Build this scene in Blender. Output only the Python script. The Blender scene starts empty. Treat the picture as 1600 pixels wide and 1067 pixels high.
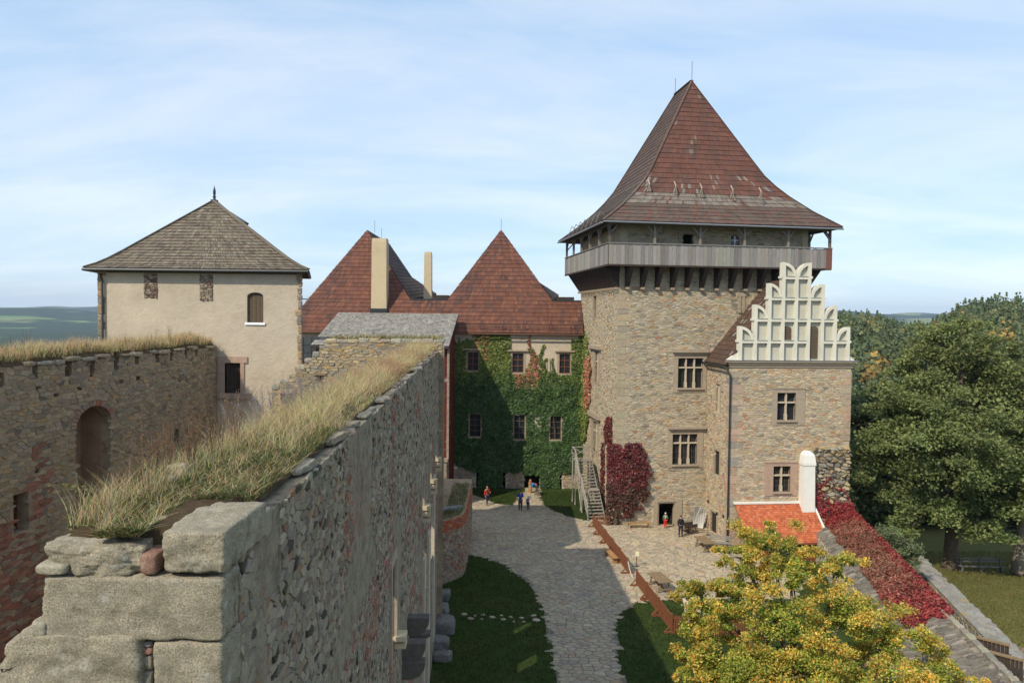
import bpy, bmesh, math, random
import numpy as np
from mathutils import Vector, Matrix, noise
from mathutils.geometry import delaunay_2d_cdt

# ------------------------------------------------------------------ camera, sky, sun, exposure
scene = bpy.context.scene
COL = scene.collection
F = 1200.0                     # focal length in pixels of the 1600 px wide photograph
CAM = Vector((0, 0, 17.0))
RM = Matrix.Rotation(math.pi / 2 - math.radians(2.05), 3, 'X') @ Matrix.Rotation(math.radians(0.6), 3, 'Z')
cd = bpy.data.cameras.new('camera'); cam = bpy.data.objects.new('camera', cd); COL.objects.link(cam)
cd.sensor_width = 36; cd.lens = F / 1600 * 36; cd.clip_start = 0.1; cd.clip_end = 40000
cam.matrix_world = Matrix.Translation(CAM) @ RM.to_4x4()
scene.camera = cam

SUN_EL, SUN_AZ = math.radians(42), math.radians(220)      # azimuth measured from +Y towards +X
world = bpy.data.worlds.new("World"); scene.world = world; world.use_nodes = True
wn = world.node_tree; wn.nodes.clear()
def wnode(t, **k):
    n = wn.nodes.new(t)
    for a, b in k.items(): setattr(n, a, b)
    return n
w_out = wnode('ShaderNodeOutputWorld'); w_bg = wnode('ShaderNodeBackground')
w_bg.inputs['Strength'].default_value = 0.15
w_sky = wnode('ShaderNodeTexSky', sky_type='NISHITA'); w_sky.sun_disc = False
w_sky.sun_elevation = SUN_EL; w_sky.sun_rotation = SUN_AZ
w_sky.altitude = 600; w_sky.air_density = 1.0; w_sky.dust_density = 0.25; w_sky.ozone_density = 1.6
# thin high cirrus over the whole sky
w_tc = wnode('ShaderNodeTexCoord'); w_sep = wnode('ShaderNodeSeparateXYZ'); wn.links.new(w_tc.outputs['Generated'], w_sep.inputs[0])
w_add = wnode('ShaderNodeMath', operation='ADD'); w_add.inputs[1].default_value = 0.22; wn.links.new(w_sep.outputs['Z'], w_add.inputs[0])
w_max = wnode('ShaderNodeMath', operation='MAXIMUM'); w_max.inputs[1].default_value = 0.05; wn.links.new(w_add.outputs[0], w_max.inputs[0])
w_dx = wnode('ShaderNodeMath', operation='DIVIDE'); w_dy = wnode('ShaderNodeMath', operation='DIVIDE')
wn.links.new(w_sep.outputs['X'], w_dx.inputs[0]); wn.links.new(w_max.outputs[0], w_dx.inputs[1])
wn.links.new(w_sep.outputs['Y'], w_dy.inputs[0]); wn.links.new(w_max.outputs[0], w_dy.inputs[1])
w_cmb = wnode('ShaderNodeCombineXYZ'); wn.links.new(w_dx.outputs[0], w_cmb.inputs[0]); wn.links.new(w_dy.outputs[0], w_cmb.inputs[1])
w_map = wnode('ShaderNodeMapping'); w_map.inputs['Scale'].default_value = (0.55, 1.3, 1); w_map.inputs['Rotation'].default_value = (0, 0, 0.25)
wn.links.new(w_cmb.outputs[0], w_map.inputs[0])
w_n1 = wnode('ShaderNodeTexNoise'); w_n1.inputs['Scale'].default_value = 1.1; w_n1.inputs['Detail'].default_value = 9; w_n1.inputs['Roughness'].default_value = 0.6; w_n1.inputs['Distortion'].default_value = 0.5
wn.links.new(w_map.outputs[0], w_n1.inputs['Vector'])
w_rmp = wnode('ShaderNodeMapRange'); w_rmp.inputs['From Min'].default_value = 0.38; w_rmp.inputs['From Max'].default_value = 0.66
w_rmp.inputs['To Min'].default_value = 0.0; w_rmp.inputs['To Max'].default_value = 0.95
wn.links.new(w_n1.outputs['Fac'], w_rmp.inputs['Value'])
w_mix = wnode('ShaderNodeMix', data_type='RGBA')
w_veil = wnode('ShaderNodeMix', data_type='RGBA'); wn.links.new(w_rmp.outputs[0], w_veil.inputs['Factor'])
w_veil.inputs['A'].default_value = (2.55, 3.55, 4.85, 1); w_veil.inputs['B'].default_value = (4.35, 4.75, 5.15, 1)     # thin blue haze, white cirrus
w_mix.inputs['Factor'].default_value = 0.76; wn.links.new(w_sky.outputs[0], w_mix.inputs['A']); wn.links.new(w_veil.outputs['Result'], w_mix.inputs['B'])
wn.links.new(w_mix.outputs['Result'], w_bg.inputs['Color']); wn.links.new(w_bg.outputs[0], w_out.inputs['Surface'])

sd = bpy.data.lights.new('sun', 'SUN'); sd.energy = 3.1; sd.angle = math.radians(0.53); sd.color = (1.0, 0.90, 0.72)
sun = bpy.data.objects.new('sun', sd); COL.objects.link(sun)
S_DIR = Vector((math.sin(SUN_AZ) * math.cos(SUN_EL), math.cos(SUN_AZ) * math.cos(SUN_EL), math.sin(SUN_EL)))
sun.rotation_euler = S_DIR.to_track_quat('Z', 'Y').to_euler(); sun.location = S_DIR * 100
vs = scene.view_settings
vs.view_transform = 'Standard'; vs.look = 'None'; vs.gamma = 1; vs.use_curve_mapping = False; vs.exposure = 0.45
scene.cycles.max_bounces = 6; scene.cycles.diffuse_bounces = 3; scene.cycles.glossy_bounces = 2
scene.cycles.transmission_bounces = 3; scene.cycles.transparent_max_bounces = 4; scene.cycles.volume_bounces = 0
scene.cycles.use_denoising = True

# ------------------------------------------------------------------ helpers
def ray(x, y): return RM @ Vector(((x - 800) / F, (533.5 - y) / F, -1))
def aty(x, y, Y):
    r = ray(x, y); return CAM + r * (Y / r.y)
def atz(x, y, z):
    r = ray(x, y); return CAM + r * ((z - 17.0) / r.z)
def atplane(x, y, P, N):
    r = ray(x, y); return CAM + r * ((P - CAM).dot(N) / r.dot(N))
def gz(x, y=50):
    if x < 8: return 0.0
    if x < 18: return -0.06 * (x - 8)
    return -0.6 - 0.13 * (min(x, 26) - 18)
def gnd(x, y):
    p = atz(x, y, 0.0)
    for _ in range(4): p = atz(x, y, gz(p.x))
    return p
def mixc(a, b, t): return tuple(x + (y - x) * t for x, y in zip(a, b))
def lerp(a, b, t): return a + (b - a) * t
def sstep(a, b, x):
    t = min(1, max(0, (x - a) / (b - a))); return t * t * (3 - 2 * t)

class Face:
    """vertical plane: O origin (z=0), u along the wall, n outward"""
    def __init__(s, O, u):
        s.O = Vector((O[0], O[1], 0)); s.u = Vector((u[0], u[1], 0)).normalized(); s.n = Vector((s.u.y, -s.u.x, 0))
    def p(s, u, v, d=0): return s.O + s.u * u + s.n * d + Vector((0, 0, v))
    def uv(s, x, y):
        q = atplane(x, y, s.O, s.n) - s.O; return q.dot(s.u), q.z
    def rect(s, x0, y0, x1, y1):
        """pixel box of the photograph -> u0,v0,u1,v1 on the wall"""
        u0, _ = s.uv(x0, (y0 + y1) / 2); u1, _ = s.uv(x1, (y0 + y1) / 2)
        _, v1 = s.uv((x0 + x1) / 2, y0); _, v0 = s.uv((x0 + x1) / 2, y1)
        return u0, v0, u1, v1

OFF = {}
class MB:
    def __init__(s): s.v = []; s.f = []; s.c = []; s.col = (1, 1, 1)
    def add(s, vs_, fs, col=None):
        b = len(s.v); s.v += [Vector(p) for p in vs_]; s.f += [tuple(i + b for i in f) for f in fs]
        s.c += [col or s.col] * len(vs_)
    def poly(s, *p, col=None): s.add(p, [tuple(range(len(p)))], col)
    def box8(s, P, col=None):
        s.add(P, [(0, 3, 2, 1), (4, 5, 6, 7), (0, 1, 5, 4), (1, 2, 6, 5), (2, 3, 7, 6), (3, 0, 4, 7)], col)
    def box(s, c, a, b, h, col=None):
        """centre, three half-axis vectors"""
        c = Vector(c); a = Vector(a); b = Vector(b); h = Vector(h)
        s.box8([c - a - b - h, c + a - b - h, c + a + b - h, c - a + b - h, c - a - b + h, c + a - b + h, c + a + b + h, c - a + b + h], col)
    def beam(s, p, q, w, h, up=(0, 0, 1), col=None):
        p = Vector(p); q = Vector(q); d = (q - p).normalized(); up = Vector(up)
        a = d.cross(up)
        if a.length < 1e-4: a = d.cross(Vector((0, 1, 0)))
        a.normalize(); b = a.cross(d)
        s.box((p + q) / 2, a * w / 2, (q - p) / 2, b * h / 2, col)
    def fbox(s, fc, u0, v0, u1, v1, d0, d1, col=None):
        P = [fc.p(u0, v0, d0), fc.p(u1, v0, d0), fc.p(u1, v0, d1), fc.p(u0, v0, d1), fc.p(u0, v1, d0), fc.p(u1, v1, d0), fc.p(u1, v1, d1), fc.p(u0, v1, d1)]
        s.box8(P, col)
    def prism(s, pts, ext, col=None):
        n = len(pts); ext = Vector(ext); pts = [Vector(p) for p in pts]
        fs = [tuple(range(n))[::-1], tuple(range(n, 2 * n))] + [(i, (i + 1) % n, n + (i + 1) % n, n + i) for i in range(n)]
        s.add(pts + [p + ext for p in pts], fs, col)
    def tube(s, pts, rad, n=6, cap=True, col=None):
        pts = [Vector(p) for p in pts]
        if not hasattr(rad, '__len__'): rad = [rad] * len(pts)
        V = []; fs = []
        for i, p in enumerate(pts):
            d = (pts[min(i + 1, len(pts) - 1)] - pts[max(i - 1, 0)]).normalized()
            a = d.cross(Vector((0, 0, 1)))
            if a.length < 1e-3: a = d.cross(Vector((0, 1, 0)))
            a.normalize(); b = a.cross(d)
            for k in range(n):
                t = 2 * math.pi * k / n; V.append(p + (a * math.cos(t) + b * math.sin(t)) * rad[i])
        for i in range(len(pts) - 1):
            for k in range(n):
                fs.append((i * n + k, i * n + (k + 1) % n, (i + 1) * n + (k + 1) % n, (i + 1) * n + k))
        if cap: fs += [tuple(range(n))[::-1], tuple(range((len(pts) - 1) * n, len(pts) * n))]
        s.add(V, fs, col)
    def lathe(s, c, prof, n=10, col=None):
        s.tube([Vector(c) + Vector((0, 0, z)) for r, z in prof], [r for r, z in prof], n, True, col)

def setcols(me, cols, per=None):
    at = me.color_attributes.new('Col', 'FLOAT_COLOR', 'POINT')
    arr = np.ones((len(me.vertices), 4), np.float32); arr[:, :3] = cols
    at.data.foreach_set('color', arr.ravel())

def attach(o, parent):
    if parent is not None:
        o.parent = parent
def obj(name, mb, mat, parent=None, smooth=False, kind=None, label=None, cat=None, group=None, pivot=None):
    """one mesh object; vertices arrive in world space. pivot: own origin (world)"""
    off = OFF.get(parent.name, Vector((0, 0, 0))) if parent is not None else Vector((0, 0, 0))
    base = Vector(pivot) if pivot is not None else off
    me = bpy.data.meshes.new(name)
    me.from_pydata([tuple(v - base) for v in mb.v], [], mb.f)
    setcols(me, np.array(mb.c, np.float32).reshape(-1, 3))
    if smooth: me.polygons.foreach_set('use_smooth', [True] * len(me.polygons))
    me.materials.append(mat)
    o = bpy.data.objects.new(name, me); COL.objects.link(o)
    o.location = base - off
    OFF[o.name] = base
    attach(o, parent); tag(o, label, cat, group, kind)
    return o
def tag(o, label=None, cat=None, group=None, kind=None):
    if label: o['label'] = label
    if cat: o['category'] = cat
    if group: o['group'] = group
    if kind: o['kind'] = kind
    return o
def thing(name, label, cat, loc, group=None, rz=0):
    o = bpy.data.objects.new(name, None); COL.objects.link(o); o.location = Vector(loc); o.empty_display_size = 0.3
    o.rotation_euler.z = rz
    OFF[o.name] = Vector(loc)
    return tag(o, label, cat, group)
def copy_tree(o, parent=None):
    c = o.copy(); COL.objects.link(c)
    if parent is not None: c.parent = parent
    for ch in list(o.children): copy_tree(ch, c)
    return c

def np_mesh(name, V, Fq, C, mat, parent=None, kind=None, label=None, cat=None, group=None):
    """fast mesh: V (n,3), Fq list of (m,k) index arrays, C (n,3)"""
    off = OFF.get(parent.name, Vector((0, 0, 0))) if parent is not None else Vector((0, 0, 0))
    me = bpy.data.meshes.new(name)
    V = np.asarray(V, np.float32) - np.array(off, np.float32)
    me.vertices.add(len(V)); me.vertices.foreach_set('co', V.ravel())
    loops = np.concatenate([f.ravel() for f in Fq]).astype(np.int32)
    tot = np.concatenate([np.full(len(f), f.shape[1], np.int32) for f in Fq])
    st = np.concatenate([[0], np.cumsum(tot)[:-1]]).astype(np.int32)
    me.loops.add(len(loops)); me.loops.foreach_set('vertex_index', loops)
    me.polygons.add(len(tot)); me.polygons.foreach_set('loop_start', st)
    me.update(calc_edges=True)
    setcols(me, C)
    me.materials.append(mat)
    o = bpy.data.objects.new(name, me); COL.objects.link(o); OFF[o.name] = off
    attach(o, parent); tag(o, label, cat, group, kind)
    return o

def leaves(P, N, size, C, rng, spread=0.6, asp=0.62):
    """diamond leaf quads"""
    n = len(P); N = np.broadcast_to(N, (n, 3)) + rng.normal(0, spread, (n, 3))
    N /= np.linalg.norm(N, axis=1, keepdims=True) + 1e-9
    A = np.cross(N, rng.normal(0, 1, (n, 3))); A /= np.linalg.norm(A, axis=1, keepdims=True) + 1e-9
    B = np.cross(N, A); s = np.asarray(size).reshape(-1, 1) * np.ones((n, 1))
    fold = N * s * 0.18
    V = np.stack([P + A * s, P + B * s * asp - fold, P - A * s * 0.9, P - B * s * asp - fold], 1).reshape(-1, 3)
    f = np.arange(n * 4).reshape(n, 4)
    return V, f, np.repeat(C, 4, axis=0)

def blades(P, H, W, lean, C, rng):
    """bent grass blades: base pair, mid pair, tip"""
    n = len(P); a = rng.uniform(0, 2 * np.pi, n)
    side = np.stack([np.cos(a), np.sin(a), np.zeros(n)], 1)
    L = np.stack([rng.normal(0, 1, n), rng.normal(0, 1, n), np.zeros(n)], 1) * (lean * H)[:, None]
    up = np.array([0, 0, 1.0]); H = H[:, None]; W = W[:, None]
    m = P + up * H * 0.55 + L * 0.35; t = P + up * H * 0.97 + L
    V = np.stack([P - side * W, P + side * W, m + side * W * 0.75, m - side * W * 0.75, t], 1).reshape(-1, 3)
    b = np.arange(n)[:, None] * 5
    return V, [np.hstack([b, b + 1, b + 2, b + 3]), np.hstack([b + 3, b + 2, b + 4])], np.repeat(C, 5, axis=0)

# ------------------------------------------------------------------ materials
def mat(name, color=None, rough=0.9, var=0.3, vscale=2.0, bump=0.3, bscale=25.0, spec=0.25, stain=None, stain2=None, transl=0.0, metal=0.0, streak=False, fine=0.0):
    """procedural material: base colour (or the 'Col' attribute) x large noise, optional stains, noise bump"""
    m = bpy.data.materials.new(name); m.use_nodes = True; nt = m.node_tree; nd = nt.nodes; L = nt.links
    bs = nd['Principled BSDF']; out = nd['Material Output']
    geo = nd.new('ShaderNodeNewGeometry'); pos = geo.outputs['Position']
    if streak:
        mp = nd.new('ShaderNodeMapping'); mp.inputs['Scale'].default_value = streak; L.new(pos, mp.inputs[0]); pos = mp.outputs[0]
    if color is None:
        at = nd.new('ShaderNodeAttribute'); at.attribute_name = 'Col'; cur = at.outputs['Color']
    else:
        rg = nd.new('ShaderNodeRGB'); rg.outputs[0].default_value = (*color, 1); cur = rg.outputs[0]
    if var:
        nz = nd.new('ShaderNodeTexNoise'); nz.inputs['Scale'].default_value = vscale; nz.inputs['Detail'].default_value = 6; nz.inputs['Roughness'].default_value = 0.65
        L.new(pos, nz.inputs['Vector'])
        mr = nd.new('ShaderNodeMapRange'); mr.inputs['From Min'].default_value = 0.25; mr.inputs['From Max'].default_value = 0.75
        mr.inputs['To Min'].default_value = 1 - var; mr.inputs['To Max'].default_value = 1 + var; L.new(nz.outputs['Fac'], mr.inputs['Value'])
        mx = nd.new('ShaderNodeVectorMath'); mx.operation = 'SCALE'; L.new(cur, mx.inputs[0]); L.new(mr.outputs[0], mx.inputs['Scale']); cur = mx.outputs[0]
    if fine:
        nf = nd.new('ShaderNodeTexNoise'); nf.inputs['Scale'].default_value = 75; nf.inputs['Detail'].default_value = 3; L.new(pos, nf.inputs['Vector'])
        mf = nd.new('ShaderNodeMapRange'); mf.inputs['From Min'].default_value = 0.3; mf.inputs['From Max'].default_value = 0.7; mf.inputs['To Min'].default_value = 1 - fine; mf.inputs['To Max'].default_value = 1 + fine; L.new(nf.outputs['Fac'], mf.inputs['Value'])
        xf = nd.new('ShaderNodeVectorMath'); xf.operation = 'SCALE'; L.new(cur, xf.inputs[0]); L.new(mf.outputs[0], xf.inputs['Scale']); cur = xf.outputs[0]
    for st in (stain, stain2):
        if st:
            c2, sc, lo, hi, amt = st
            n2 = nd.new('ShaderNodeTexNoise'); n2.inputs['Scale'].default_value = sc; n2.inputs['Detail'].default_value = 8; n2.inputs['Roughness'].default_value = 0.7
            L.new(pos, n2.inputs['Vector'])
            m2 = nd.new('ShaderNodeMapRange'); m2.inputs['From Min'].default_value = lo; m2.inputs['From Max'].default_value = hi; m2.inputs['To Max'].default_value = amt
            L.new(n2.outputs['Fac'], m2.inputs['Value'])
            x2 = nd.new('ShaderNodeMix'); x2.data_type = 'RGBA'; L.new(m2.outputs[0], x2.inputs['Factor']); L.new(cur, x2.inputs['A']); x2.inputs['B'].default_value = (*c2, 1); cur = x2.outputs['Result']
    L.new(cur, bs.inputs['Base Color'])
    bs.inputs['Roughness'].default_value = rough; bs.inputs['Specular IOR Level'].default_value = spec; bs.inputs['Metallic'].default_value = metal
    if bump:
        nb = nd.new('ShaderNodeTexNoise'); nb.inputs['Scale'].default_value = bscale; nb.inputs['Detail'].default_value = 8; nb.inputs['Roughness'].default_value = 0.7
        L.new(pos, nb.inputs['Vector'])
        bp = nd.new('ShaderNodeBump'); bp.inputs['Strength'].default_value = bump; bp.inputs['Distance'].default_value = 0.6 / bscale
        L.new(nb.outputs['Fac'], bp.inputs['Height']); L.new(bp.outputs[0], bs.inputs['Normal'])
    if transl:
        tr = nd.new('ShaderNodeBsdfTranslucent'); L.new(cur, tr.inputs['Color'])
        ms = nd.new('ShaderNodeMixShader'); ms.inputs[0].default_value = transl
        L.new(bs.outputs[0], ms.inputs[1]); L.new(tr.outputs[0], ms.inputs[2]); L.new(ms.outputs[0], out.inputs['Surface'])
    return m

M = {}
M['stone'] = mat('stone', None, 0.92, 0.25, 5, 0.7, 22, 0.15, fine=.18, stain=((0.20, 0.165, 0.115), 0.42, 0.50, 0.80, 0.26), stain2=((0.46, 0.40, 0.30), 1.7, 0.56, 0.74, 0.4))
M['block'] = mat('weathered_block', (0.28, 0.245, 0.18), 0.93, 0.3, 4, 0.8, 40, 0.15, stain=((0.45, 0.44, 0.41), 7, 0.55, 0.72, 0.65), stain2=((0.12, 0.105, 0.07), 2.6, 0.50, 0.72, 0.75), fine=.42)
M['block_pale'] = mat('pale_coping', None, 0.93, 0.35, 6, 1.0, 34, 0.15, stain=((0.50, 0.49, 0.45), 5, 0.6, 0.72, 0.6), fine=.3)
M['mortar_warm'] = mat('mortar_warm', (0.49, 0.41, 0.285), 0.95, 0.25, 1.3, 0.6, 14, 0.1, stain=((0.34, 0.29, 0.22), 2.2, 0.5, 0.75, 0.5))
M['mortar_grey'] = mat('mortar_grey', (0.30, 0.255, 0.19), 0.95, 0.35, 3.0, 1.0, 9, 0.1, stain=((0.30, 0.15, 0.10), 0.55, 0.54, 0.70, 0.6), stain2=((0.10, 0.09, 0.07), 5.0, 0.52, 0.66, 0.8), fine=.25)
M['mortar_brown'] = mat('mortar_brown', (0.34, 0.26, 0.17), 0.95, 0.35, 1.5, 0.9, 10, 0.1, stain=((0.30, 0.12, 0.07), 0.5, 0.55, 0.68, 0.6), stain2=((0.10, 0.08, 0.06), 2.0, 0.55, 0.72, 0.6))
M['plaster'] = mat('cream_plaster', (0.50, 0.425, 0.33), 0.9, 0.14, 0.5, 0.5, 6, 0.15, stain=((0.36, 0.29, 0.21), .8, 0.48, 0.78, 0.65), stain2=((0.58, 0.50, 0.39), 0.45, 0.55, 0.7, 0.5), fine=.05)
M['plaster_white'] = mat('white_plaster', (0.66, 0.63, 0.53), 0.85, 0.12, 1.5, 0.25, 14, 0.2, stain=((0.36, 0.34, 0.27), 1.6, 0.54, 0.78, 0.6), streak=(1, 1, .45))
M['plaster_recess'] = mat('recess_plaster', (0.50, 0.48, 0.40), 0.88, 0.12, 1.5, 0.2, 14, 0.2, stain=((0.33, 0.31, 0.25), 1.4, 0.55, 0.8, 0.6), streak=(1, 1, .4))
M['whitewash'] = mat('whitewash', (0.76, 0.75, 0.70), 0.85, 0.06, 2, 0.15, 12, 0.2, stain=((0.55, 0.52, 0.45), 2, 0.62, 0.85, 0.4))
M['chimney_plaster'] = mat('chimney_plaster', (0.55, 0.445, 0.29), 0.9, 0.2, 1.5, 0.4, 12, 0.15, stain=((0.33, 0.27, 0.19), 1.5, 0.5, 0.75, 0.6))
M['frame_stone'] = mat('dressed_stone', (0.36, 0.29, 0.215), 0.88, 0.2, 4, 0.4, 30, 0.2, stain=((0.28, 0.24, 0.19), 3, 0.55, 0.75, 0.5))
M['frame_pink'] = mat('dressed_pink_stone', (0.40, 0.28, 0.215), 0.88, 0.2, 4, 0.4, 30, 0.2)
M['mullion'] = mat('pale_mullion_stone', (0.50, 0.42, 0.31), 0.88, 0.15, 4, 0.3, 30, 0.2)
M['shingle'] = mat('shingle', None, 0.82, 0.22, 1.1, 0.35, 40, 0.25, stain=((0.05, 0.04, 0.035), 0.9, 0.55, 0.8, 0.4))
M['tile'] = mat('clay_tile', None, 0.75, 0.15, 3, 0.3, 30, 0.3)
M['under'] = mat('dark_batten', (0.06, 0.05, 0.045), 0.95, 0.2, 3, 0)
M['grey_wood'] = mat('grey_weathered_wood', None, 0.85, 0.25, 3, 0.4, 30, 0.2, streak=(6, 6, 0.7))
M['dark_wood'] = mat('dark_timber', (0.055, 0.04, 0.032), 0.85, 0.3, 3, 0.4, 20, 0.2)
M['brown_wood'] = mat('brown_stained_wood', (0.20, 0.075, 0.035), 0.7, 0.3, 3, 0.3, 25, 0.3, streak=(6, 6, 0.8))
M['tan_wood'] = mat('tan_wood', (0.36, 0.20, 0.085), 0.7, 0.25, 3, 0.3, 25, 0.3)
M['table_wood'] = mat('table_wood', (0.22, 0.155, 0.085), 0.8, 0.25, 4, 0.3, 25, 0.3)
M['shutter'] = mat('shutter_wood', (0.115, 0.085, 0.06), 0.8, 0.3, 5, 0.4, 25, 0.2, streak=(8, 8, 1))
M['glass'] = mat('dark_glass', (0.02, 0.024, 0.03), 0.12, 0, 1, 0, 1, 0.5)
M['dark'] = mat('dark_interior', (0.035, 0.03, 0.026), 0.95, 0.2, 1, 0)
M['metal_dark'] = mat('dark_gutter_metal', (0.05, 0.055, 0.06), 0.45, 0.15, 3, 0, 1, 0.5, metal=0.5)
M['metal_grey'] = mat('grey_gutter_metal', (0.30, 0.31, 0.33), 0.45, 0.1, 3, 0, 1, 0.5, metal=0.6)
M['slate'] = mat('slate', None, 0.6, 0.2, 4, 0.3, 25, 0.4)
M['red_paint'] = mat('red_wall_paint', (0.13, 0.018, 0.016), 0.85, 0.3, 2, 0.3, 14, 0.2, stain=((0.42, 0.36, 0.30), 1.4, 0.60, 0.66, 0.8))
M['leaf'] = mat('leaf', None, 0.6, 0.25, 0.8, 0, 1, 0.3, transl=0.42)
M['ivy_leaf'] = mat('ivy_leaf', None, 0.5, 0.4, .8, 0, 1, 0.35, transl=0.22)
M['grassblade'] = mat('grass_blade', None, 0.7, 0.15, 2, 0, 1, 0.2, transl=0.5)
M['bark'] = mat('bark', (0.11, 0.085, 0.06), 0.95, 0.35, 4, 0.9, 18, 0.1)
M['bark_pale'] = mat('pale_bark', (0.20, 0.17, 0.13), 0.95, 0.35, 4, 0.7, 18, 0.1)
M['soil'] = mat('soil', (0.085, 0.06, 0.038), 0.98, 0.45, 3, 1.0, 18, 0.05, stain=((0.11, 0.10, 0.04), 3, 0.5, 0.65, 0.8))
M['lawn'] = mat('lawn', (0.037, 0.060, 0.014), 0.95, 0.4, 1.1, 0.9, 9, 0.1, stain=((0.085, 0.075, 0.026), 0.35, 0.52, 0.75, 0.6), stain2=((0.026, 0.05, 0.012), 3.5, 0.5, 0.7, 0.6))
M['park'] = mat('park_lawn', (0.072, 0.082, 0.022), 0.95, 0.35, 1.1, 0.8, 9, 0.1, stain=((0.15, 0.105, 0.035), 0.35, 0.5, 0.75, 0.6))
M['bed'] = mat('paving_bed', (0.21, 0.18, 0.135), 0.97, 0.3, 1.5, 0.6, 14, 0.1, stain=((0.15, 0.13, 0.10), 2, 0.5, 0.7, 0.6))
M['skin'] = mat('skin', (0.48, 0.27, 0.18), 0.6, 0, 1, 0, 1, 0.3)
M['cloth'] = mat('cloth', None, 0.85, 0.12, 12, 0, 1, 0.2)
M['wool'] = mat('wool', (0.50, 0.46, 0.38), 0.95, 0.25, 12, 0.9, 25, 0.1)
M['iron'] = mat('iron', (0.06, 0.055, 0.05), 0.6, 0.3, 6, 0, 1, 0.4, metal=0.5)
M['paint_white'] = mat('white_boards', (0.72, 0.72, 0.70), 0.6, 0.1, 3, 0.15, 20, 0.3)
M['paper'] = mat('paper', (0.75, 0.70, 0.45), 0.8, 0, 1, 0)
M['rope'] = mat('rope', (0.62, 0.55, 0.42), 0.9, 0.1, 9, 0.2, 60)

# ------------------------------------------------------------------ stones
def voronoi(u0, u1, v0, v1, du, dv, rng, jit=0.42, wob=0.0):
    nu = max(2, int(round((u1 - u0) / du))); nv = max(2, int(round((v1 - v0) / dv)))
    su = (u1 - u0) / nu; sv = (v1 - v0) / nv; pts = []; inside = []
    for j in range(-2, nv + 2):
        sh = (0.5 if j % 2 else 0.0) + rng.uniform(-0.2, 0.2)
        for i in range(-2, nu + 2):
            pts.append((i + 0.5 + sh + rng.uniform(-jit, jit), j + 0.5 + rng.uniform(-jit, jit) * 0.8))
            inside.append(-0.4 < pts[-1][0] < nu + 0.4 and 0 <= j < nv)
    r = delaunay_2d_cdt([Vector(p) for p in pts], [], [], 0, 1e-7)
    vv = r[0]; orig = r[3]; cells = {}
    for t in r[2]:
        if len(t) != 3: continue
        a, b, c = (vv[i] for i in t)
        d = 2 * (a.x * (b.y - c.y) + b.x * (c.y - a.y) + c.x * (a.y - b.y))
        if abs(d) < 1e-9: continue
        A, B, Cc = a.length_squared, b.length_squared, c.length_squared
        cc = ((A * (b.y - c.y) + B * (c.y - a.y) + Cc * (a.y - b.y)) / d, (A * (c.x - b.x) + B * (a.x - c.x) + Cc * (b.x - a.x)) / d)
        for i in t: cells.setdefault(i, []).append(cc)
    out = []
    for i, cl in cells.items():
        if i >= len(vv) or not orig[i] or not inside[orig[i][0]]: continue
        p = vv[i]
        cl.sort(key=lambda q: math.atan2(q[1] - p.y, q[0] - p.x))
        poly = []
        for q in cl:
            U = min(u1, max(u0, u0 + q[0] * su)); V = min(v1, max(v0, v0 + q[1] * sv))
            if not poly or abs(poly[-1][0] - U) + abs(poly[-1][1] - V) > 0.02: poly.append((U, V))
        if len(poly) > 2 and abs(poly[0][0] - poly[-1][0]) + abs(poly[0][1] - poly[-1][1]) < 0.02: poly.pop()
        if len(poly) < 3: continue
        area = 0.5 * abs(sum(poly[k][0] * poly[(k + 1) % len(poly)][1] - poly[(k + 1) % len(poly)][0] * poly[k][1] for k in range(len(poly))))
        if area < 0.12 * su * sv: continue
        cx = sum(q[0] for q in poly) / len(poly); cy = sum(q[1] for q in poly) / len(poly)
        out.append((cx, cy, poly, area))
    return out

BEV = 0.74
def stone_geo(cell, place, h, rng, gap, rough=0.3, base=-0.04):
    cx, cy, poly, area = cell; r = math.sqrt(area) * 0.55
    k0 = max(0.55, 1 - gap / r); hh = h * rng.uniform(0.45, 1.25); tu = rng.uniform(-1, 1) * rough; tv = rng.uniform(-1, 1) * rough
    n = len(poly); V = []
    for k, d, jj in ((k0, base, 0), (k0 * 0.97, hh * 0.6, 0.05), (k0 * BEV, hh, 0.08)):
        for (a, b) in poly:
            da, db = a - cx, b - cy; kk = k * (1 + rng.uniform(-jj, jj))
            dd = d if d < 0 else d * (1 + (tu * da + tv * db) / r) * rng.uniform(0.85, 1.1)
            V.append(place(cx + da * kk, cy + db * kk, dd))
    Fs = []
    for q in (0, 1):
        for i in range(n): Fs.append((q * n + i, q * n + (i + 1) % n, (q + 1) * n + (i + 1) % n, (q + 1) * n + i))
    Fs.append(tuple(range(2 * n, 3 * n)))
    return V, Fs

def lay_stones(parent, cells, place, h, gap, colf, rng, material, n_parts=300, min_px=10, name='stone', rest='rubble_stones', rough=0.3, base=-0.04):
    """the largest in the photograph as parts, the others joined"""
    L = []
    for c in cells:
        P = place(c[0], c[1], 0); us = [q[0] for q in c[2]]
        dist = (P - CAM).length
        L.append(((max(us) - min(us)) * F / dist, c, P))
    L.sort(key=lambda t: -t[0]); mb = MB(); k = 0
    for px, c, P in L:
        V, Fs = stone_geo(c, place, h, rng, gap, rough, base); col = colf(c[0], c[1], rng)
        if k < n_parts and px >= min_px:
            m1 = MB(); m1.add(V, Fs, col); obj(name, m1, material, parent, pivot=P); k += 1
        else: mb.add(V, Fs, col)
    if mb.v: obj(rest, mb, material, parent, kind='stuff')

def pick(pal, rng, jit=0.12):
    c = rng.choices([p[1] for p in pal], [p[0] for p in pal])[0]; k = rng.uniform(1 - jit, 1 + jit)
    return tuple(max(0.005, x * k * rng.uniform(0.96, 1.04)) for x in c)

def in_rects(u, v, rects, m=0.0):
    return any(a - m < u < c + m and b - m < v < d + m for a, b, c, d in rects)

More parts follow.
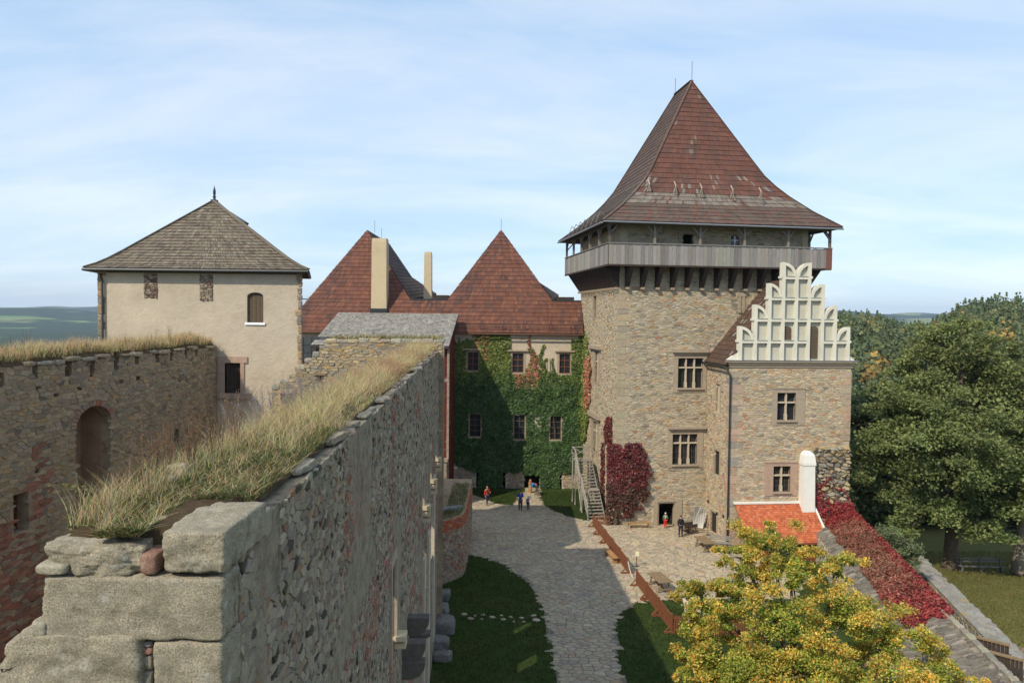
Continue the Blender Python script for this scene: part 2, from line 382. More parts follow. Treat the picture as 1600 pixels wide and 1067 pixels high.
def wall_with_holes(mb, fc, u0, u1, v0, v1, holes, reveal=0.4):
    us = sorted({u0, u1, *[min(u1, max(u0, h[i])) for h in holes for i in (0, 2)]}); vs_ = sorted({v0, v1, *[min(v1, max(v0, h[i])) for h in holes for i in (1, 3)]})
    for a, b in zip(us, us[1:]):
        for c, d in zip(vs_, vs_[1:]):
            if not in_rects((a + b) / 2, (c + d) / 2, holes): mb.poly(fc.p(a, c), fc.p(b, c), fc.p(b, d), fc.p(a, d))
    for a, c, b, d in holes:
        mb.poly(fc.p(a, c), fc.p(a, d), fc.p(a, d, -reveal), fc.p(a, c, -reveal)); mb.poly(fc.p(b, c), fc.p(b, d), fc.p(b, d, -reveal), fc.p(b, c, -reveal))
        mb.poly(fc.p(a, c), fc.p(b, c), fc.p(b, c, -reveal), fc.p(a, c, -reveal)); mb.poly(fc.p(a, d), fc.p(b, d), fc.p(b, d, -reveal), fc.p(a, d, -reveal))

def dark_room(parent, fc, hole, depth=2.5, d0=-0.4, name='dark_interior', m=None):
    a, c, b, d = hole; e = 0.05; mb = MB()
    P = lambda u, v, k: fc.p(u, v, k)
    a -= e; b += e; c -= e; d += e; D = d0 - depth
    mb.poly(P(a, c, D), P(b, c, D), P(b, d, D), P(a, d, D))
    for (x, y) in (((a, c), (a, d)), ((b, c), (b, d)), ((a, c), (b, c)), ((a, d), (b, d))):
        mb.poly(P(*x, d0), P(*y, d0), P(*y, D), P(*x, D))
    return obj(name, mb, m or M['dark'], parent)

def stone_window(parent, fc, opening, outer, nx=2, transom=0.34, hood=None, fm='frame_stone', sill=True, bars=0.0):
    """dressed stone frame > mullions, panes, hood, sill"""
    a, c, b, d = opening; A, C_, B, D = outer; mb = MB()
    pr = 0.07
    mb.fbox(fc, A, C_, a, D, -0.25, pr); mb.fbox(fc, b, C_, B, D, -0.25, pr - 0.002)
    mb.fbox(fc, a, d, b, D, -0.25, pr - 0.004); mb.fbox(fc, a, C_, b, c, -0.25, pr - 0.006)
    mb2 = 0.10
    mb.fbox(fc, A + 0.02, D - 0.14, B - 0.02, D - 0.02, pr, pr + 0.05)
    w = obj('window', mb, M[fm], parent)
    mu = 0.11
    for i in range(1, nx):
        x = lerp(a, b, i / nx); m1 = MB(); m1.fbox(fc, x - mu / 2, c, x + mu / 2, d, -0.24, -0.03); m1.fbox(fc, x - mu * 0.85, c, x + mu * 0.85, c + 0.45, -0.245, -0.02)
        obj('mullion', m1, M['mullion'], w)
    if transom:
        y = lerp(d, c, transom); m1 = MB()
        for i in range(nx):
            x0 = lerp(a, b, i / nx) + (mu / 2 if i else 0); x1 = lerp(a, b, (i + 1) / nx) - (mu / 2 if i < nx - 1 else 0)
            m1.fbox(fc, x0, y - mu / 2, x1, y + mu / 2, -0.235, -0.035)
        obj('transom', m1, M['mullion'], w)
    for i in range(nx):
        m1 = MB(); m1.fbox(fc, lerp(a, b, i / nx), c, lerp(a, b, (i + 1) / nx), d, -0.32 - 0.003 * i, -0.30 - 0.003 * i); obj('pane', m1, M['glass'], w)
        if bars:
            m1 = MB(); x0 = lerp(a, b, i / nx) + 0.05; x1 = lerp(a, b, (i + 1) / nx) - 0.05; n = 5
            for k in range(1, n): m1.fbox(fc, x0, lerp(c, d, k / n) - 0.015, x1, lerp(c, d, k / n) + 0.015, -0.29, -0.27)
            m1.fbox(fc, (x0 + x1) / 2 - 0.015, c, (x0 + x1) / 2 + 0.015, d, -0.288, -0.268); obj('lattice_bars', m1, M['shutter'], w)
    if hood:
        m1 = MB(); m1.fbox(fc, hood[0], hood[1], hood[2], hood[3], -0.1, 0.32); m1.fbox(fc, hood[0] + 0.1, hood[1] - 0.14, hood[2] - 0.1, hood[1], -0.1, 0.2); obj('hood_mould', m1, M['frame_stone'], w)
    if sill:
        m1 = MB(); m1.fbox(fc, a - 0.06, c - 0.14, b + 0.06, c - 0.005, -0.2, 0.2); obj('sill', m1, M['frame_stone'], w)
    return w

def casement(parent, fc, opening, outer, nx=2, ny=3, wood='brown_wood', hood=None, depth=-0.16):
    a, c, b, d = opening; A, C_, B, D = outer; mb = MB(); pr = 0.04
    mb.fbox(fc, A, C_, a, D, -0.12, pr); mb.fbox(fc, b, C_, B, D, -0.12, pr - 0.002); mb.fbox(fc, a, d, b, D, -0.12, pr - 0.004); mb.fbox(fc, a, C_, b, c, -0.12, pr + 0.05)
    w = obj('window', mb, M['frame_stone'], parent)
    m1 = MB(); t = 0.06
    for i in range(nx + 1): x = lerp(a + t / 2, b - t / 2, i / nx); m1.fbox(fc, x - t / 2, c, x + t / 2, d, depth, depth + 0.06)
    for i in range(ny + 1):
        y = lerp(c + t / 2, d - t / 2, i / ny)
        for k in range(nx):
            x0 = lerp(a + t / 2, b - t / 2, k / nx) + t / 2; x1 = lerp(a + t / 2, b - t / 2, (k + 1) / nx) - t / 2
            m1.fbox(fc, x0, y - t / 2, x1, y + t / 2, depth + 0.003, depth + 0.057)
    obj('glazing_bars', m1, M[wood], w)
    m1 = MB(); m1.fbox(fc, a, c, b, d, depth - 0.06, depth - 0.03); obj('pane', m1, M['glass'], w)
    if hood: m1 = MB(); m1.fbox(fc, *hood, -0.05, 0.22); obj('hood_mould', m1, M['frame_stone'], w)
    return w

# ------------------------------------------------------------------ roofs
def shingles(mb, A, B, C_, D, course, width, colf, rng, h=0.045, skew=0.0):
    """courses of shingles on the quad A,B (eave left,right), C,D (top right,left)"""
    A, B, C_, D = map(Vector, (A, B, C_, D))
    ht = ((D + C_) / 2 - (A + B) / 2).length; n = max(1, int(round(ht / course)))
    nrm = (B - A).cross(D - A) if (B - A).length > 0.05 else (C_ - D).cross(D - A)
    nrm.normalize()
    if nrm.z < 0: nrm = -nrm
    for i in range(n):
        t0, t1 = i / n, min(1, (i + 1.12) / n)
        l0, r0 = A.lerp(D, t0), B.lerp(C_, t0); l1, r1 = A.lerp(D, t1), B.lerp(C_, t1)
        w = (r0 - l0).length; m = max(1, int(round(w / width)))
        cuts = [0.0] + sorted((k + rng.uniform(-0.25, 0.25)) / m for k in range(1, m)) + [1.0]
        for a, b in zip(cuts, cuts[1:]):
            g = 0.006 / max(w, 0.1); hh = h * rng.uniform(0.75, 1.35); dr = rng.uniform(-0.02, 0.03) * (l1 - l0).length
            sl = (l1 - l0).normalized() * (-dr)
            p0, p1 = l0.lerp(r0, a + g) + sl, l0.lerp(r0, b - g) + sl; q0, q1 = l1.lerp(r1, a + g), l1.lerp(r1, b - g)
            V = [p0 + nrm * hh, p1 + nrm * hh, q1 + nrm * 0.012, q0 + nrm * 0.012, p0 - nrm * 0.01, p1 - nrm * 0.01]
            mb.add(V, [(0, 1, 2, 3), (4, 5, 1, 0)], colf(rng, (p0 + q1) / 2, i, n))

SIDE = 0
def hip_roof(parent, E, ridge, prof, course, width, colf, rng, mname='shingle', sides=(0, 1, 2, 3), h=0.045, soffit=True):
    """E: eave corners fl, fr, br, bl; ridge (front,back); prof [(t,s)] plan fraction, height fraction"""
    R4 = [ridge[0], ridge[0], ridge[1], ridge[1]]
    def pt(i, t, s): e = E[i]; r = R4[i]; return Vector((lerp(e.x, r.x, t), lerp(e.y, r.y, t), lerp(e.z, r.z, s)))
    body = MB(); sh = MB(); dn = Vector((0, 0, -0.05))
    global SIDE
    for k in (0, 1, 2, 3):
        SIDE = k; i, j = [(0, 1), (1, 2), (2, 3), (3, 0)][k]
        for (t0, s0), (t1, s1) in zip(prof, prof[1:]):
            q = [pt(i, t0, s0), pt(j, t0, s0), pt(j, t1, s1), pt(i, t1, s1)]
            body.poly(*[p + dn for p in q])
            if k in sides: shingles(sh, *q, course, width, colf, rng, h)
    if soffit: body.poly(*[Vector(e) + Vector((0, 0, -0.12)) for e in E]); 
    for k in range(4): a, b = Vector(E[k]), Vector(E[(k + 1) % 4]); body.poly(a + dn, b + dn, b + dn * 2.4, a + dn * 2.4)
    rf = obj('roof', body, M['under'], parent)
    obj('roof_shingles', sh, M[mname], rf, kind='stuff')
    cap = MB()
    for i in range(4):
        pts = [pt(i, t, s) + Vector((0, 0, 0.05)) for t, s in prof]
        for a, b in zip(pts, pts[1:]): cap.beam(a, b, 0.24, 0.06, col=colf(rng, a, 0, 1))
    if (ridge[0] - ridge[1]).length > 0.1: cap.beam(ridge[0] + Vector((0, 0, .05)), ridge[1] + Vector((0, 0, .05)), 0.3, 0.08, col=(0.07, 0.06, 0.055))
    obj('ridge_cap', cap, M[mname], rf)
    return rf

# ------------------------------------------------------------------ ground, terrain
def nz(x, y, s, o=0.0): return noise.noise(Vector((x * s + o, y * s - o * 0.7, o)))
def terrain_z(x, y):
    r = math.hypot(x - 4, y - 52)
    z = lerp(-3.15, -40, sstep(72, 190, r))
    a = x / max(y, 1) if y > 0 else 9
    far = sstep(350, 1600, r); z = lerp(z, -62 + 9 * nz(x, y, 0.0012, 3), far)
    d = math.hypot(x, y)
    hill = sstep(2800, 6200, d) * (76 + 84 * nz(x, y, 0.00055, 9) + 44 * nz(x, y, 0.0013, 1) + 22 * nz(x, y, 0.0034, 5)) * sstep(9600, 7300, d)
    z += hill * (1 if y > -2000 else 0.6)
    # wooded ridge to the right, beyond the park
    if y > 0:
        w = sstep(0.22, 0.42, a)
        rid = lerp(-33, 4.5 + 6 * sstep(0.46, 0.64, a) - 6 * sstep(0.46, 0.52, a) * sstep(0.6, 0.54, a), sstep(115, 330, d)) * 1.0
        rid = lerp(rid, -50, sstep(420, 900, d))
        ww = w * sstep(85, 130, d) * sstep(1200, 600, d)
        z = lerp(z, rid, ww)
    return z
def build_terrain():
    nr, na = 130, 420; rs = [0.0] + [8 * (9200 / 8) ** (i / (nr - 1)) for i in range(nr)]
    V = [(0, 40, terrain_z(0, 40))]; Fs = []
    for r in rs[1:]:
        for k in range(na):
            t = 2 * math.pi * k / na; x, y = r * math.sin(t), 40 + r * math.cos(t); V.append((x, y, terrain_z(x, y)))
    for k in range(na): Fs.append((0, 1 + k, 1 + (k + 1) % na))
    for i in range(len(rs) - 2):
        for k in range(na):
            a = 1 + i * na + k; b = 1 + i * na + (k + 1) % na; Fs.append((a, a + na, b + na, b))
    m = bpy.data.materials.new('countryside'); m.use_nodes = True; nt = m.node_tree; nd = nt.nodes; L = nt.links; bs = nd['Principled BSDF']
    bs.inputs['Roughness'].default_value = 0.95; bs.inputs['Specular IOR Level'].default_value = 0.1
    geo = nd.new('ShaderNodeNewGeometry')
    def nzn(sc, det=6): n = nd.new('ShaderNodeTexNoise'); n.inputs['Scale'].default_value = sc; n.inputs['Detail'].default_value = det; L.new(geo.outputs['Position'], n.inputs['Vector']); return n
    def rng_(n, lo, hi): r = nd.new('ShaderNodeMapRange'); r.inputs['From Min'].default_value = lo; r.inputs['From Max'].default_value = hi; L.new(n.outputs['Fac'], r.inputs['Value']); return r.outputs[0]
    def mx(f, a, b):
        x = nd.new('ShaderNodeMix'); x.data_type = 'RGBA'
        L.new(f, x.inputs['Factor'])
        for s_, v in (('A', a), ('B', b)):
            if isinstance(v, tuple): x.inputs[s_].default_value = (*v, 1)
            else: L.new(v, x.inputs[s_])
        return x.outputs['Result']
    grass = mx(rng_(nzn(0.7), 0.35, 0.7), (0.115, 0.115, 0.035), (0.18, 0.145, 0.05))
    grass = mx(rng_(nzn(9), 0.4, 0.65), grass, (0.10, 0.105, 0.033))
    fields = mx(rng_(nzn(0.0016), 0.42, 0.6), (0.12, 0.20, 0.05), (0.20, 0.22, 0.085))
    wood = mx(rng_(nzn(0.02), 0.35, 0.65), (0.016, 0.030, 0.012), (0.035, 0.055, 0.018))
    farc = mx(rng_(nzn(0.0013, 9), 0.43, 0.45), fields, wood)
    sep = nd.new('ShaderNodeVectorMath'); sep.operation = 'LENGTH'; L.new(geo.outputs['Position'], sep.inputs[0])
    fr = nd.new('ShaderNodeMapRange'); fr.inputs['From Min'].default_value = 90; fr.inputs['From Max'].default_value = 130; L.new(sep.outputs['Value'], fr.inputs['Value'])
    L.new(mx(fr.outputs[0], grass, farc), bs.inputs['Base Color'])
    mb = MB(); mb.add(V, Fs); obj('terrain', mb, m, kind='structure', smooth=True, label='parkland, wooded valley and far hills around the castle')
build_terrain()

def in_poly(x, y, P):
    c = False; n = len(P)
    for i in range(n):
        x0, y0 = P[i]; x1, y1 = P[i - 1]
        if (y0 > y) != (y1 > y) and x < (x1 - x0) * (y - y0) / (y1 - y0) + x0: c = not c
    return c
def sheet(name, u0, u1, v0, v1, step, dz, m, test=None, label=None):
    mb = MB(); nu = int((u1 - u0) / step); nv = int((v1 - v0) / step); idx = {}
    def vid(i, j):
        if (i, j) not in idx:
            x, y = u0 + i * step, v0 + j * step; idx[i, j] = len(mb.v); mb.v.append(Vector((x, y, gz(x) + dz))); mb.c.append((1, 1, 1))
        return idx[i, j]
    for i in range(nu):
        for j in range(nv):
            if test is None or test(u0 + (i + .5) * step, v0 + (j + .5) * step): mb.f.append((vid(i, j), vid(i + 1, j), vid(i + 1, j + 1), vid(i, j + 1)))
    return obj(name, mb, m, kind='structure', label=label)
lawn = sheet('courtyard_lawn', -6, 26.5, 18, 76, 1.0, 0.0, M['lawn'], label='short green lawn of the castle courtyard')

def gp(pts): return [tuple(gnd(x, y).xy) for x, y in pts]
PAVE = gp([(700, 755), (735, 757), (722, 764), (745, 775), (778, 787), (800, 789), (810, 778), (820, 768), (820, 761), (846, 763), (842, 778), (852, 792), (880, 804), (915, 813),
           (925, 811), (960, 815), (1110, 822), (1150, 850), (1260, 905), (1240, 935), (1075, 936), (1010, 938), (985, 945), (966, 963), (960, 985), (966, 1010), (962, 1035), (975, 1060), (1000, 1110),
           (880, 1110), (868, 1060), (862, 1015), (852, 975), (846, 945), (828, 912), (790, 884), (760, 872), (726, 866), (700, 860)])
def in_pave(x, y, m=0.0): return in_poly(x, y, PAVE)
random.seed(4); rng = random.Random(11)
bed = sheet('paving_bed', -5, 24, 33, 77, 0.25, 0.006, M['bed'], in_pave, label='sandy bed of the flagstone path')
pave = thing('courtyard_paving', None, None, (6, 52, 0)); pave['kind'] = 'structure'; pave['label'] = 'irregular flagstone paving winding through the courtyard'
cells = voronoi(-5, 24, 33, 77, 0.48, 0.35, rng, 0.47)
def pave_ok(c): return in_pave(c[0], c[1])
PPAL = [(5, (0.39, 0.325, 0.235)), (3, (0.36, 0.30, 0.225)), (2, (0.42, 0.35, 0.25)), (1, (0.30, 0.26, 0.205)), (0.35, (0.40, 0.28, 0.18))]
lay_stones(pave, [c for c in cells if pave_ok(c)], lambda u, v, d: Vector((u, v, gz(u) + 0.012 + d)), 0.026, 0.022, lambda u, v, r: tuple(x * y for x, y in zip(pick(PPAL, r, 0.1), mixc((1, 1, 1), (1.06, 1.03, .98), sstep(7, 10, u)))), rng, M['stone'], 300, 10, 'flagstone', 'more_flagstones', 0.15, base=-0.004)
# stepping stones across the lawn
for (x, y, w) in [(690, 956, 13), (706, 964, 10), (726, 960, 12), (735, 966, 12), (742, 962, 6), (753, 967, 5), (755, 960, 9), (769, 964, 10), (784, 961, 7), (786, 968, 10), (798, 964, 8), (803, 971, 6), (815, 965, 9), (818, 971, 7), (834, 962, 11), (837, 969, 15)]:
    p = gnd(x, y); r = w * p.y / F / 2; a0 = rng.uniform(0, 6); n = 7
    poly = [(p.x + r * math.cos(2 * math.pi * k / n) * rng.uniform(.75, 1.1), p.y + 0.85 * r * math.sin(2 * math.pi * k / n) * rng.uniform(.75, 1.1)) for k in range(n)]
    V, Fs = stone_geo((p.x, p.y, poly, 3 * r * r), lambda u, v, d: Vector((u, v, d)), 0.06, rng, 0.0, 0.1)
    m1 = MB(); m1.add(V, Fs, pick(PPAL, rng)); obj('stepping_stone', m1, M['stone'], lawn, pivot=p)

def scatter_grass(name, N, area, test, zf, hr, wr, lean, pal, seed, label, parent=None):
    g = np.random.default_rng(seed); x = g.uniform(area[0], area[1], N); y = g.uniform(area[2], area[3], N)
    k = np.array([test(a, b) for a, b in zip(x, y)]); x, y = x[k], y[k]; n = len(x)
    P = np.stack([x, y, np.array([zf(a, b) for a, b in zip(x, y)])], 1)
    C = np.array(pal)[g.integers(0, len(pal), n)] * g.uniform(0.7, 1.3, (n, 1))
    V, Fq, C = blades(P, g.uniform(hr[0], hr[1], n), g.uniform(wr[0], wr[1], n), np.full(n, lean), C, g)
    return np_mesh(name, V, Fq, C, M['grassblade'], parent, 'stuff', label)
scatter_grass('lawn_grass', 90000, (-4.5, 17, 33, 73), lambda a, b: not in_pave(a + random.gauss(0, .12), b + random.gauss(0, .12)), lambda a, b: gz(a), (0.04, 0.13), (0.01, 0.022), 0.5,
              [(0.04, 0.065, 0.015), (0.05, 0.075, 0.018), (0.075, 0.08, 0.025), (0.03, 0.055, 0.012)], 5, 'short blades of grass on the courtyard lawn')

# ------------------------------------------------------------------ the great tower
tA = aty(963, 820, 62.0); tB = aty(1252, 820, 64.5)
TF = Face(tA, (tB - tA).xy); TW = (tB - tA).xy.length
e2 = Vector((-0.128, 0.9918, 0)).normalized(); e1 = TF.u.copy(); TDEP = 14.5
tL = Vector((tA.x, tA.y, 0)) + e2 * TDEP
TL = Face(tL, (-e2).xy)
TTOP = 24.3; GB = 20.95; GF = 21.2; GP = 22.62; OV = 1.34
tower = thing('great_tower', 'tall square rubble stone keep with steep red shingle roof and timber gallery', 'tower', (tA.x, tA.y, 0))
TFH = {'up': TF.rect(1059, 559.5, 1098, 605.8), 'lo': TF.rect(1050.3, 678, 1089, 725), 'door': TF.rect(1029.2, 786, 1053.6, 821), 'gdoor': TF.rect(1066, 366, 1084, 384), 'gwin': TF.rect(1142, 369, 1156, 385)}
TFO = {'up': TF.rect(1051.6, 552.6, 1103.8, 612.7), 'lo': TF.rect(1042.8, 668, 1098, 730), 'door': TF.rect(1021, 779.5, 1065, 821)}
d_ = TFH['door']; TFH['door'] = (d_[0], gz(13) - 0.15, d_[2], d_[3]); d_ = TFO['door']; TFO['door'] = (d_[0], gz(13) - 0.2, d_[2], d_[3])
TLH = {'slot': TL.rect(928, 463, 932.5, 495), 'mid': TL.rect(929.5, 549, 936, 597), 'low': TL.rect(926.5, 658, 934.5, 705)}
mb = MB()
wall_with_holes(mb, TF, 0, TW, -3.3, TTOP, list(TFH.values()))
wall_with_holes(mb, TL, 0, TDEP, -3.3, TTOP, list(TLH.values()), 0.25)
tR = tB + e2 * TDEP
mb.poly(Vector((tB.x, tB.y, -3.3)), Vector((tR.x, tR.y, -3.3)), Vector((tR.x, tR.y, TTOP)), Vector((tB.x, tB.y, TTOP)))
mb.poly(Vector((tL.x, tL.y, -3.3)), Vector((tR.x, tR.y, -3.3)), Vector((tR.x, tR.y, TTOP)), Vector((tL.x, tL.y, TTOP)))
obj('wall', mb, M['mortar_warm'], tower)
WPAL = [(6, (0.45, 0.38, 0.275)), (4, (0.41, 0.345, 0.25)), (2.5, (0.37, 0.325, 0.25)), (1.1, (0.44, 0.31, 0.175)), (0.35, (0.40, 0.23, 0.13)), (1.2, (0.27, 0.235, 0.18))]
rng = random.Random(3); BEV = .84
holesF = list(TFO.values()) + [TFH['gdoor'], TFH['gwin']]
AL_u0, _ = TF.uv(1105, 650)
lay_stones(tower, [c for c in voronoi(0.55, TW - 0.5, -1.2, TTOP - 0.2, 0.50, 0.17, rng, 0.48) if not in_rects(c[0], c[1], holesF, 0.06) and not (c[0] > AL_u0 + 0.2 and c[1] < 12.5)],
           lambda u, v, d: TF.p(u, v, d), 0.042, 0.014, lambda u, v, r: pick(WPAL, r), rng, M['stone'], 120, 11)
lay_stones(tower, [c for c in voronoi(0.1, TDEP - 0.5, -0.6, GB - 0.2, 0.44, 0.17, rng, 0.48) if not in_rects(c[0], c[1], list(TLH.values()), 0.2)],
           lambda u, v, d: TL.p(u, v, d), 0.042, 0.014, lambda u, v, r: pick(WPAL, r), rng, M['stone'], 0)
# quoins up the near corner
v = -0.6; k = 0
while v < GB - 0.6:
    h = rng.uniform(0.42, 0.72); wf, wl = (0.95, 0.5) if k % 2 else (0.55, 0.9); m1 = MB()
    P = [TF.p(-0.03, v, 0.035), TF.p(wf, v, 0.035), TF.p(wf, v, -0.2), TL.p(TDEP - wl, v, -0.2), TL.p(TDEP - wl, v, 0.035)]
    corner = TF.p(-0.045, v, 0.045)
    poly = [corner, P[1], P[2], P[3], P[4]]
    m1.prism(poly, (0, 0, h - 0.025), pick([(3, (0.40, 0.335, 0.235)), (1, (0.42, 0.33, 0.225)), (1, (0.35, 0.305, 0.225))], rng))
    obj('quoin_stone', m1, M['stone'], tower, pivot=corner); v += h; k += 1
stone_window(tower, TF, TFH['up'], TFO['up'], 3, 0.32, TF.rect(1050, 546, 1105.5, 550.5))
stone_window(tower, TF, TFH['lo'], TFO['lo'], 3, 0.30, TF.rect(1044, 666, 1103, 669.5), bars=1)
# doorway with dressed surround
a, c, b, d = TFH['door']; A, C_, B, D = TFO['door']; mb = MB()
mb.fbox(TF, A, C_, a - 0.12, D, -0.3, 0.10); mb.fbox(TF, b + 0.12, C_, B, D, -0.3, 0.10); mb.fbox(TF, a - 0.12, d + 0.12, b + 0.12, D, -0.3, 0.098)
mb.fbox(TF, a - 0.12, C_, a, d + 0.12, -0.3, 0.03); mb.fbox(TF, b, C_, b + 0.12, d + 0.12, -0.3, 0.03); mb.fbox(TF, a, d, b, d + 0.12, -0.3, 0.028)
mb.fbox(TF, a - 0.2, C_ - 0.1, b + 0.2, C_ + 0.2, -0.4, 0.25)
obj('doorway', mb, M['frame_stone'], tower); dark_room(tower, TF, TFH['door'], 3.0)
dark_room(tower, TF, TFH['gdoor'], 2.0); mb = MB(); a, c, b, d = TFH['gwin']; mb.fbox(TF, a, c, b, d, -0.2, -0.16); w = obj('gallery_window', mb, M['glass'], tower)
mb = MB(); mb.fbox(TF, (a + b) / 2 - .04, c, (a + b) / 2 + .04, d, -0.155, -0.1); mb.fbox(TF, a, lerp(c, d, .55), (a + b) / 2 - .045, lerp(c, d, .55) + .06, -0.15, -0.11); mb.fbox(TF, (a + b) / 2 + .045, lerp(c, d, .55), b, lerp(c, d, .55) + .06, -0.15, -0.11); obj('glazing_bars', mb, M['grey_wood'], w)
g_ = TFH['gdoor']; mb = MB(); mb.fbox(TF, g_[0] - 0.35, g_[1], g_[0], g_[3] + 0.25, -0.2, 0.06, col=(.34, .28, .2)); mb.fbox(TF, g_[0], g_[3], g_[2] + .2, g_[3] + 0.25, -0.2, 0.058, col=(.34, .28, .2)); obj('door_jamb', mb, M['stone'], tower)
for key, oc, hd in (('slot', (926.5, 460, 933.5, 497), None), ('mid', (927, 546, 938.5, 600), (924, 540, 940, 545)), ('low', (924, 655, 936.5, 709), (922, 645, 939, 652))):
    stone_window(tower, TL, TLH[key], TL.rect(*oc), 1 if key == 'slot' else 2, 0 if key == 'slot' else 0.34, TL.rect(*hd) if hd else None, sill=False)
# blind slot near the annex roof
bl = TF.rect(1153, 463, 1163, 489); mb = MB(); mb.fbox(TF, bl[0], bl[1], bl[0] + 0.22, bl[3], -0.1, 0.12, col=(.36, .3, .22)); mb.fbox(TF, bl[2] - .22, bl[1], bl[2], bl[3], -0.1, 0.12, col=(.36, .3, .22)); mb.fbox(TF, bl[0] - .1, bl[3], bl[2] + .1, bl[3] + .22, -0.1, 0.13, col=(.36, .3, .22)); obj('blocked_slit', mb, M['stone'], tower)
# --- gallery
c_fl = Vector((tA.x, tA.y, 0)) - e1 * OV - e2 * OV; c_fr = Vector((tB.x, tB.y, 0)) + e1 * OV - e2 * OV
c_bl = tL - e1 * OV + e2 * OV; c_br = Vector((tR.x, tR.y, 0)) + e1 * OV + e2 * OV
Z = lambda p, z: Vector((p.x, p.y, z))
GREY = [(4, (0.27, 0.255, 0.235)), (3, (0.235, 0.22, 0.205)), (2, (0.31, 0.29, 0.26)), (1, (0.20, 0.185, 0.17))]
mb = MB(); mb.col = (.2, .18, .16)
mb.prism([Z(c_fl, GF - 0.12), Z(c_fr, GF - 0.12), Z(c_br, GF - 0.12), Z(c_bl, GF - 0.12)], (0, 0, 0.1)); obj('gallery_floor', mb, M['dark_wood'], tower)
def gal_side(p, q, out, nposts, boards):
    u = (q - p).normalized(); Ln = (q - p).length
    for k in range(boards):
        a, b = Ln * k / boards, Ln * (k + 1) / boards; m1 = MB(); w = b - a - 0.012
        o_ = rng.uniform(0, 0.012) + (0.0 if k % 2 else 0.022); c = p + u * (a + b) / 2 + out * (0.03 + o_)
        m1.box(Z(c, (GB - 0.06 + GP - 0.04) / 2 + rng.uniform(-.02, .02)), u * w / 2, out * 0.014, Vector((0, 0, (GP - GB) / 2)), pick(GREY, rng, 0.1))
        obj('board', m1, M['grey_wood'], tower, pivot=Z(c, GF))
    m1 = MB(); m1.col = pick(GREY, rng); m1.beam(Z(p + out * .03, GP + 0.03), Z(q + out * .03, GP + 0.03), 0.2, 0.08); obj('handrail', m1, M['grey_wood'], tower)
    for k in range(nposts):
        c = p + u * (Ln * k / (nposts - 1)) - out * 0.1
        if k == nposts - 1 : c -= u * 0.1
        if k == 0: c += u * 0.1
        m1 = MB(); m1.col = (0.24, 0.21, 0.18); m1.box(Z(c, (GF + 24.2) / 2), u * 0.095, out * 0.095, Vector((0, 0, (24.2 - GF) / 2)))
        po = obj('post', m1, M['grey_wood'], tower, pivot=Z(c, GF))
        for s in (-1, 1):
            if (k == 0 and s < 0) or (k == nposts - 1 and s > 0): continue
            m1 = MB(); m1.col = (0.24, 0.21, 0.18); m1.beam(Z(c + u * s * 0.08, 23.45), Z(c + u * s * 0.62, 24.08), 0.1, 0.12, up=out); obj('brace', m1, M['grey_wood'], po)
    m1 = MB(); m1.col = (.18, .16, .14); m1.beam(Z(p - out * .1, 24.18), Z(q - out * .1, 24.18), 0.2, 0.18); obj('wall_plate', m1, M['grey_wood'], tower)
gal_side(c_fl, c_fr, -e2, 6, 58); gal_side(c_bl, c_fl, -e1, 6, 44); gal_side(c_fr, c_br, e1, 6, 30); gal_side(c_br, c_bl, e2, 6, 30)
m1 = MB(); m1.box(Z(c_fr - e1 * .22 - e2 * 0.075, (GB + GP) / 2), e1 * .26, e2 * .012, Vector((0, 0, (GP - GB) / 2 + .02))); obj('corner_board', m1, mat('red_brown_board', (0.20, 0.085, 0.06), 0.8, 0.2, 4, .2), tower)
def bracket(p, out, u, w, z0=19.25):
    m1 = MB(); q = [(0, z0), (0.2, z0), (OV - 0.14, GB - 0.28), (OV + 0.02, GB - 0.05), (OV + 0.02, GB + 0.12), (0, GB + 0.12)]
    m1.prism([Z(p, z) + out * d - u * w / 2 for d, z in q], u * w); b = obj('bracket', m1, M['dark_wood'], tower, pivot=Z(p, z0))
    m2 = MB(); m2.col = (.33, .26, .19); m2.box(Z(p, z0 - 0.08) + out * 0.16, u * w * .45, out * 0.2, Vector((0, 0, 0.09))); obj('beam_end', m2, M['grey_wood'], b)
for k in range(13): bracket(TF.p(0.55 + (TW - 1.1) * k / 12, 0, 0), TF.n, TF.u, 0.34)
for k in range(22): bracket(TL.p(0.2 + (TDEP - 0.4) * k / 21, 0, 0), TL.n, TL.u, 0.26)
for s in (0, 1): bracket(Z(tB, 0) + e2 * (0.4 + 3 * s), e1, e2, 0.3)
m1 = MB()
for a, b in ((c_fl, c_fr), (c_bl, c_fl)): m1.beam(Z(a, GB - 0.02), Z(b, GB - 0.02), 0.16, 0.14)
obj('edge_beam', m1, M['dark_wood'], tower)
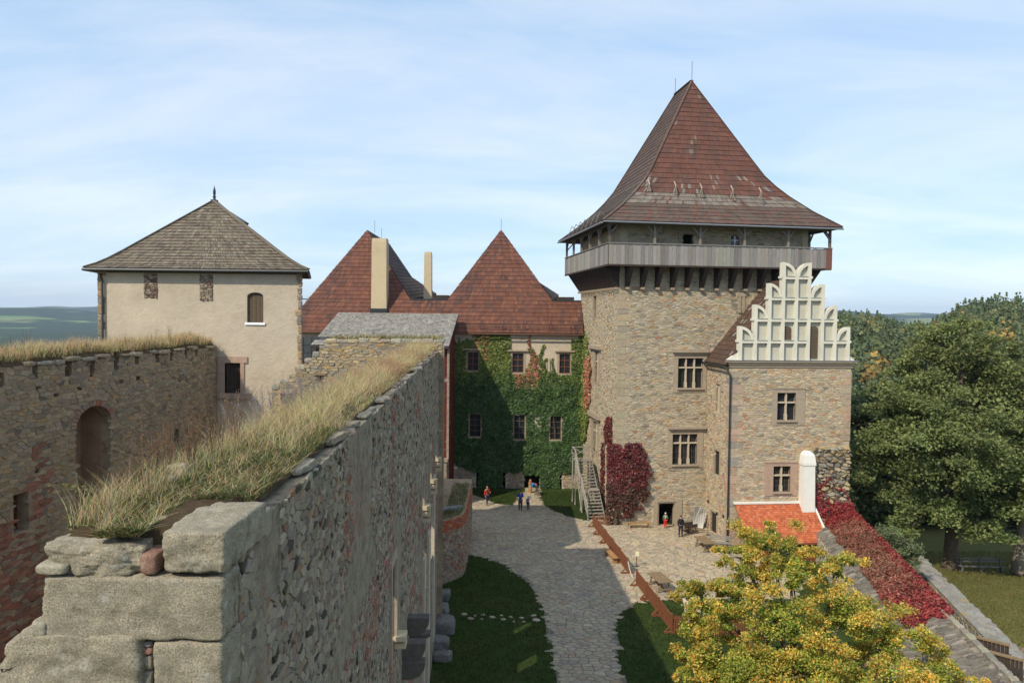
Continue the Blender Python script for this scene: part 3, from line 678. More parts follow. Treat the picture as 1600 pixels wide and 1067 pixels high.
# --- roof
ro = 0.62
E = [Z(c_fl - e1 * ro - e2 * ro, 24.33), Z(c_fr + e1 * ro - e2 * ro, 24.33), Z(c_br + e1 * ro + e2 * ro, 24.33), Z(c_bl - e1 * ro + e2 * ro, 24.33)]
ridge = (aty(1081, 127, 68.0), aty(1055, 148.5, 72.4))
def tower_col(r, p, i, n):
    c = pick([(4, (0.150, 0.066, 0.048)), (3, (0.140, 0.064, 0.050)), (1.2, (0.120, 0.062, 0.050)), (0.4, (0.10, 0.062, 0.052))], r, 0.08)
    b = noise.noise(p * 0.35); x = (p - tA).dot(e1); z = p.z
    streak = noise.noise(Vector((x * 1.6, p.y * 1.6, z * .12)))
    if streak > .25: c = mixc(c, (.085, .055, .048), min(.7, (streak - .25) * 2))
    grey = pick([(2, (0.20, 0.178, 0.152)), (1, (0.165, 0.145, 0.122)), (1, (0.225, 0.20, 0.17))], r, 0.1)
    if 26.05 < z < 26.95 + .25 * b and r.random() < .86: c = mixc(c, grey, .85)
    elif z < 26.05: c = mixc(c, pick([(2, (0.115, 0.082, 0.067)), (1, (0.14, 0.072, 0.058)), (1.4, (0.105, 0.086, 0.073))], r, .12), .92)
    elif z < 28.6 and x < 2.6 and r.random() < .55: c = grey
    elif z < 28.9 and r.random() < 0.06: c = grey
    elif r.random() < 0.006: c = (0.18, 0.15, 0.12)
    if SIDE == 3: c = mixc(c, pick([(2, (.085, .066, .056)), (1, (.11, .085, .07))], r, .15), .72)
    return c
PROF = [(0, 0), (0.18, 0.098), (.334, .20), (.42, .268), (.494, .338), (.60, .475), (1, 1)]
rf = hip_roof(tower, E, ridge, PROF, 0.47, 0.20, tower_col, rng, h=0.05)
for k, x in enumerate((1014, 1055, 1095.5, 1144, 1188)):
    y0 = 282 + k * 3
    p = aty(x, y0 + 18, 62.6 + 0.14 * k); 
    m1 = MB(); m1.col = (.38, .33, .26); q = p + Vector((0, -0.25, 0.55)); r_ = p + Vector((0, 0.45, 1.05))
    m1.beam(p + Vector((-.12, 0, 0)), q, .07, .07); m1.beam(p + Vector((.12, 0, 0)), q, .07, .07); m1.beam(q, r_, .07, .07); obj('snow_hook', m1, M['grey_wood'], rf)
for k in range(7):
    t = 0.25 + 0.1 * k; p = E[3].lerp(E[0], t) + e1 * 0.8 + Vector((0, 0, 0.72)); m1 = MB(); m1.col = (.2, .19, .18)
    m1.beam(p, p - e1 * .4 + Vector((0, 0, .32)), .05, .05); m1.beam(p - e1 * .4 + Vector((0, 0, .32)), p - e1 * .75 - Vector((0, 0, .6)), .05, .05); obj('snow_guard', m1, M['grey_wood'], rf)
m1 = MB()
for a, b in ((E[0], E[1]), (E[3], E[0])):
    o_ = (e2 if a is E[0] else e1) * -0.08; m1.tube([a + o_ + Vector((0, 0, -.1)), b + o_ + Vector((0, 0, -.16))], 0.075, 6)
obj('gutter', m1, M['metal_grey'], rf)
m1 = MB(); m1.tube([ridge[0] + Vector((0, 0, -.1)), ridge[0] + Vector((0, 0, 1.7))], 0.02, 4); m1.tube([ridge[1], ridge[1] + Vector((0, 0, 1.5))], 0.02, 4); obj('lightning_rod', m1, M['iron'], rf)

# ------------------------------------------------------------------ annex with the stepped white gable
aA = aty(1143, 566, 58.5); aB = aty(1330, 568, 59.4)
AF = Face(aA, (aB - aA).xy); AW = (aB - aA).xy.length
aJ = TF.p(AL_u0, 0, 0); AL = Face(aJ, (aA - aJ).xy); ALW = (aA - aJ).xy.length
CZ = AF.uv(1236, 574)[1]            # underside of the cornice
annex = thing('gabled_annex', 'narrow rubble stone wing with white stepped gable of half-round panels', 'building', (aA.x, aA.y, 0))
AFH = {'up': AF.rect(1214, 613.5, 1243, 656), 'lo': AF.rect(1207.8, 728, 1234.6, 767.6)}
AFO = {'up': AF.rect(1206, 604.7, 1257, 664), 'lo': AF.rect(1194, 720, 1245, 774)}
ALH = {'a': AL.rect(1119.5, 600, 1125.5, 642), 'b': AL.rect(1117, 704, 1124.5, 742), 'c': AL.rect(1111, 800, 1120, 832)}
mb = MB(); wall_with_holes(mb, AF, 0, AW, -3.3, CZ, list(AFH.values())); wall_with_holes(mb, AL, 0, ALW, -3.3, CZ, list(ALH.values()), 0.12)
bR = aB + Vector((AF.n.x * -6, AF.n.y * -6, 0)); mb.poly(Z(aB, -3.3), Z(bR, -3.3), Z(bR, CZ), Z(aB, CZ))
obj('wall', mb, M['mortar_warm'], annex)
APAL = [(6, (0.48, 0.395, 0.28)), (3, (0.44, 0.36, 0.26)), (2, (0.38, 0.325, 0.245)), (1.5, (0.47, 0.32, 0.19)), (0.5, (0.42, 0.25, 0.16)), (0.7, (0.29, 0.25, 0.205))]
rz = AF.rect(1269, 697, 1330, 785)
cells = [c for c in voronoi(0.5, AW - 0.35, -2.6, CZ - 0.1, 0.46, 0.18, rng, 0.48) if not in_rects(c[0], c[1], list(AFO.values()), 0.06)]
lay_stones(annex, [c for c in cells if not (c[0] > rz[0] and c[1] < rz[3])], lambda u, v, d: AF.p(u, v, d), 0.042, 0.014, lambda u, v, r: pick(APAL, r), rng, M['stone'], 90, 11)
RPAL = [(3, (0.33, 0.28, 0.20)), (2, (0.27, 0.25, 0.21)), (2, (0.40, 0.31, 0.18)), (1, (0.20, 0.185, 0.16))]
lay_stones(annex, voronoi(rz[0], AW + 0.05, -2.6, rz[3], 0.62, 0.26, rng, 0.45), lambda u, v, d: AF.p(u, v, d + 0.05), 0.22, 0.03, lambda u, v, r: pick(RPAL, r), rng, M['stone'], 60, 11, 'rough_stone', rough=0.6)
lay_stones(annex, [c for c in voronoi(0.1, ALW - 0.4, -1.2, CZ - 0.2, 0.44, 0.18, rng, 0.48) if not in_rects(c[0], c[1], list(ALH.values()), 0.1)],
           lambda u, v, d: AL.p(u, v, d), 0.04, 0.014, lambda u, v, r: pick(APAL, r), rng, M['stone'], 0)
v = -1.2; k = 0
while v < CZ - 0.5:
    h = rng.uniform(0.42, 0.75); wf, wl = (0.95, 0.45) if k % 2 else (0.55, 0.8); m1 = MB()
    poly = [AF.p(-0.045, v, 0.045), AF.p(wf, v, 0.045), AF.p(wf, v, -0.2), AL.p(ALW - wl, v, -0.15), AL.p(ALW - wl, v, 0.045)]
    m1.prism(poly, (0, 0, min(h, CZ - v) - 0.025), pick([(3, (0.40, 0.33, 0.245)), (2, (0.42, 0.30, 0.22)), (1, (0.30, 0.27, 0.22))], rng)); obj('quoin_stone', m1, M['stone'], annex, pivot=poly[0])
    m1 = MB(); wr = rng.uniform(0.5, 0.95)
    if v > rz[3]: m1.fbox(AF, AW - wr, v, AW + 0.04, min(v + h, CZ) - 0.025, -0.4, 0.045, pick([(3, (0.38, 0.31, 0.225)), (1, (0.42, 0.29, 0.2))], rng)); obj('quoin_stone', m1, M['stone'], annex, pivot=AF.p(AW, v, 0))
    v += h; k += 1
stone_window(annex, AF, AFH['up'], AFO['up'], 2, 0.36, fm='frame_stone'); stone_window(annex, AF, AFH['lo'], AFO['lo'], 2, 0.37, fm='frame_pink', bars=1)
for kk in ('a', 'b', 'c'):
    a, c, b, d = ALH[kk]; mb = MB(); mb.fbox(AL, a - .15, c, a, d, -.1, .05); mb.fbox(AL, b, c, b + .15, d, -.1, .05); mb.fbox(AL, a - .15, d, b + .15, d + .15, -.1, .048); w = obj('slit_window', mb, M['frame_stone'], annex)
    m1 = MB(); m1.fbox(AL, a, c, b, d, -.12, -.1); obj('pane', m1, M['dark' if kk != 'a' else 'mullion'], w)
# three little beam holes stepping down the side wall
for x, y in ((1107.5, 783), (1121, 802), (1131.5, 806)):
    u, v = AL.uv(x, y); m1 = MB(); m1.fbox(AL, u - .14, v - .1, u + .14, v + .1, -.05, .09); obj('beam_hole', m1, M['dark'], annex)
# cornice
mb = MB()
for z0, z1, pr in ((0, .2, .10), (.2, .38, .2), (.38, .52, .32)): mb.fbox(AF, -pr, CZ + z0, AW + pr, CZ + z1 - .002, -0.45, pr)
obj('cornice', mb, M['frame_stone'], annex); CT = CZ + .52
m1 = MB(); m1.fbox(AF, -.36, CT, AW + .36, CT + .03, -.5, .37); obj('lead_flashing', m1, M['metal_grey'], annex)
# gable: columns and tiers read from the facade
gx = [AF.uv(x, 500)[0] for x in (1155, 1178, 1199.5, 1220.5, 1243, 1265, 1286.5, 1306.5, 1327.5)]
gzv = [AF.uv(1240, y)[1] for y in (564.5, 532.5, 499, 465.5, 432.5, 410)]
gzv[0] = CT + .031
body, pil = MB(), MB(); GT = -0.45
tiers = [1, 2, 3, 4, 4, 3, 2, 1]
def qarc(i, zt, flip, k=8, r0=1.0, inset=0.0):
    """quarter round crowning column i: high on the outer side"""
    a, b = gx[i], gx[i + 1]; w = (b - a); h = gzv[5] - gzv[4]
    pts = []
    for t in range(k + 1):
        th = math.pi / 2 * t / k; x, y = math.sin(th) * w * r0, math.cos(th) * h * r0
        pts.append(((a + x) if not flip else (b - x), zt + y))
    return pts
for i, n in enumerate(tiers):
    flip = i >= 4; zt = gzv[n]; a, b = gx[i], gx[i + 1]
    arc = qarc(i, zt, flip); base_ = [(a, gzv[0]), (b, gzv[0])]
    prof = ([(a, gzv[0]), (b, gzv[0])] + arc[::-1]) if not flip else ([(b, gzv[0]), (a, gzv[0])] + arc[::-1])
    body.prism([AF.p(u, v, GT + 0.0007 * i) for u, v in prof], AF.n * (0.45 - 0.16))
    # rim of the quarter round
    o1, o2 = qarc(i, zt, flip), qarc(i, zt, flip, r0=0.80)
    for q in range(8): pil.prism([AF.p(*o1[q], -.17), AF.p(*o1[q + 1], -.17), AF.p(*o2[q + 1], -.17), AF.p(*o2[q], -.17)], AF.n * (0.27))
gable = obj('gable', body, M['plaster_recess'], annex)
ED = sorted(range(9), key=lambda k: 0)
for k in range(9):
    nl = tiers[k - 1] if k > 0 else 0; nr = tiers[k] if k < 8 else 0; n = max(nl, nr)
    top = gzv[n]
    if k in (0, 1, 2, 3): top = gzv[tiers[k]] + (gzv[5] - gzv[4]) * 0.98
    elif k in (5, 6, 7, 8): top = gzv[tiers[k - 1]] + (gzv[5] - gzv[4]) * 0.98
    w = 0.13; x0, x1 = gx[k] - w, gx[k] + w
    if k < 4: x0, x1 = gx[k] - 0.02, gx[k] + 0.24
    if k > 4: x0, x1 = gx[k] - 0.24, gx[k] + 0.02
    pil.fbox(AF, x0, gzv[0], x1, top, -0.40, 0.11 + 0.0006 * k)
obj('pilaster', pil, M['plaster_white'], gable)
M['sill_lichen'] = mat('lichened_sill', (0.34, 0.37, 0.33), .8, .3, 5, .3)
for t in range(1, 5):
    cs = [i for i in range(8) if tiers[i] >= t]
    for i in cs:
        if t == 1 and i == 5: continue
        l = 0.241 if i < 4 else (0.131 if i == 4 else 0.021); r = 0.021 if i < 3 else (0.131 if i == 3 else 0.241)
        st = MB(); st.fbox(AF, gx[i] + l, gzv[t] - .20, gx[i + 1] - r, gzv[t] + .0, -.17, 0.105); obj('string_course', st, M['plaster_white'], gable)
        ld = MB(); ld.fbox(AF, gx[i] + l + .01, gzv[t] + .003, gx[i + 1] - r - .01, gzv[t] + .055, -.17, 0.14); obj('weathered_sill', ld, M['sill_lichen'], gable)
    i0, i1 = cs[0], cs[-1]
    for a_, b_ in ((gx[i0] - .12, gx[i0] - .0205), (gx[i1 + 1] + .0205, gx[i1 + 1] + .12)): st = MB(); st.fbox(AF, a_, gzv[t] - .13, b_, gzv[t] + .04, -.41, .13); obj('string_course', st, M['plaster_white'], gable)
def louvre(x0, y0, x1, y1, nm):
    a, c, b, d = AF.rect(x0, y0, x1, y1); m1 = MB(); m1.fbox(AF, a, c, b, d, -.17, -.14); n = int((d - c) / .16)
    w = obj('shuttered_opening', m1, M['dark'], gable); m1 = MB()
    for k in range(n):
        z = c + (k + .5) * (d - c) / n; P = AF.p((a + b) / 2, z, -.11); m1.box(P, AF.u * (b - a) / 2, AF.n * .02 + Vector((0, 0, -.03)), Vector((0, 0, .055)) + AF.n * .01)
    obj('louvre_slats', m1, M['shutter'], w)
    m1 = MB(); cx = (a + b) / 2
    for q in range(6):
        t0, t1 = math.pi * q / 6, math.pi * (q + 1) / 6; r = (b - a) / 2
        m1.prism([AF.p(cx + r * math.cos(t0), d + .16 * math.sin(t0), -.15), AF.p(cx + r * math.cos(t1), d + .16 * math.sin(t1), -.15), AF.p(cx, d - .01, -.15)], AF.n * .05)
    obj('arch_head', m1, M['shutter'], w)
louvre(1223.5, 513, 1237, 531, 'a'); louvre(1265.5, 513, 1278.5, 560, 'b')
# sloping shoulders beside the gable foot
m1 = MB(); m1.prism([AF.p(-.3, CT + .03, -.4), AF.p(gx[0] - .02, CT + .03, -.4), AF.p(gx[0] - .02, CT + .6, -.4)], AF.n * .35); m1.prism([AF.p(gx[8] + .02, CT + .03, -.4), AF.p(AW + .3, CT + .03, -.4), AF.p(gx[8] + .02, CT + .5, -.4)], AF.n * .35); obj('shoulder', m1, M['plaster_white'], gable)
# roof behind the gable, running back into the tower
RZ = 19.9; mid = (gx[0] + gx[8]) / 2; back = 7.0
e_l0, e_l1 = AL.p(ALW - .1, CZ + .15, .35), AL.p(-.2, CZ + .15, .35)
r0, r1 = AF.p(mid, RZ, -.3), AF.p(mid, RZ, -back)
def brown(r, p, i, n):
    if r.random() < 0.035: return (0.26, 0.23, 0.2)
    return pick([(3, (0.10, 0.062, 0.045)), (2, (0.085, 0.057, 0.044)), (1, (0.12, 0.07, 0.05))], r, .12)
e_r0, e_r1 = AF.p(AW + .3, CZ + .35, -.3), AF.p(AW + .3, CZ + .35, -back)
sh = MB(); bd = MB(); dn = Vector((0, 0, -.05))
shingles(sh, e_l1, e_l0, r0, r1, 0.45, 0.3, brown, rng); shingles(sh, e_r0, e_r1, r1, r0, 0.45, 0.3, brown, rng)
bd.poly(e_l1 + dn, e_l0 + dn, r0 + dn, r1 + dn); bd.poly(e_r0 + dn, e_r1 + dn, r1 + dn, r0 + dn)
rf = obj('roof', bd, M['under'], annex); obj('roof_shingles', sh, M['shingle'], rf, kind='stuff')
m1 = MB(); m1.tube([e_l1 + AL.n * .1 + Vector((0, 0, -.1)), e_l0 + AL.n * .1 + Vector((0, 0, -.14))], .08, 6); obj('gutter', m1, M['metal_dark'], rf)
m1 = MB(); dp = AF.p(-.12, 0, .16); m1.tube([e_l0 + AL.n * .1 + Vector((0, 0, -.14)), Z(dp, CZ - .6), Z(dp, gz(17.0) + .05)], .075, 8); obj('downpipe', m1, M['metal_dark'], annex)

# ------------------------------------------------------------------ tiled timber shed and its white chimney
shed = thing('timber_shed', 'small timber shed with bright orange tiled roof and tall white chimney', 'shed', AF.p(3, -1.3, 2))
su0, sz1 = AF.uv(1147, 786); su1, _ = AF.uv(1268, 790)
st0, st1 = AF.p(su0, sz1, .12), AF.p(su1, sz1, .12); se0, se1 = AF.p(su0, sz1 - 2.36, 2.75), AF.p(su1 + .12, sz1 - 2.36, 2.75)
sh = MB(); orange = lambda r, p, i, n: pick([(4, (0.47, 0.125, 0.05)), (2, (0.40, 0.10, 0.045)), (2, (0.50, 0.16, 0.075)), (.8, (0.32, 0.09, 0.05))], r, .12)
shingles(sh, se0, se1, st1, st0, 0.19, 0.18, orange, rng, h=.03)
bd = MB(); bd.poly(se0 + dn, se1 + dn, st1 + dn, st0 + dn); bd.poly(se0 + dn * 2, se1 + dn * 2, st1 + dn * 2, st0 + dn * 2); bd.poly(se0 + dn, se1 + dn, se1 + dn * 2, se0 + dn * 2)
rf = obj('roof', bd, M['brown_wood'], shed); obj('roof_tiles', sh, M['tile'], rf, kind='stuff')
m1 = MB(); up = Vector((0, 0, .07)); m1.beam(se1 + up * .4, st1 + up * .4, .14, .12); m1.fbox(AF, su0 - .1, sz1 - .02, AF.uv(1250, 786)[0], sz1 + .13, .075, .26); obj('mortar_verge', m1, M['whitewash'], rf)
n = 44
for k in range(n):
    a, b = lerp(su0 + .2, su1, k / n), lerp(su0 + .2, su1, (k + 1) / n); m1 = MB(); m1.fbox(AF, a + .008, -1.9, b - .008, sz1 - 2.3, 2.3, 2.34 + .012 * (k % 2)); obj('wall_board', m1, M['brown_wood'], shed, pivot=AF.p(a, -1.9, 2.3))
for k in range(11): m1 = MB(); d0 = .15 + k * .2; m1.fbox(AF, su1, -1.9, su1 + .04, sz1 - .2 - .86 * (d0 + .18), d0, d0 + .185); obj('wall_board', m1, M['brown_wood'], shed, pivot=AF.p(su1, -1.9, d0))
for x in (1205, 1232):
    u, _ = AF.uv(x, 860); m1 = MB(); m1.fbox(AF, u - .4, -.9, u + .4, .0, 2.37, 2.40); obj('window', m1, M['glass'], shed)
cu0, czt = AF.uv(1249.5, 706); cu1, _ = AF.uv(1267, 706); m1 = MB()
def ring(z, g): return [AF.p(cu0 - g, z, .75 + g), AF.p(cu1 + g, z, .75 + g), AF.p(cu1 + g, z, .04), AF.p(cu0 - g, z, .04)]
zs = [(.9, .06), (czt - .95, 0), (czt - .92, .05), (czt - .75, .05), (czt - .15, -.03), (czt, -.12), (czt + .14, -.3)]
for (z0, g0), (z1, g1) in zip(zs, zs[1:]):
    A, B = ring(z0, g0), ring(z1, g1)
    for k in range(4): m1.poly(A[k], A[(k + 1) % 4], B[(k + 1) % 4], B[k])
m1.poly(*ring(*zs[-1])); obj('chimney', m1, M['whitewash'], shed)

# ------------------------------------------------------------------ ivy-clad building with two steep roofs
IV = Face(aty(440, 600, 74.5), (1, 0)); iu1 = IV.uv(912, 620)[0] + .4; EZ = 15.3
ivyb = thing('ivy_clad_building', 'cream wing with twin steep red roofs, its courtyard front under green ivy', 'building', IV.p(18, 0, 0))
IW = [(730.5, 550, 747.5, 579), (800.5, 552, 818, 582), (874, 553, 891, 583.5)]; IM = [(733.5, 646.5, 751, 682), (803, 648.5, 820, 686), (859.5, 650.5, 876.5, 686.5)]
IDo = [(698, 730, 705, 758), (744, 733, 749, 762), (785, 737, 790, 763), (819, 738, 843, 763.5), (873, 739, 878, 764)]
rects = [IV.rect(*r) for r in IW + IM + IDo]
rects = rects[:6] + [(a, 0.0, b, d) for a, c, b, d in rects[6:]]
mb = MB(); wall_with_holes(mb, IV, 0, iu1, -1, EZ, rects, .3)
for x in (0, iu1): mb.poly(IV.p(x, -1, 0), IV.p(x, EZ, 0), IV.p(x, EZ, -14), IV.p(x, -1, -14))
obj('wall', mb, M['plaster'], ivyb)
for r in rects[:3]: casement(ivyb, IV, r, (r[0] - .22, r[1] - .15, r[2] + .22, r[3] + .2), 2, 3, hood=(r[0] - .45, r[3] + .2, r[2] + .45, r[3] + .34))
for r in rects[3:6]: casement(ivyb, IV, r, (r[0] - .15, r[1] - .15, r[2] + .15, r[3] + .15), 2, 4, 'shutter', depth=-.2)
for r in rects[6:]: dark_room(ivyb, IV, r, 1.6, -.3)
lay_stones(ivyb, [c for c in voronoi(IV.uv(690, 745)[0], iu1 - .1, 0, 2.7, 0.5, 0.22, rng, .45) if not in_rects(c[0], c[1], rects[6:], .12) and c[1] < 2.3 + .35 * math.sin(c[0] * 1.7)],
           lambda u, v, d: IV.p(u, v, d), 0.07, 0.02, lambda u, v, r: pick([(3, (0.33, 0.27, 0.20)), (2, (0.28, 0.24, 0.19)), (1, (0.36, 0.24, 0.16))], r), rng, M['stone'], 0, rest='base_stones')
m1 = MB(); a, c, b, d = IV.rect(709, 728.5, 714.5, 732); m1.fbox(IV, a, c, b, d, .08, .1); obj('notice', m1, M['paper'], ivyb)
# roof: one steep front slope cut into two peaks
ey = 74.1; e0 = Vector((0, ey, 15.42)); sl = Vector((0, 7.0, 10.3)).normalized(); PN = Vector((0, -sl.z, sl.y))
def rp(x, y): return atplane(x, y, e0, PN)
def red2(r, p, i, n):
    b = noise.noise(p * 0.3) + noise.noise(Vector((p.x * 2.2, p.y * .3, p.z * .3))) * .5
    c = pick([(4, (0.155, 0.064, 0.042)), (3, (0.135, 0.058, 0.042)), (1, (0.18, 0.078, 0.048)), (1, (0.10, 0.054, 0.044))], r, .14)
    if b > .25 and r.random() < .7: c = pick([(1, (0.085, 0.048, 0.04)), (1, (0.105, 0.052, 0.042))], r, .15)
    return c
sh, bd = MB(), MB(); off = PN * -.06
pk1, pk2 = rp(574, 359.4), rp(783, 359.4); vl, vr = rp(641, 468), rp(699, 470); l0 = rp(440, 516.2); ln = rp(471.5, 478)
va = rp(863, 472.5); vb = rp(909, 473.5); br_ = rp(911.5, 518.3)
def on_line(p, q, t): return p.lerp(q, t)
zv = vl.z; ymid = vl.y
# lower band from eave to valley level, then the two peaks
lowl = l0.lerp(pk1, (zv - l0.z) / (pk1.z - l0.z))
ebr = Vector((br_.x, l0.y, l0.z)); vb2 = Vector((vb.x, ymid, zv)); va2 = Vector((va.x, ymid, zv)); vr2 = Vector((vr.x, ymid, zv)); vl2 = Vector((vl.x, ymid, zv))
for q in ((l0, ebr, vb2, lowl), (lowl, vl2, pk1, pk1), (vr2, va2, pk2, pk2)):
    shingles(sh, *q, .5, .22, red2, rng, .055); bd.poly(*[p + off for p in q])
back_d = 11.0; dirb = Vector((0.0425, 1, 0))
for pk, vL, vRt, xo in ((pk1, lowl, vl2, 0.0), (pk2, vr2, va2, 0.6)):
    rb = pk + dirb * back_d + Vector((0, 0, -.35)); q1f = vRt.lerp(pk, .33) + Vector((0.05, 0, 0)); q0b = Vector((vRt.x + 1.0 + xo, pk.y + back_d, zv + 1.0)); q1b = rb.lerp(q0b, .62) + Vector((-.75, 0, -.35))
    old = lambda r, p, i, n: mixc(red2(r, p, i, n), (.06, .05, .045), .7)  # shade painted in: slopes turned from the sun get darker, greyer shingles
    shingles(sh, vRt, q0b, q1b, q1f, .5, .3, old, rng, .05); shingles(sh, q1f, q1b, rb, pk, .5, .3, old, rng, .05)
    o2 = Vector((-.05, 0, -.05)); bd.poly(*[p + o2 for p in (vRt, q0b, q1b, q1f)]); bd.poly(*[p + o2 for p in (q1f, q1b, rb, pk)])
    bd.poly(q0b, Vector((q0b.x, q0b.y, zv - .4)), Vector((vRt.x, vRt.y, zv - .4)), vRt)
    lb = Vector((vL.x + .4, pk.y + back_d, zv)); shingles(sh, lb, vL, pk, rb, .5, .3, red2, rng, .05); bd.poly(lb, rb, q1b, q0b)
bd.poly(Vector((l0.x, ymid, zv - .03)), Vector((vb.x, ymid, zv - .03)), Vector((vb.x, ymid + 16, zv - .03)), Vector((l0.x, ymid + 16, zv - .03)))
rf = obj('roof', bd, M['under'], ivyb); obj('roof_shingles', sh, M['shingle'], rf, kind='stuff')
m1 = MB(); m1.tube([l0 + Vector((0, -.1, -.1)), ebr + Vector((0, -.1, -.14))], .08, 6); obj('gutter', m1, mat('copper_gutter', (.16, .075, .05), .5, .2, 3, 0, metal=.3), rf)
m1 = MB(); m1.beam(vl2 + Vector((0, 0, .03)), vr2 + Vector((0, 0, .03)), .2, .12); m1.beam(va2 + Vector((0, 0, .03)), vb2 + Vector((0, 0, .03)), .2, .12); obj('valley_flashing', m1, M['metal_dark'], rf)
for x in (750, 785, 821, 858.5, 892.5):
    p = rp(x, 514); m1 = MB(); q = p + PN * .75 + Vector((0, 0, .2)); m1.tube([p, q], .03, 4); m1.tube([q, p + sl * 1.1], .025, 4); obj('snow_fence_post', m1, M['metal_grey'], rf)
m1 = MB()
for k in (.35, .72): m1.tube([rp(728, 514) + PN * k + Vector((0, 0, .2 * k)), rp(908, 516.5) + PN * k + Vector((0, 0, .2 * k))], .02, 4)
obj('snow_rail', m1, M['iron'], rf)
def chimney(pxl, pxr, ytop, ybase, Y, dep, flash=None):
    a = aty(pxl, ytop, Y); b = aty(pxr, ytop, Y); z0 = aty((pxl + pxr) / 2, ybase, Y).z; m1 = MB(); w = b.x - a.x; cx = (a.x + b.x) / 2
    R_ = lambda z, g: [Vector((cx - w / 2 - g, Y - g, z)), Vector((cx + w / 2 + g, Y - g, z)), Vector((cx + w / 2 + g, Y + dep + g, z)), Vector((cx - w / 2 - g, Y + dep + g, z))]
    zs = [(z0 - 1.5, .05), (lerp(z0, a.z, .3), 0.0), (a.z - .35, -.02), (a.z, -.06)]
    for (p0, g0), (p1, g1) in zip(zs, zs[1:]):
        A, B = R_(p0, g0), R_(p1, g1)
        for k in range(4): m1.poly(A[k], A[(k + 1) % 4], B[(k + 1) % 4], B[k])
    m1.poly(*R_(a.z, -.06)); m1.poly(*R_(a.z + .002, -.2)); c = obj('chimney', m1, M['chimney_plaster'], ivyb)
    if flash: m1 = MB(); m1.prism(R_(z0 - .3, .09), (0, 0, .55)); obj('lead_flashing', m1, M['metal_dark'], c)
chimney(580.5, 604, 372, 486, 75.0, 1.5, True); chimney(662.5, 674.5, 393.5, 468, 80.0, .9)
for x0, x1, y0, y1, Y in ((867.5, 897, 464, 475, 82), (675, 700, 461, 470, 84)):
    a, b = aty(x0, y0, Y), aty(x1, y1, Y); m1 = MB(); m1.box8([(a.x, Y, b.z - .6), (b.x, Y, b.z - .6), (b.x, Y + 3, b.z - .6), (a.x, Y + 3, b.z - .6), (a.x, Y, a.z), (b.x, Y, a.z), (b.x, Y + 3, a.z), (a.x, Y + 3, a.z)]); obj('roof_hatch', m1, M['under'], ivyb)
m1 = MB()
for p, h in ((pk1 + Vector((.6, 1, 0)), 1.1), (pk2 + Vector((0, .3, 0)), 1.2), (pk1 + dirb * 7, 1.0)): m1.tube([p - Vector((0, 0, .2)), p + Vector((0, 0, h))], .018, 4)
obj('lightning_rod', m1, M['iron'], rf)

# ------------------------------------------------------------------ grey-roofed lean-to with the red wall
gb = thing('grey_roofed_building', 'dark red painted building with weathered grey shingle lean-to roof', 'building', (-8, 66.5, 0))
gA, gB = aty(529, 489.5, 73.9), aty(716.5, 493, 73.9); gC = aty(701.5, 541, 66.0); gD = Vector((gA.x - .6, 66.0, gC.z)); gB.z = gA.z = 16.95
sh, bd = MB(), MB()
gcol = lambda r, p, i, n: pick([(3, (0.29, 0.27, 0.24)), (2, (0.245, 0.23, 0.205)), (1, (0.33, 0.305, 0.27)), (.6, (0.19, 0.175, 0.16))], r, .12)
shingles(sh, gD, gC, gB, gA, .34, .2, gcol, rng, .05); bd.poly(*[p + Vector((0, 0, -.06)) for p in (gD, gC, gB, gA)]); bd.poly(*[p + Vector((0, 0, -.22)) for p in (gD, gC, gB, gA)])
bd.poly(gC + dn, gB + dn, gB + dn * 4, gC + dn * 4); bd.poly(gD + dn, gC + dn, gC + dn * 4, gD + dn * 4)
rf = obj('roof', bd, M['under'], gb); obj('roof_shingles', sh, M['shingle'], rf, kind='stuff')
m1 = MB(); x1 = gC.x - .12; x0 = gD.x + .3
P = [Vector((x0, 66.6, -1)), Vector((x1, 66.6, -1)), Vector((x1 + .0, 74.3, -1)), Vector((x0, 74.3, -1))]
T = [Vector((x0, 66.6, gC.z - .1)), Vector((x1, 66.6, gC.z - .1)), Vector((x1, 74.3, gA.z - .3)), Vector((x0, 74.3, gA.z - .3))]
m1.add(P + T, [(0, 1, 5, 4), (1, 2, 6, 5), (3, 0, 4, 7)]); obj('wall', m1, M['red_paint'], gb)
m1 = MB(); m1.box((x1 + .03, 66.5, 6.8), (.10, 0, 0), (0, .12, 0), (0, 0, 7.2)); obj('corner_pilaster', m1, M['mortar_grey'], gb)
m1 = MB(); m1.box((x1 - .9, 66.4, 2.0), (.9, 0, 0), (0, .5, 0), (0, 0, 2.2)); m1.box((x1 - .9, 66.35, 4.3), (1.0, 0, 0), (0, .55, 0), (0, 0, .12)); obj('buttress', m1, M['mortar_grey'], gb)
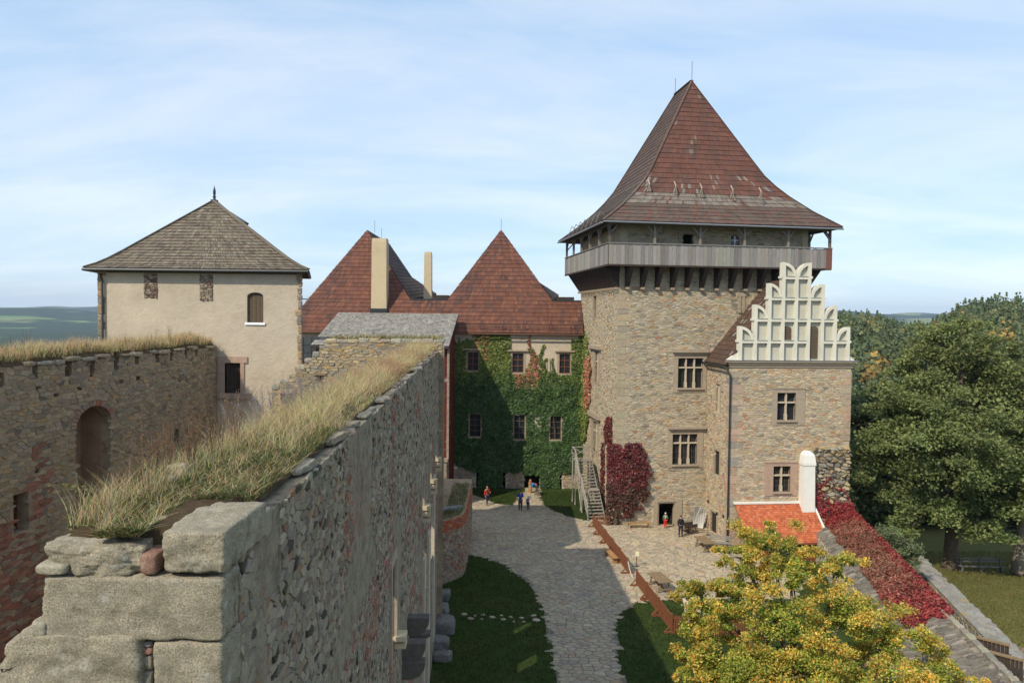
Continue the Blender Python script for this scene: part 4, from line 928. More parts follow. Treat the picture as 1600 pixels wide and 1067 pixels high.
# slate hung wall to the left of it
sA, sB = aty(462, 526, 67.0), aty(535, 526, 67.0); m1 = MB(); m1.box(((sA.x + sB.x) / 2, 67.4, 7), ((sB.x - sA.x) / 2, 0, 0), (0, .3, 0), (0, 0, sA.z - 7)); sw = obj('slate_hung_wall', m1, M['under'], gb)
m2 = MB(); m2.box((-5.2, 50.2, 6.2), (.35, 0, 0), (0, 5.2, 0), (0, 0, 8.2)); m2.box((-8, 55.6, 6), (2.5, 0, 0), (0, .3, 0), (0, 0, 8)); obj('unseen_shade_wall', m2, M['mortar_grey'], gb)  # unseen wall, added to cast shade over the courtyard
nx_, nz_ = 6, 9
for i in range(nx_):
    for j in range(nz_):
        w = (sB.x - sA.x) / nx_; h = .72; x = sA.x + (i + .5) * w; z = sA.z - (j + .5) * h; m2 = MB(); m2.box((x, 67.08 - .015 * rng.random(), z), (w / 2 - .02, 0, 0), (0, .02, .0), (0, -.015, h / 2 - .02), pick([(3, (.055, .06, .068)), (1, (.075, .08, .088)), (1, (.045, .048, .055))], rng)); obj('slate', m2, M['slate'], sw, pivot=(x, 67, z))

# ------------------------------------------------------------------ rough blocks and boulders
def rough_block(name, c, A, B, C_, mat_, parent, n=7, amp=0.02, rnd=0.12, fr=3.0, seed=0.0, col=(.3, .27, .22), shape=None, **kw):
    """subdivided block: half axes A,B,C, rounded edges, noise-weathered faces"""
    c = Vector(c); A = Vector(A); B = Vector(B); C_ = Vector(C_); V = {}; vl = []; fs = []
    s = Vector((seed, seed * 1.7, -seed))
    def vid(x, y, z):
        k = (round(x, 4), round(y, 4), round(z, 4))
        if k not in V:
            q = Vector((x, y, z)); L = max(1e-6, (abs(x) ** 22 + abs(y) ** 22 + abs(z) ** 22) ** (1 / 22)); r = q / L
            ln = q.length; sph = q / ln * 1.15
            r = r.lerp(sph, rnd * (ln - 1) / 0.73)
            if shape: r = shape(r)
            p = c + A * r.x + B * r.y + C_ * r.z; d = (p - c).normalized()
            f = noise.fractal(p * fr + s, 0.6, 2.0, 5) + 0.55 * noise.noise(p * fr * .45 + s * 2)
            V[k] = len(vl); vl.append(p + d * f * amp)
        return V[k]
    g = [-1 + 2 * i / n for i in range(n + 1)]
    for ax in range(3):
        for sg in (-1, 1):
            for i in range(n):
                for j in range(n):
                    q = []
                    for (a, b) in ((g[i], g[j]), (g[i + 1], g[j]), (g[i + 1], g[j + 1]), (g[i], g[j + 1])):
                        t = [0, 0, 0]; t[ax] = sg; t[(ax + 1) % 3] = a; t[(ax + 2) % 3] = b; q.append(vid(*t))
                    fs.append(tuple(q if sg > 0 else q[::-1]))
    m1 = MB(); m1.add(vl, fs, col); return obj(name, m1, mat_, parent, smooth=kw.pop('smooth', n > 5), pivot=c, **kw)

# ------------------------------------------------------------------ foreground ruined wall
fA, fB = aty(345, 850, 6.25), aty(687, 545, 42.0)
FW = Face(fA, (fB - fA).xy); FL = (fB - fA).xy.length; ZT = 15.08; TH = 1.47
ruin = thing('ruined_wall', 'long grass-topped ruined palace wall of rough grey stone in the foreground', 'wall', FW.p(18, 0, -.7))
WIN = []
def fw_win(x, y0, y1, w, nm):
    u = FW.uv(x, (y0 + y1) / 2)[0]; v1 = FW.uv(x, y0)[1]; v0 = FW.uv(x, y1)[1]; return (u - w / 2, v0, u + w / 2, v1)
WIN = [fw_win(613, 880, 1010, 1.0, 'a'), fw_win(659, 740, 800, 1.1, 'b'), fw_win(671, 705, 757, 1.1, 'c'), fw_win(679, 680, 722, 1.1, 'd')]
for Yh in (31.2, 35.6):
    u = (Yh - fA.y) / FW.u.y; WIN.append((u - .85, 5.5, u + .85, 7.9))
mb = MB(); wall_with_holes(mb, FW, 0.35, FL, -1, ZT - .12, WIN, .8)
for a, b, c, d in ((0.9, -.86, FL, -.86),):
    pass
# back skin and top slab (thick top, thinner wall below)
hb = []
us = sorted({0.9, FL, *[h[i] for h in WIN for i in (0, 2)]}); vz = sorted({-1, 13.6, *[h[i] for h in WIN for i in (1, 3)]})
for a, b in zip(us, us[1:]):
    for c, d in zip(vz, vz[1:]):
        if not in_rects((a + b) / 2, (c + d) / 2, WIN): mb.poly(FW.p(a, c, -.8), FW.p(a, d, -.8), FW.p(b, d, -.8), FW.p(b, c, -.8))
P = [FW.p(.5, 13.6, -TH), FW.p(FL, 13.6, -TH), FW.p(FL, ZT - .12, -TH), FW.p(.5, ZT - .12, -TH)]; mb.poly(*P)
mb.poly(FW.p(.5, 13.6, -TH), FW.p(FL, 13.6, -TH), FW.p(FL, 13.6, -.8), FW.p(.5, 13.6, -.8)); mb.poly(FW.p(.9, ZT - .12, 0), FW.p(FL, ZT - .12, 0), FW.p(FL, ZT - .12, -TH), FW.p(.9, ZT - .12, -TH))
mb.poly(FW.p(FL, -1, 0), FW.p(FL, ZT - .12, 0), FW.p(FL, ZT - .12, -TH), FW.p(FL, -1, -TH)); mb.poly(FW.p(.9, -1, 0), FW.p(.9, ZT - .12, 0), FW.p(.9, ZT - .12, -TH), FW.p(.9, -1, -TH))
obj('wall_core', mb, M['mortar_grey'], ruin)
FPAL = [(5, (0.285, 0.24, 0.18)), (4, (0.25, 0.21, 0.16)), (2, (0.32, 0.27, 0.20)), (1, (0.27, 0.195, 0.13)), (.8, (0.17, 0.145, 0.11)), (.9, (0.075, 0.065, 0.05)), (.5, (0.28, 0.165, 0.105))]  # darkest tone paints the shade of open pits onto flat stones
def FWP(u, v, d): return FW.p(u, v, d)
def fcol(u, v, r):
    b = noise.noise(Vector((u * .22, v * .5, 4))) + noise.noise(Vector((u * .9, v * .12, 9))) * .6
    red = sstep(13, 7.5, v) * .75 + .12
    if b + red * .75 > .52 and r.random() < .6: return pick([(2, (0.27, 0.13, 0.09)), (1, (0.31, 0.165, 0.115)), (1, (0.23, 0.145, 0.115))], r, .2)
    return pick(FPAL, r, .18)
rng = random.Random(21); BEV = .88
plast = lambda c: noise.noise(Vector((c[0] * .32, c[1] * .45, 2))) > .24 and c[0] > 1.0
near = [c for c in voronoi(0.45, 14, 7.5, ZT - .1, 0.21, 0.095, rng, .5) if not in_rects(c[0], c[1], WIN, .15) and not plast(c)]
farc = [c for c in voronoi(14, FL, 3.5, ZT - .05, 0.28, 0.13, rng, .5) if not in_rects(c[0], c[1], WIN, .12) and not plast(c)]
lay_stones(ruin, near + farc, lambda u, v, d: FW.p(u, v, d), 0.026, 0.003, fcol, rng, M['stone'], 300, 10, rough=.35, base=-.015)
# big dressed corner blocks
NX, UX, ZX = FW.n, FW.u, Vector((0, 0, 1))
def blk(x0, x1, y0, y1, depth, Y=6.25, name='corner_block', m=None, fx=0.0, **kw):
    a = aty(x0, (y0 + y1) / 2, Y); b = aty(x1, (y0 + y1) / 2, Y); zt = aty((x0 + x1) / 2, y0, Y).z; zb = aty((x0 + x1) / 2, y1, Y).z
    c = Vector(((a.x + b.x) / 2, Y + depth / 2, (zt + zb) / 2))
    return rough_block(name, c, Vector((1, 0, 0)) * (b.x - a.x) / 2, UX * depth / 2, ZX * (zt - zb) / 2, m or M['block'], ruin, **kw)
blk(246, 347, 832, 897, 1.1, n=22, amp=.024, fr=5, rnd=.06, seed=1, shape=lambda r: Vector((r.x + (0.13 * max(0, r.y + .3) if r.x > 0 else 0), r.y, r.z)))
blk(62, 346, 903, 1001, .45, n=26, amp=.022, rnd=.04, fr=6, seed=2)
blk(236, 346.5, 1004, 1100, .55, n=18, amp=.018, fr=6, rnd=.04, seed=3)
blk(-12, 214, 992, 1100, .9, Y=6.22, n=24, amp=.03, fr=5, rnd=.08, seed=4, shape=lambda r: Vector((r.x + (0.10 * (r.z - 0.2) if r.x < -.3 else 0), r.y, r.z - (.35 if r.x < -.72 and r.z > 0 else 0) * (abs(r.x) - .72) / .28)))
blk(64, 219, 853, 900, .9, Y=6.3, name='capping_boulder', n=22, amp=.06, rnd=.22, fr=5, seed=5)
blk(52, 100, 884, 898, .3, Y=6.24, name='wedge_stone', n=6, amp=.012, rnd=.2, seed=6, col=(.32, .29, .22), m=M['block_pale'])
blk(217, 243, 866, 899, .3, Y=6.27, name='wedge_stone', n=8, amp=.015, rnd=.35, seed=7, m=M['block_pale'], col=(.27, .16, .12))
blk(218, 258, 812, 864, .35, Y=6.75, name='wedge_stone', n=8, amp=.03, rnd=.35, seed=8, m=M['block_pale'], col=(.36, .29, .19))
blk(48, 70, 973, 996, .2, Y=6.24, name='wedge_stone', n=6, amp=.015, rnd=.3, seed=9, m=M['block_pale'], col=(.33, .30, .23))
for (x0, x1, y0, y1, cc) in ((192, 206, 1004, 1016, (.30, .28, .2)), (212, 236, 1003, 1012, (.26, .24, .21)), (213, 236, 1012, 1024, (.30, .17, .13)), (216, 236, 1025, 1048, (.27, .24, .19)), (217, 236, 1048, 1080, (.24, .22, .18))):
    blk(x0, x1, y0, y1, .3, Y=6.30, name='wedge_stone', n=6, amp=.018, rnd=.25, seed=x0 * .1, m=M['block_pale'], col=cc)
mb = MB(); mb.box((-3.12, 6.95, 6.95), (.72, 0, 0), (0, .55, 0), (0, 0, 7.85)); obj('corner_core', mb, M['mortar_grey'], ruin)
for k, (u0, w, z0, h) in enumerate(((1.15, .4, 14.72, .3), (.56, .3, 13.75, .5))):
    rough_block('quoin_stone', FW.p(u0 + w / 2, z0 + h / 2, -.25), NX * .27, UX * w / 2, ZX * h / 2, M['block'], ruin, n=8, amp=.012, rnd=.12, seed=20 + k)
# coping stones along the courtyard edge
u = 1.55; k = 0
while u < FL - .3:
    w = rng.uniform(.25, .75) * (1 + u * .012); dep = rng.uniform(.14, .36); h = rng.uniform(.03, .055)
    gap = rng.random() < .3
    if not gap:
        g = rng.uniform(.6, 1.0)
        rough_block('coping_stone', FW.p(u + w / 2, ZT - .06 + rng.uniform(-.04, .03), -dep + .02 + rng.uniform(-.08, .04)), NX * dep, UX * w / 2 + NX * rng.uniform(-.05, .05), ZX * h, M['block_pale'], ruin, n=6, amp=.035, rnd=.12, fr=4.5, seed=k, smooth=False, col=tuple(x * g for x in pick([(2, (.34, .28, .21)), (2, (.30, .27, .22)), (1, (.38, .34, .28))], rng)))
    u += w + rng.uniform(.0, .12); k += 1
for (x, y, Y, s) in ((275, 722, 8.2, .085), (264, 736, 8.0, .06), (345, 588, 12, .0)):
    if s: p = aty(x, y + 14, Y); rough_block('loose_stone', p, NX * s, UX * s * .9, ZX * s * .75, M['block_pale'], ruin, n=8, amp=.05, rnd=.5, seed=x, col=(.34, .28, .19))
# earth on top
def top_z(u, d):   # d across: 0 at the courtyard edge .. -TH
    t = -d / TH
    return ZT + .02 + (.10 + .07 * noise.noise(Vector((u * .8, d * 2, 5)))) * math.sin(math.pi * min(1, max(0, (t - .06) / .94))) ** .6 * (1 if u > 1.2 else max(.35, u / 1.2))
mb = MB(); nu, nd_ = 160, 10; 
for i in range(nu + 1):
    for j in range(nd_ + 1):
        u_ = .32 + (FL - .32) * (i / nu) ** 1.5; d_ = lerp(-.16, -TH, j / nd_); mb.v.append(FW.p(u_, top_z(u_, d_) + (-.12 if j in (0, nd_) else 0) - (.35 if i == 0 else 0), d_)); mb.c.append((1, 1, 1))
for i in range(nu):
    for j in range(nd_): a = i * (nd_ + 1) + j; mb.f.append((a, a + 1, a + nd_ + 2, a + nd_ + 1))
obj('earth_capping', mb, M['soil'], ruin, smooth=True)
# window stones, corbels, plaster pilaster strips
for k, h in enumerate(WIN[:4]):
    a, c, b, d = h
    m1 = MB(); m1.fbox(FW, a - .2, c - .15, a, d + .2, -.3, .07); m1.fbox(FW, b, c - .15, b + .2, d + .2, -.3, .07); m1.fbox(FW, a, d, b, d + .25, -.3, .065); w = obj('window_frame', m1, M['frame_stone'], ruin)
    for j in range(3 if k else 2):
        m1 = MB(); s = .17 if k else .12; m1.fbox(FW, b - .05, c - .05 - j * (s + .07), b + .42 - .06 * j, c - .05 - j * (s + .07) + s, -.1, .3); obj('sill_stone', m1, M['chimney_plaster'], w)
    if k == 0: m1 = MB(); m1.fbox(FW, (a + b) / 2 - .07, c, (a + b) / 2 + .07, d, -.3, -.1); obj('mullion', m1, M['frame_stone'], w)
def corbel(x, y0, y1, wpx):
    u, zt = FW.uv(x, y0); _, zb = FW.uv(x, y1); h = zt - zb; m1 = MB(); pts = [(0, zt), (.66, zt), (.66, zt - h * .35), (.52, zt - h * .8), (.3, zb), (0, zb)]
    m1.prism([FW.p(u - .19, z, d) for d, z in pts], UX * .38); obj('corbel', m1, mat('corbel_stone_%d' % y0, (.115, .10, .088), .9, .25, 6, .6, 25), ruin)
corbel(637, 962, 988, 0); corbel(640, 987, 996, 0); corbel(629, 1001, 1031, 0); corbel(628, 1031, 1056, 0)
for (x, y0, y1, w) in ((676, 745, 990, .35), (668, 830, 1067, .5), (661, 870, 1067, .3)):
    u = FW.uv(x, 850)[0]; m1 = MB(); m1.fbox(FW, u - w, FW.uv(x, y1)[1], u + w, FW.uv(x, y0)[1], -.05, .10); obj('plaster_strip', m1, M['plaster'], ruin)
for (x, y, s) in ((692, 935, .6), (694, 985, .8), (690, 1010, .6), (697, 1030, .45), (687, 960, .7)):
    p = gnd(x, y); rough_block('fallen_stone', p + Vector((-.2, 0, s * .3)), (s, 0, 0), (0, s * .8, 0), (0, 0, s * .6), M['block_pale'], ruin, n=7, amp=.12, rnd=.5, fr=1.2, seed=x, col=(.16, .15, .14))

# ------------------------------------------------------------------ outer palace wall on the left
lA, lB = aty(0, 569, 25.9), aty(337, 540, 42.2)
LW = Face(lA, (lB - lA).xy); LL = (lB - lA).xy.length; LU0 = -9.0
lwall = thing('left_ruined_wall', 'tall brown ruined wall with an arched niche and grassy top at left', 'wall', LW.p(5, 0, -.7))
ar = LW.rect(118, 634, 173, 800); sp = LW.uv(145, 664)[1]
niche = LW.rect(21, 770, 45, 832); slit = LW.rect(272, 671, 280, 716)
slots = [LW.rect(x - w / 2, y0, x + w / 2, y1) for x, y0, y1, w in ((2, 582, 605, 9), (55, 566, 592, 9), (107, 556, 588, 11), (144, 557, 588, 8), (182, 549, 578, 8), (214, 547, 570, 6), (246, 546, 566, 6), (268, 545, 563, 5), (290, 543, 560, 5), (307, 541, 557, 4))]
putl = [LW.rect(x - 4, y - 3, x + 4, y + 3) for x, y in ((23, 617), (88, 617), (60, 607), (124, 607), (190, 596), (58, 736), (217, 591))]
H = [ar, niche, slit] + slots + putl
mb = MB(); wall_with_holes(mb, LW, LU0, LL, -1, ZT - .1, H, .45)
for r in slots + putl: mb.poly(LW.p(r[0], r[1], -.45), LW.p(r[2], r[1], -.45), LW.p(r[2], r[3], -.45), LW.p(r[0], r[3], -.45))
mb.poly(LW.p(LU0, ZT - .1, 0), LW.p(LL, ZT - .1, 0), LW.p(LL, ZT - .1, -1.6), LW.p(LU0, ZT - .1, -1.6)); mb.poly(LW.p(LU0, -1, -1.6), LW.p(LL, -1, -1.6), LW.p(LL, ZT - .1, -1.6), LW.p(LU0, ZT - .1, -1.6))
obj('wall_core', mb, M['mortar_brown'], lwall)
def niche_room(r, dep, m, nm):
    a, c, b, d = r; mb = MB(); P = lambda u, v, k: LW.p(u, v, k)
    mb.poly(P(a, c, -dep), P(b, c, -dep), P(b, d, -dep), P(a, d, -dep))
    for x, y in (((a, c), (a, d)), ((b, c), (b, d)), ((a, c), (b, c)), ((a, d), (b, d))): mb.poly(P(*x, -.44), P(*y, -.44), P(*y, -dep), P(*x, -dep))
    return obj(nm, mb, m, lwall)
niche_room(ar, 1.3, mat('niche_plaster', (.33, .22, .145), .95, .25, 1.2, .5, 10, .1, stain=((.16, .09, .065), 1.3, .5, .7, .6)), 'arched_niche')
niche_room(niche, .9, mat('niche_brick', (.24, .09, .055), .95, .35, 4, .8, 12), 'brick_niche'); dark_room(lwall, LW, slit, 1.0, -.44)
# arch head: spandrels and voussoirs
cu, ru = (ar[0] + ar[2]) / 2, (ar[2] - ar[0]) / 2; rv = ar[3] - sp; m1 = MB(); K = 12
for q in range(K):
    t0, t1 = math.pi * q / K, math.pi * (q + 1) / K; p0, p1 = (cu + ru * math.cos(t0), sp + rv * math.sin(t0)), (cu + ru * math.cos(t1), sp + rv * math.sin(t1))
    m1.prism([LW.p(p0[0], p0[1], -.4), LW.p(p1[0], p1[1], -.4), LW.p(p1[0], ar[3] + .02, -.4), LW.p(p0[0], ar[3] + .02, -.4)], LW.n * .385)
obj('arch_infill', m1, M['mortar_brown'], lwall)
for q in range(19):
    t0, t1 = math.pi * (q + .06) / 19, math.pi * (q + .94) / 19; m1 = MB(); f = 1.27
    m1.prism([LW.p(cu + ru * k * math.cos(t), sp + rv * k * math.sin(t), -.1) for k, t in ((1.0, t0), (f, t0), (f, t1), (1.0, t1))], LW.n * (.14 + rng.uniform(0, .03)), pick([(2, (.30, .19, .13)), (1, (.30, .12, .08)), (1, (.26, .19, .14))], rng)); obj('voussoir', m1, M['stone'], lwall)
LPAL = [(5, (0.33, 0.25, 0.16)), (3, (0.30, 0.235, 0.155)), (2, (0.36, 0.27, 0.16)), (2, (0.28, 0.23, 0.165)), (.5, (.36, .24, .12)), (.7, (.20, .16, .115))]
def lcol(u, v, r):
    x = u / LL
    if v < 12.2 and noise.noise(Vector((u * .35, v * .3, 12))) + sstep(11.8, 8.5, v) * .35 - sstep(1, 8, u) * .45 > .2 and r.random() < .65: return pick([(2, (.30, .135, .085)), (1, (.26, .12, .085)), (1, (.27, .18, .13))], r, .2)
    return pick(LPAL, r, .17)
def lskip(c): 
    if in_rects(c[0], c[1], H, .05): return True
    return ((c[0] - cu) / (ru * 1.3)) ** 2 + ((c[1] - sp) / (rv * 1.3)) ** 2 < 1 and c[1] > sp
lay_stones(lwall, [c for c in voronoi(-4, LL, 4, ZT - .08, .40, .15, rng, .5) if not lskip(c)], lambda u, v, d: LW.p(u, v, d), .03, .007, lcol, rng, M['stone'], 300, 10, rough=.5)
def ltop(u, d): return ZT + .05 + .16 * noise.noise(Vector((u * .5, d, 7))) + .18 * math.sin(math.pi * min(1, -d / 1.6)) + .12
mb = MB(); nu, nd_ = 60, 6
for i in range(nu + 1):
    for j in range(nd_ + 1): u_ = lerp(LU0, LL, i / nu); d_ = lerp(.02, -1.62, j / nd_); mb.v.append(LW.p(u_, ltop(u_, d_) if 0 < j < nd_ else ZT - .12, d_)); mb.c.append((1, 1, 1))
for i in range(nu):
    for j in range(nd_): a = i * (nd_ + 1) + j; mb.f.append((a, a + 1, a + nd_ + 2, a + nd_ + 1))
obj('earth_capping', mb, M['soil'], lwall, smooth=True)
u = -3.0
while u < LL:
    w = rng.uniform(.4, 1.0)
    if rng.random() < .75: rough_block('coping_stone', LW.p(u + w / 2, ZT - .04 + rng.uniform(-.05, .05), -.12), LW.n * .28, LW.u * w / 2, ZX * rng.uniform(.05, .1), M['block_pale'], lwall, n=5, amp=.04, rnd=.3, seed=u, col=pick([(1, (.33, .27, .18)), (1, (.27, .24, .19))], rng))
    u += w + rng.uniform(0, .25)
sheet('palace_floor', -18, -5, 8, 42, 1.0, 2.0, M['soil'], label='earth floor inside the roofless palace')

# ------------------------------------------------------------------ plastered gatehouse on the left
pA, pB = aty(153, 480, 42.4), aty(471, 480, 42.4)
PB = Face(pA, (1, 0)); PW = pB.x - pA.x; PZ = 19.05; PD = 6.6
ph = thing('plastered_house', 'square cream plastered building with grey shingled hipped roof and spike finial', 'building', PB.p(PW / 2, 0, -3))
pwin = PB.rect(386, 457, 411.5, 504); pdoor = PB.rect(351.5, 564, 376, 614)
mb = MB(); wall_with_holes(mb, PB, 0, PW, -1, PZ, [pwin, pdoor], .3)
SK = -.29 * PD
for x in (0, PW): mb.poly(PB.p(x, -1, 0), PB.p(x, PZ, 0), PB.p(x + SK, PZ, -PD), PB.p(x + SK, -1, -PD))
obj('wall', mb, M['plaster'], ph)
# ragged stone edges where the plaster has fallen
def ragged(u0, u1, v0, v1, nm, seed, left=True):
    r = random.Random(seed); v = v0; k = 0
    while v < v1:
        h = r.uniform(.28, .6); w = (u1 - u0) * r.uniform(.45, 1.1); m1 = MB()
        a, b = (u0, u0 + w) if left else (u1 - w, u1)
        rough_block('quoin_stone', PB.p((a + b) / 2, v + h / 2, -.06), Vector((w / 2, 0, 0)), Vector((0, .11, 0)), ZX * (h / 2 - .02), M['block_pale'], ph, n=4, amp=.03, rnd=.2, seed=v, col=pick([(2, (.29, .22, .15)), (1, (.24, .20, .16)), (1, (.33, .23, .14))], r))
        v += h
ragged(0, .42, 12, PZ - .1, 'l', 4, True); ragged(PW - .36, PW + .02, 12.3, PZ - .1, 'r', 5, False)
for (x0, x1, y0, y1, pal) in ((225, 246, 430, 466, [(2, (.16, .10, .085)), (1, (.24, .19, .14)), (1, (.30, .25, .19))]), (312, 333, 430, 470, [(2, (.25, .20, .15)), (1, (.30, .25, .19)), (1, (.16, .11, .09))])):
    r = PB.rect(x0, y0, x1, y1); r = (r[0], r[1], r[2], PZ - .05); m1 = MB(); m1.fbox(PB, *r, -.05, .004); b = obj('blocked_window', m1, M['mortar_grey'], ph)
    for c in voronoi(*[r[0], r[2], r[1], r[3]], .26, .12, rng, .45):
        V, Fs = stone_geo(c, lambda u, v, d: PB.p(u, v, d + .01), .05, rng, .012); m1 = MB(); m1.add(V, Fs, pick(pal, rng, .2)); obj('stone', m1, M['stone'], b, pivot=PB.p(c[0], c[1], 0))
a, c, b, d = pwin; m1 = MB(); m1.fbox(PB, a, c, b, d, -.22, -.18); w = obj('shuttered_window', m1, M['shutter'], ph)
for k in range(4): m1 = MB(); m1.fbox(PB, lerp(a, b, k / 4) + .01, c, lerp(a, b, (k + 1) / 4) - .01, d - .02 - .12 * abs(k - 1.5), -.18, -.15 + .01 * (k % 2)); obj('shutter_board', m1, M['shutter'], w)
m1 = MB(); m1.fbox(PB, a - .1, c - .12, b + .1, c, -.2, .08); obj('sill', m1, M['block_pale'], w)
m1 = MB(); cx = (a + b) / 2
for q in range(8):
    t0, t1 = math.pi * q / 8, math.pi * (q + 1) / 8; r = (b - a) / 2; s = .22
    m1.prism([PB.p(cx + r * math.cos(t0), d - s + s * math.sin(t0), -.29), PB.p(cx + r * math.cos(t1), d - s + s * math.sin(t1), -.29), PB.p(cx + r * math.cos(t1), d + .001, -.29), PB.p(cx + r * math.cos(t0), d + .001, -.29)], PB.n * .285)
obj('arch_head', m1, M['plaster'], w)
a, c, b, d = pdoor; A, _, B, D = PB.rect(339, 557, 387, 614); m1 = MB()
m1.fbox(PB, A + .05, c, a, d - .1, -.3, .06); m1.fbox(PB, b, c, B - .18, d - .1, -.3, .06); m1.fbox(PB, A, d - .1, B, D, -.05, .07); m1.fbox(PB, A + .1, c - .3, B + .15, c, -.3, .22)
fr = obj('door_surround', m1, M['frame_pink'], ph); m1 = MB(); m1.fbox(PB, a, c, b, d, -.26, -.22); dr = obj('door', m1, M['dark_wood'], ph)
for k in range(4): m1 = MB(); m1.fbox(PB, lerp(a, b, k / 4) + .012, c, lerp(a, b, (k + 1) / 4) - .012, d - .05, -.22, -.19); obj('door_board', m1, M['dark_wood'], dr)
m1 = MB()
for q in range(6):
    t0, t1 = math.pi * q / 6, math.pi * (q + 1) / 6; r = (b - a) / 2; s = .16; cx = (a + b) / 2
    m1.prism([PB.p(cx + r * math.cos(t0), d - s + s * math.sin(t0), -.2), PB.p(cx + r * math.cos(t1), d - s + s * math.sin(t1), -.2), PB.p(cx + r * math.cos(t1), d, -.2), PB.p(cx + r * math.cos(t0), d, -.2)], PB.n * .24)
obj('arch_head', m1, M['frame_pink'], fr)
m1 = MB(); dpx = PB.uv(162, 470)[0]; m1.tube([PB.p(dpx, PZ - .1, .3), PB.p(dpx, PZ - .5, .12), PB.p(dpx, 10, .12)], .06, 8); obj('downpipe', m1, M['metal_dark'], ph)
o = .52; ez = 19.28
E = [PB.p(-o, ez, o), PB.p(PW + o, ez, o), PB.p(PW + o + SK, ez, -PD - o), PB.p(-o + SK, ez, -PD - o)]
ap = aty(333, 314, 45.7); pcol = lambda r, p, i, n: pick([(3, (0.175, 0.145, 0.11)), (3, (0.15, 0.122, 0.095)), (2, (0.20, 0.17, 0.13)), (.8, (0.115, 0.095, 0.078))], r, .13)
rf = hip_roof(ph, E, (ap, ap + Vector((0, .4, 0))), [(0, 0), (.09, .055), (.18, .13), (.3, .252), (1, 1)], .25, .15, pcol, rng, h=.05)
m1 = MB()
for i in range(4): m1.tube([E[i] + Vector((0, 0, -.1)), E[(i + 1) % 4] + Vector((0, 0, -.1))], .08, 6)
obj('gutter', m1, M['metal_dark'], rf)
m1 = MB(); m1.lathe(ap + Vector((0, .2, -.1)), [(.22, 0), (.10, .12), (.07, .3), (.11, .36), (.06, .42), (.09, .62), (.075, .75), (.02, .95), (.004, 1.05)], 8); obj('finial', m1, M['metal_dark'], rf)
m1 = MB(); p = aty(370, 341, 46.2); m1.box(p, (.55, 0, -.34), (0, .4, 0), (.05, 0, .08)); obj('roof_light', m1, M['metal_dark'], rf)

# ------------------------------------------------------------------ stepped cross wall behind the grass
XW = Face(aty(425, 600, 41.0), (1, 0)); xw = thing('stepped_cross_wall', 'ruined stone wall stepping down to the left in front of the dark slates', 'wall', XW.p(5, 0, -.4))
steps = [(425, 437, 604), (437, 452, 596), (452, 464, 585), (464, 476, 573), (476, 488, 563), (488, 499, 553), (499, 509, 542), (509, 560, 532), (560, 694, 531)]
holes = [XW.rect(439, 614, 456, 640), XW.rect(491, 586, 507, 600)]
mb = MB()
for x0, x1, y in steps:
    a, z = XW.uv(x0, y); b, _ = XW.uv(x1, y); z -= .04
    hs = [h for h in holes if h[2] > a and h[0] < b]; hs = [(max(a, h[0]), h[1], min(b, h[2]), min(z, h[3])) for h in hs]
    wall_with_holes(mb, XW, a, b, -1, z, hs, .5); mb.poly(XW.p(a, z, 0), XW.p(b, z, 0), XW.p(b, z, -1.1), XW.p(a, z, -1.1)); mb.poly(XW.p(a, -1, 0), XW.p(a, z, 0), XW.p(a, z, -1.1), XW.p(a, -1, -1.1))
obj('wall_core', mb, M['mortar_brown'], xw)
for h in holes: dark_room(xw, XW, h, .55, -.49)
def xtop(u):
    for x0, x1, y in steps:
        a, z = XW.uv(x0, y); b, _ = XW.uv(x1, y)
        if a <= u <= b: return z
    return 0
XP = [(4, (.36, .29, .19)), (3, (.31, .26, .185)), (2, (.40, .31, .17)), (2, (.26, .235, .19)), (.6, (.40, .26, .12))]
lay_stones(xw, [c for c in voronoi(0, XW.uv(692, 560)[0], 9, 15.8, .36, .15, rng, .48) if c[1] < xtop(c[0]) - .08 and not in_rects(c[0], c[1], holes, .05)], lambda u, v, d: XW.p(u, v, d), .045, .01, lambda u, v, r: pick(XP, r, .15), rng, M['stone'], 260, 10, rough=.5)
for x0, x1, y in steps:
    a, z = XW.uv(x0, y); b, _ = XW.uv(x1, y); n = max(1, int((b - a) / .55))
    for k in range(n): rough_block('coping_stone', XW.p(lerp(a, b, (k + .5) / n), z - .03, -.3), Vector(((b - a) / n / 2, 0, 0)), Vector((0, .36, 0)), ZX * rng.uniform(.08, .14), M['block_pale'], xw, n=4, amp=.03, rnd=.2, seed=k + x0, col=pick([(1, (.34, .30, .24)), (1, (.28, .26, .22)), (1, (.38, .31, .2))], rng))
a, c, b, d = holes[0]; m1 = MB(); m1.fbox(XW, a - .15, d, b + .2, d + .16, -.4, .12); m1.fbox(XW, a - .12, c, a, d, -.4, .1); obj('lintel', m1, M['frame_pink'], xw)
a, c, b, d = holes[1]; m1 = MB(); m1.fbox(XW, a - .1, d, b + .1, d + .12, -.4, .1); obj('lintel', m1, M['table_wood'], xw)

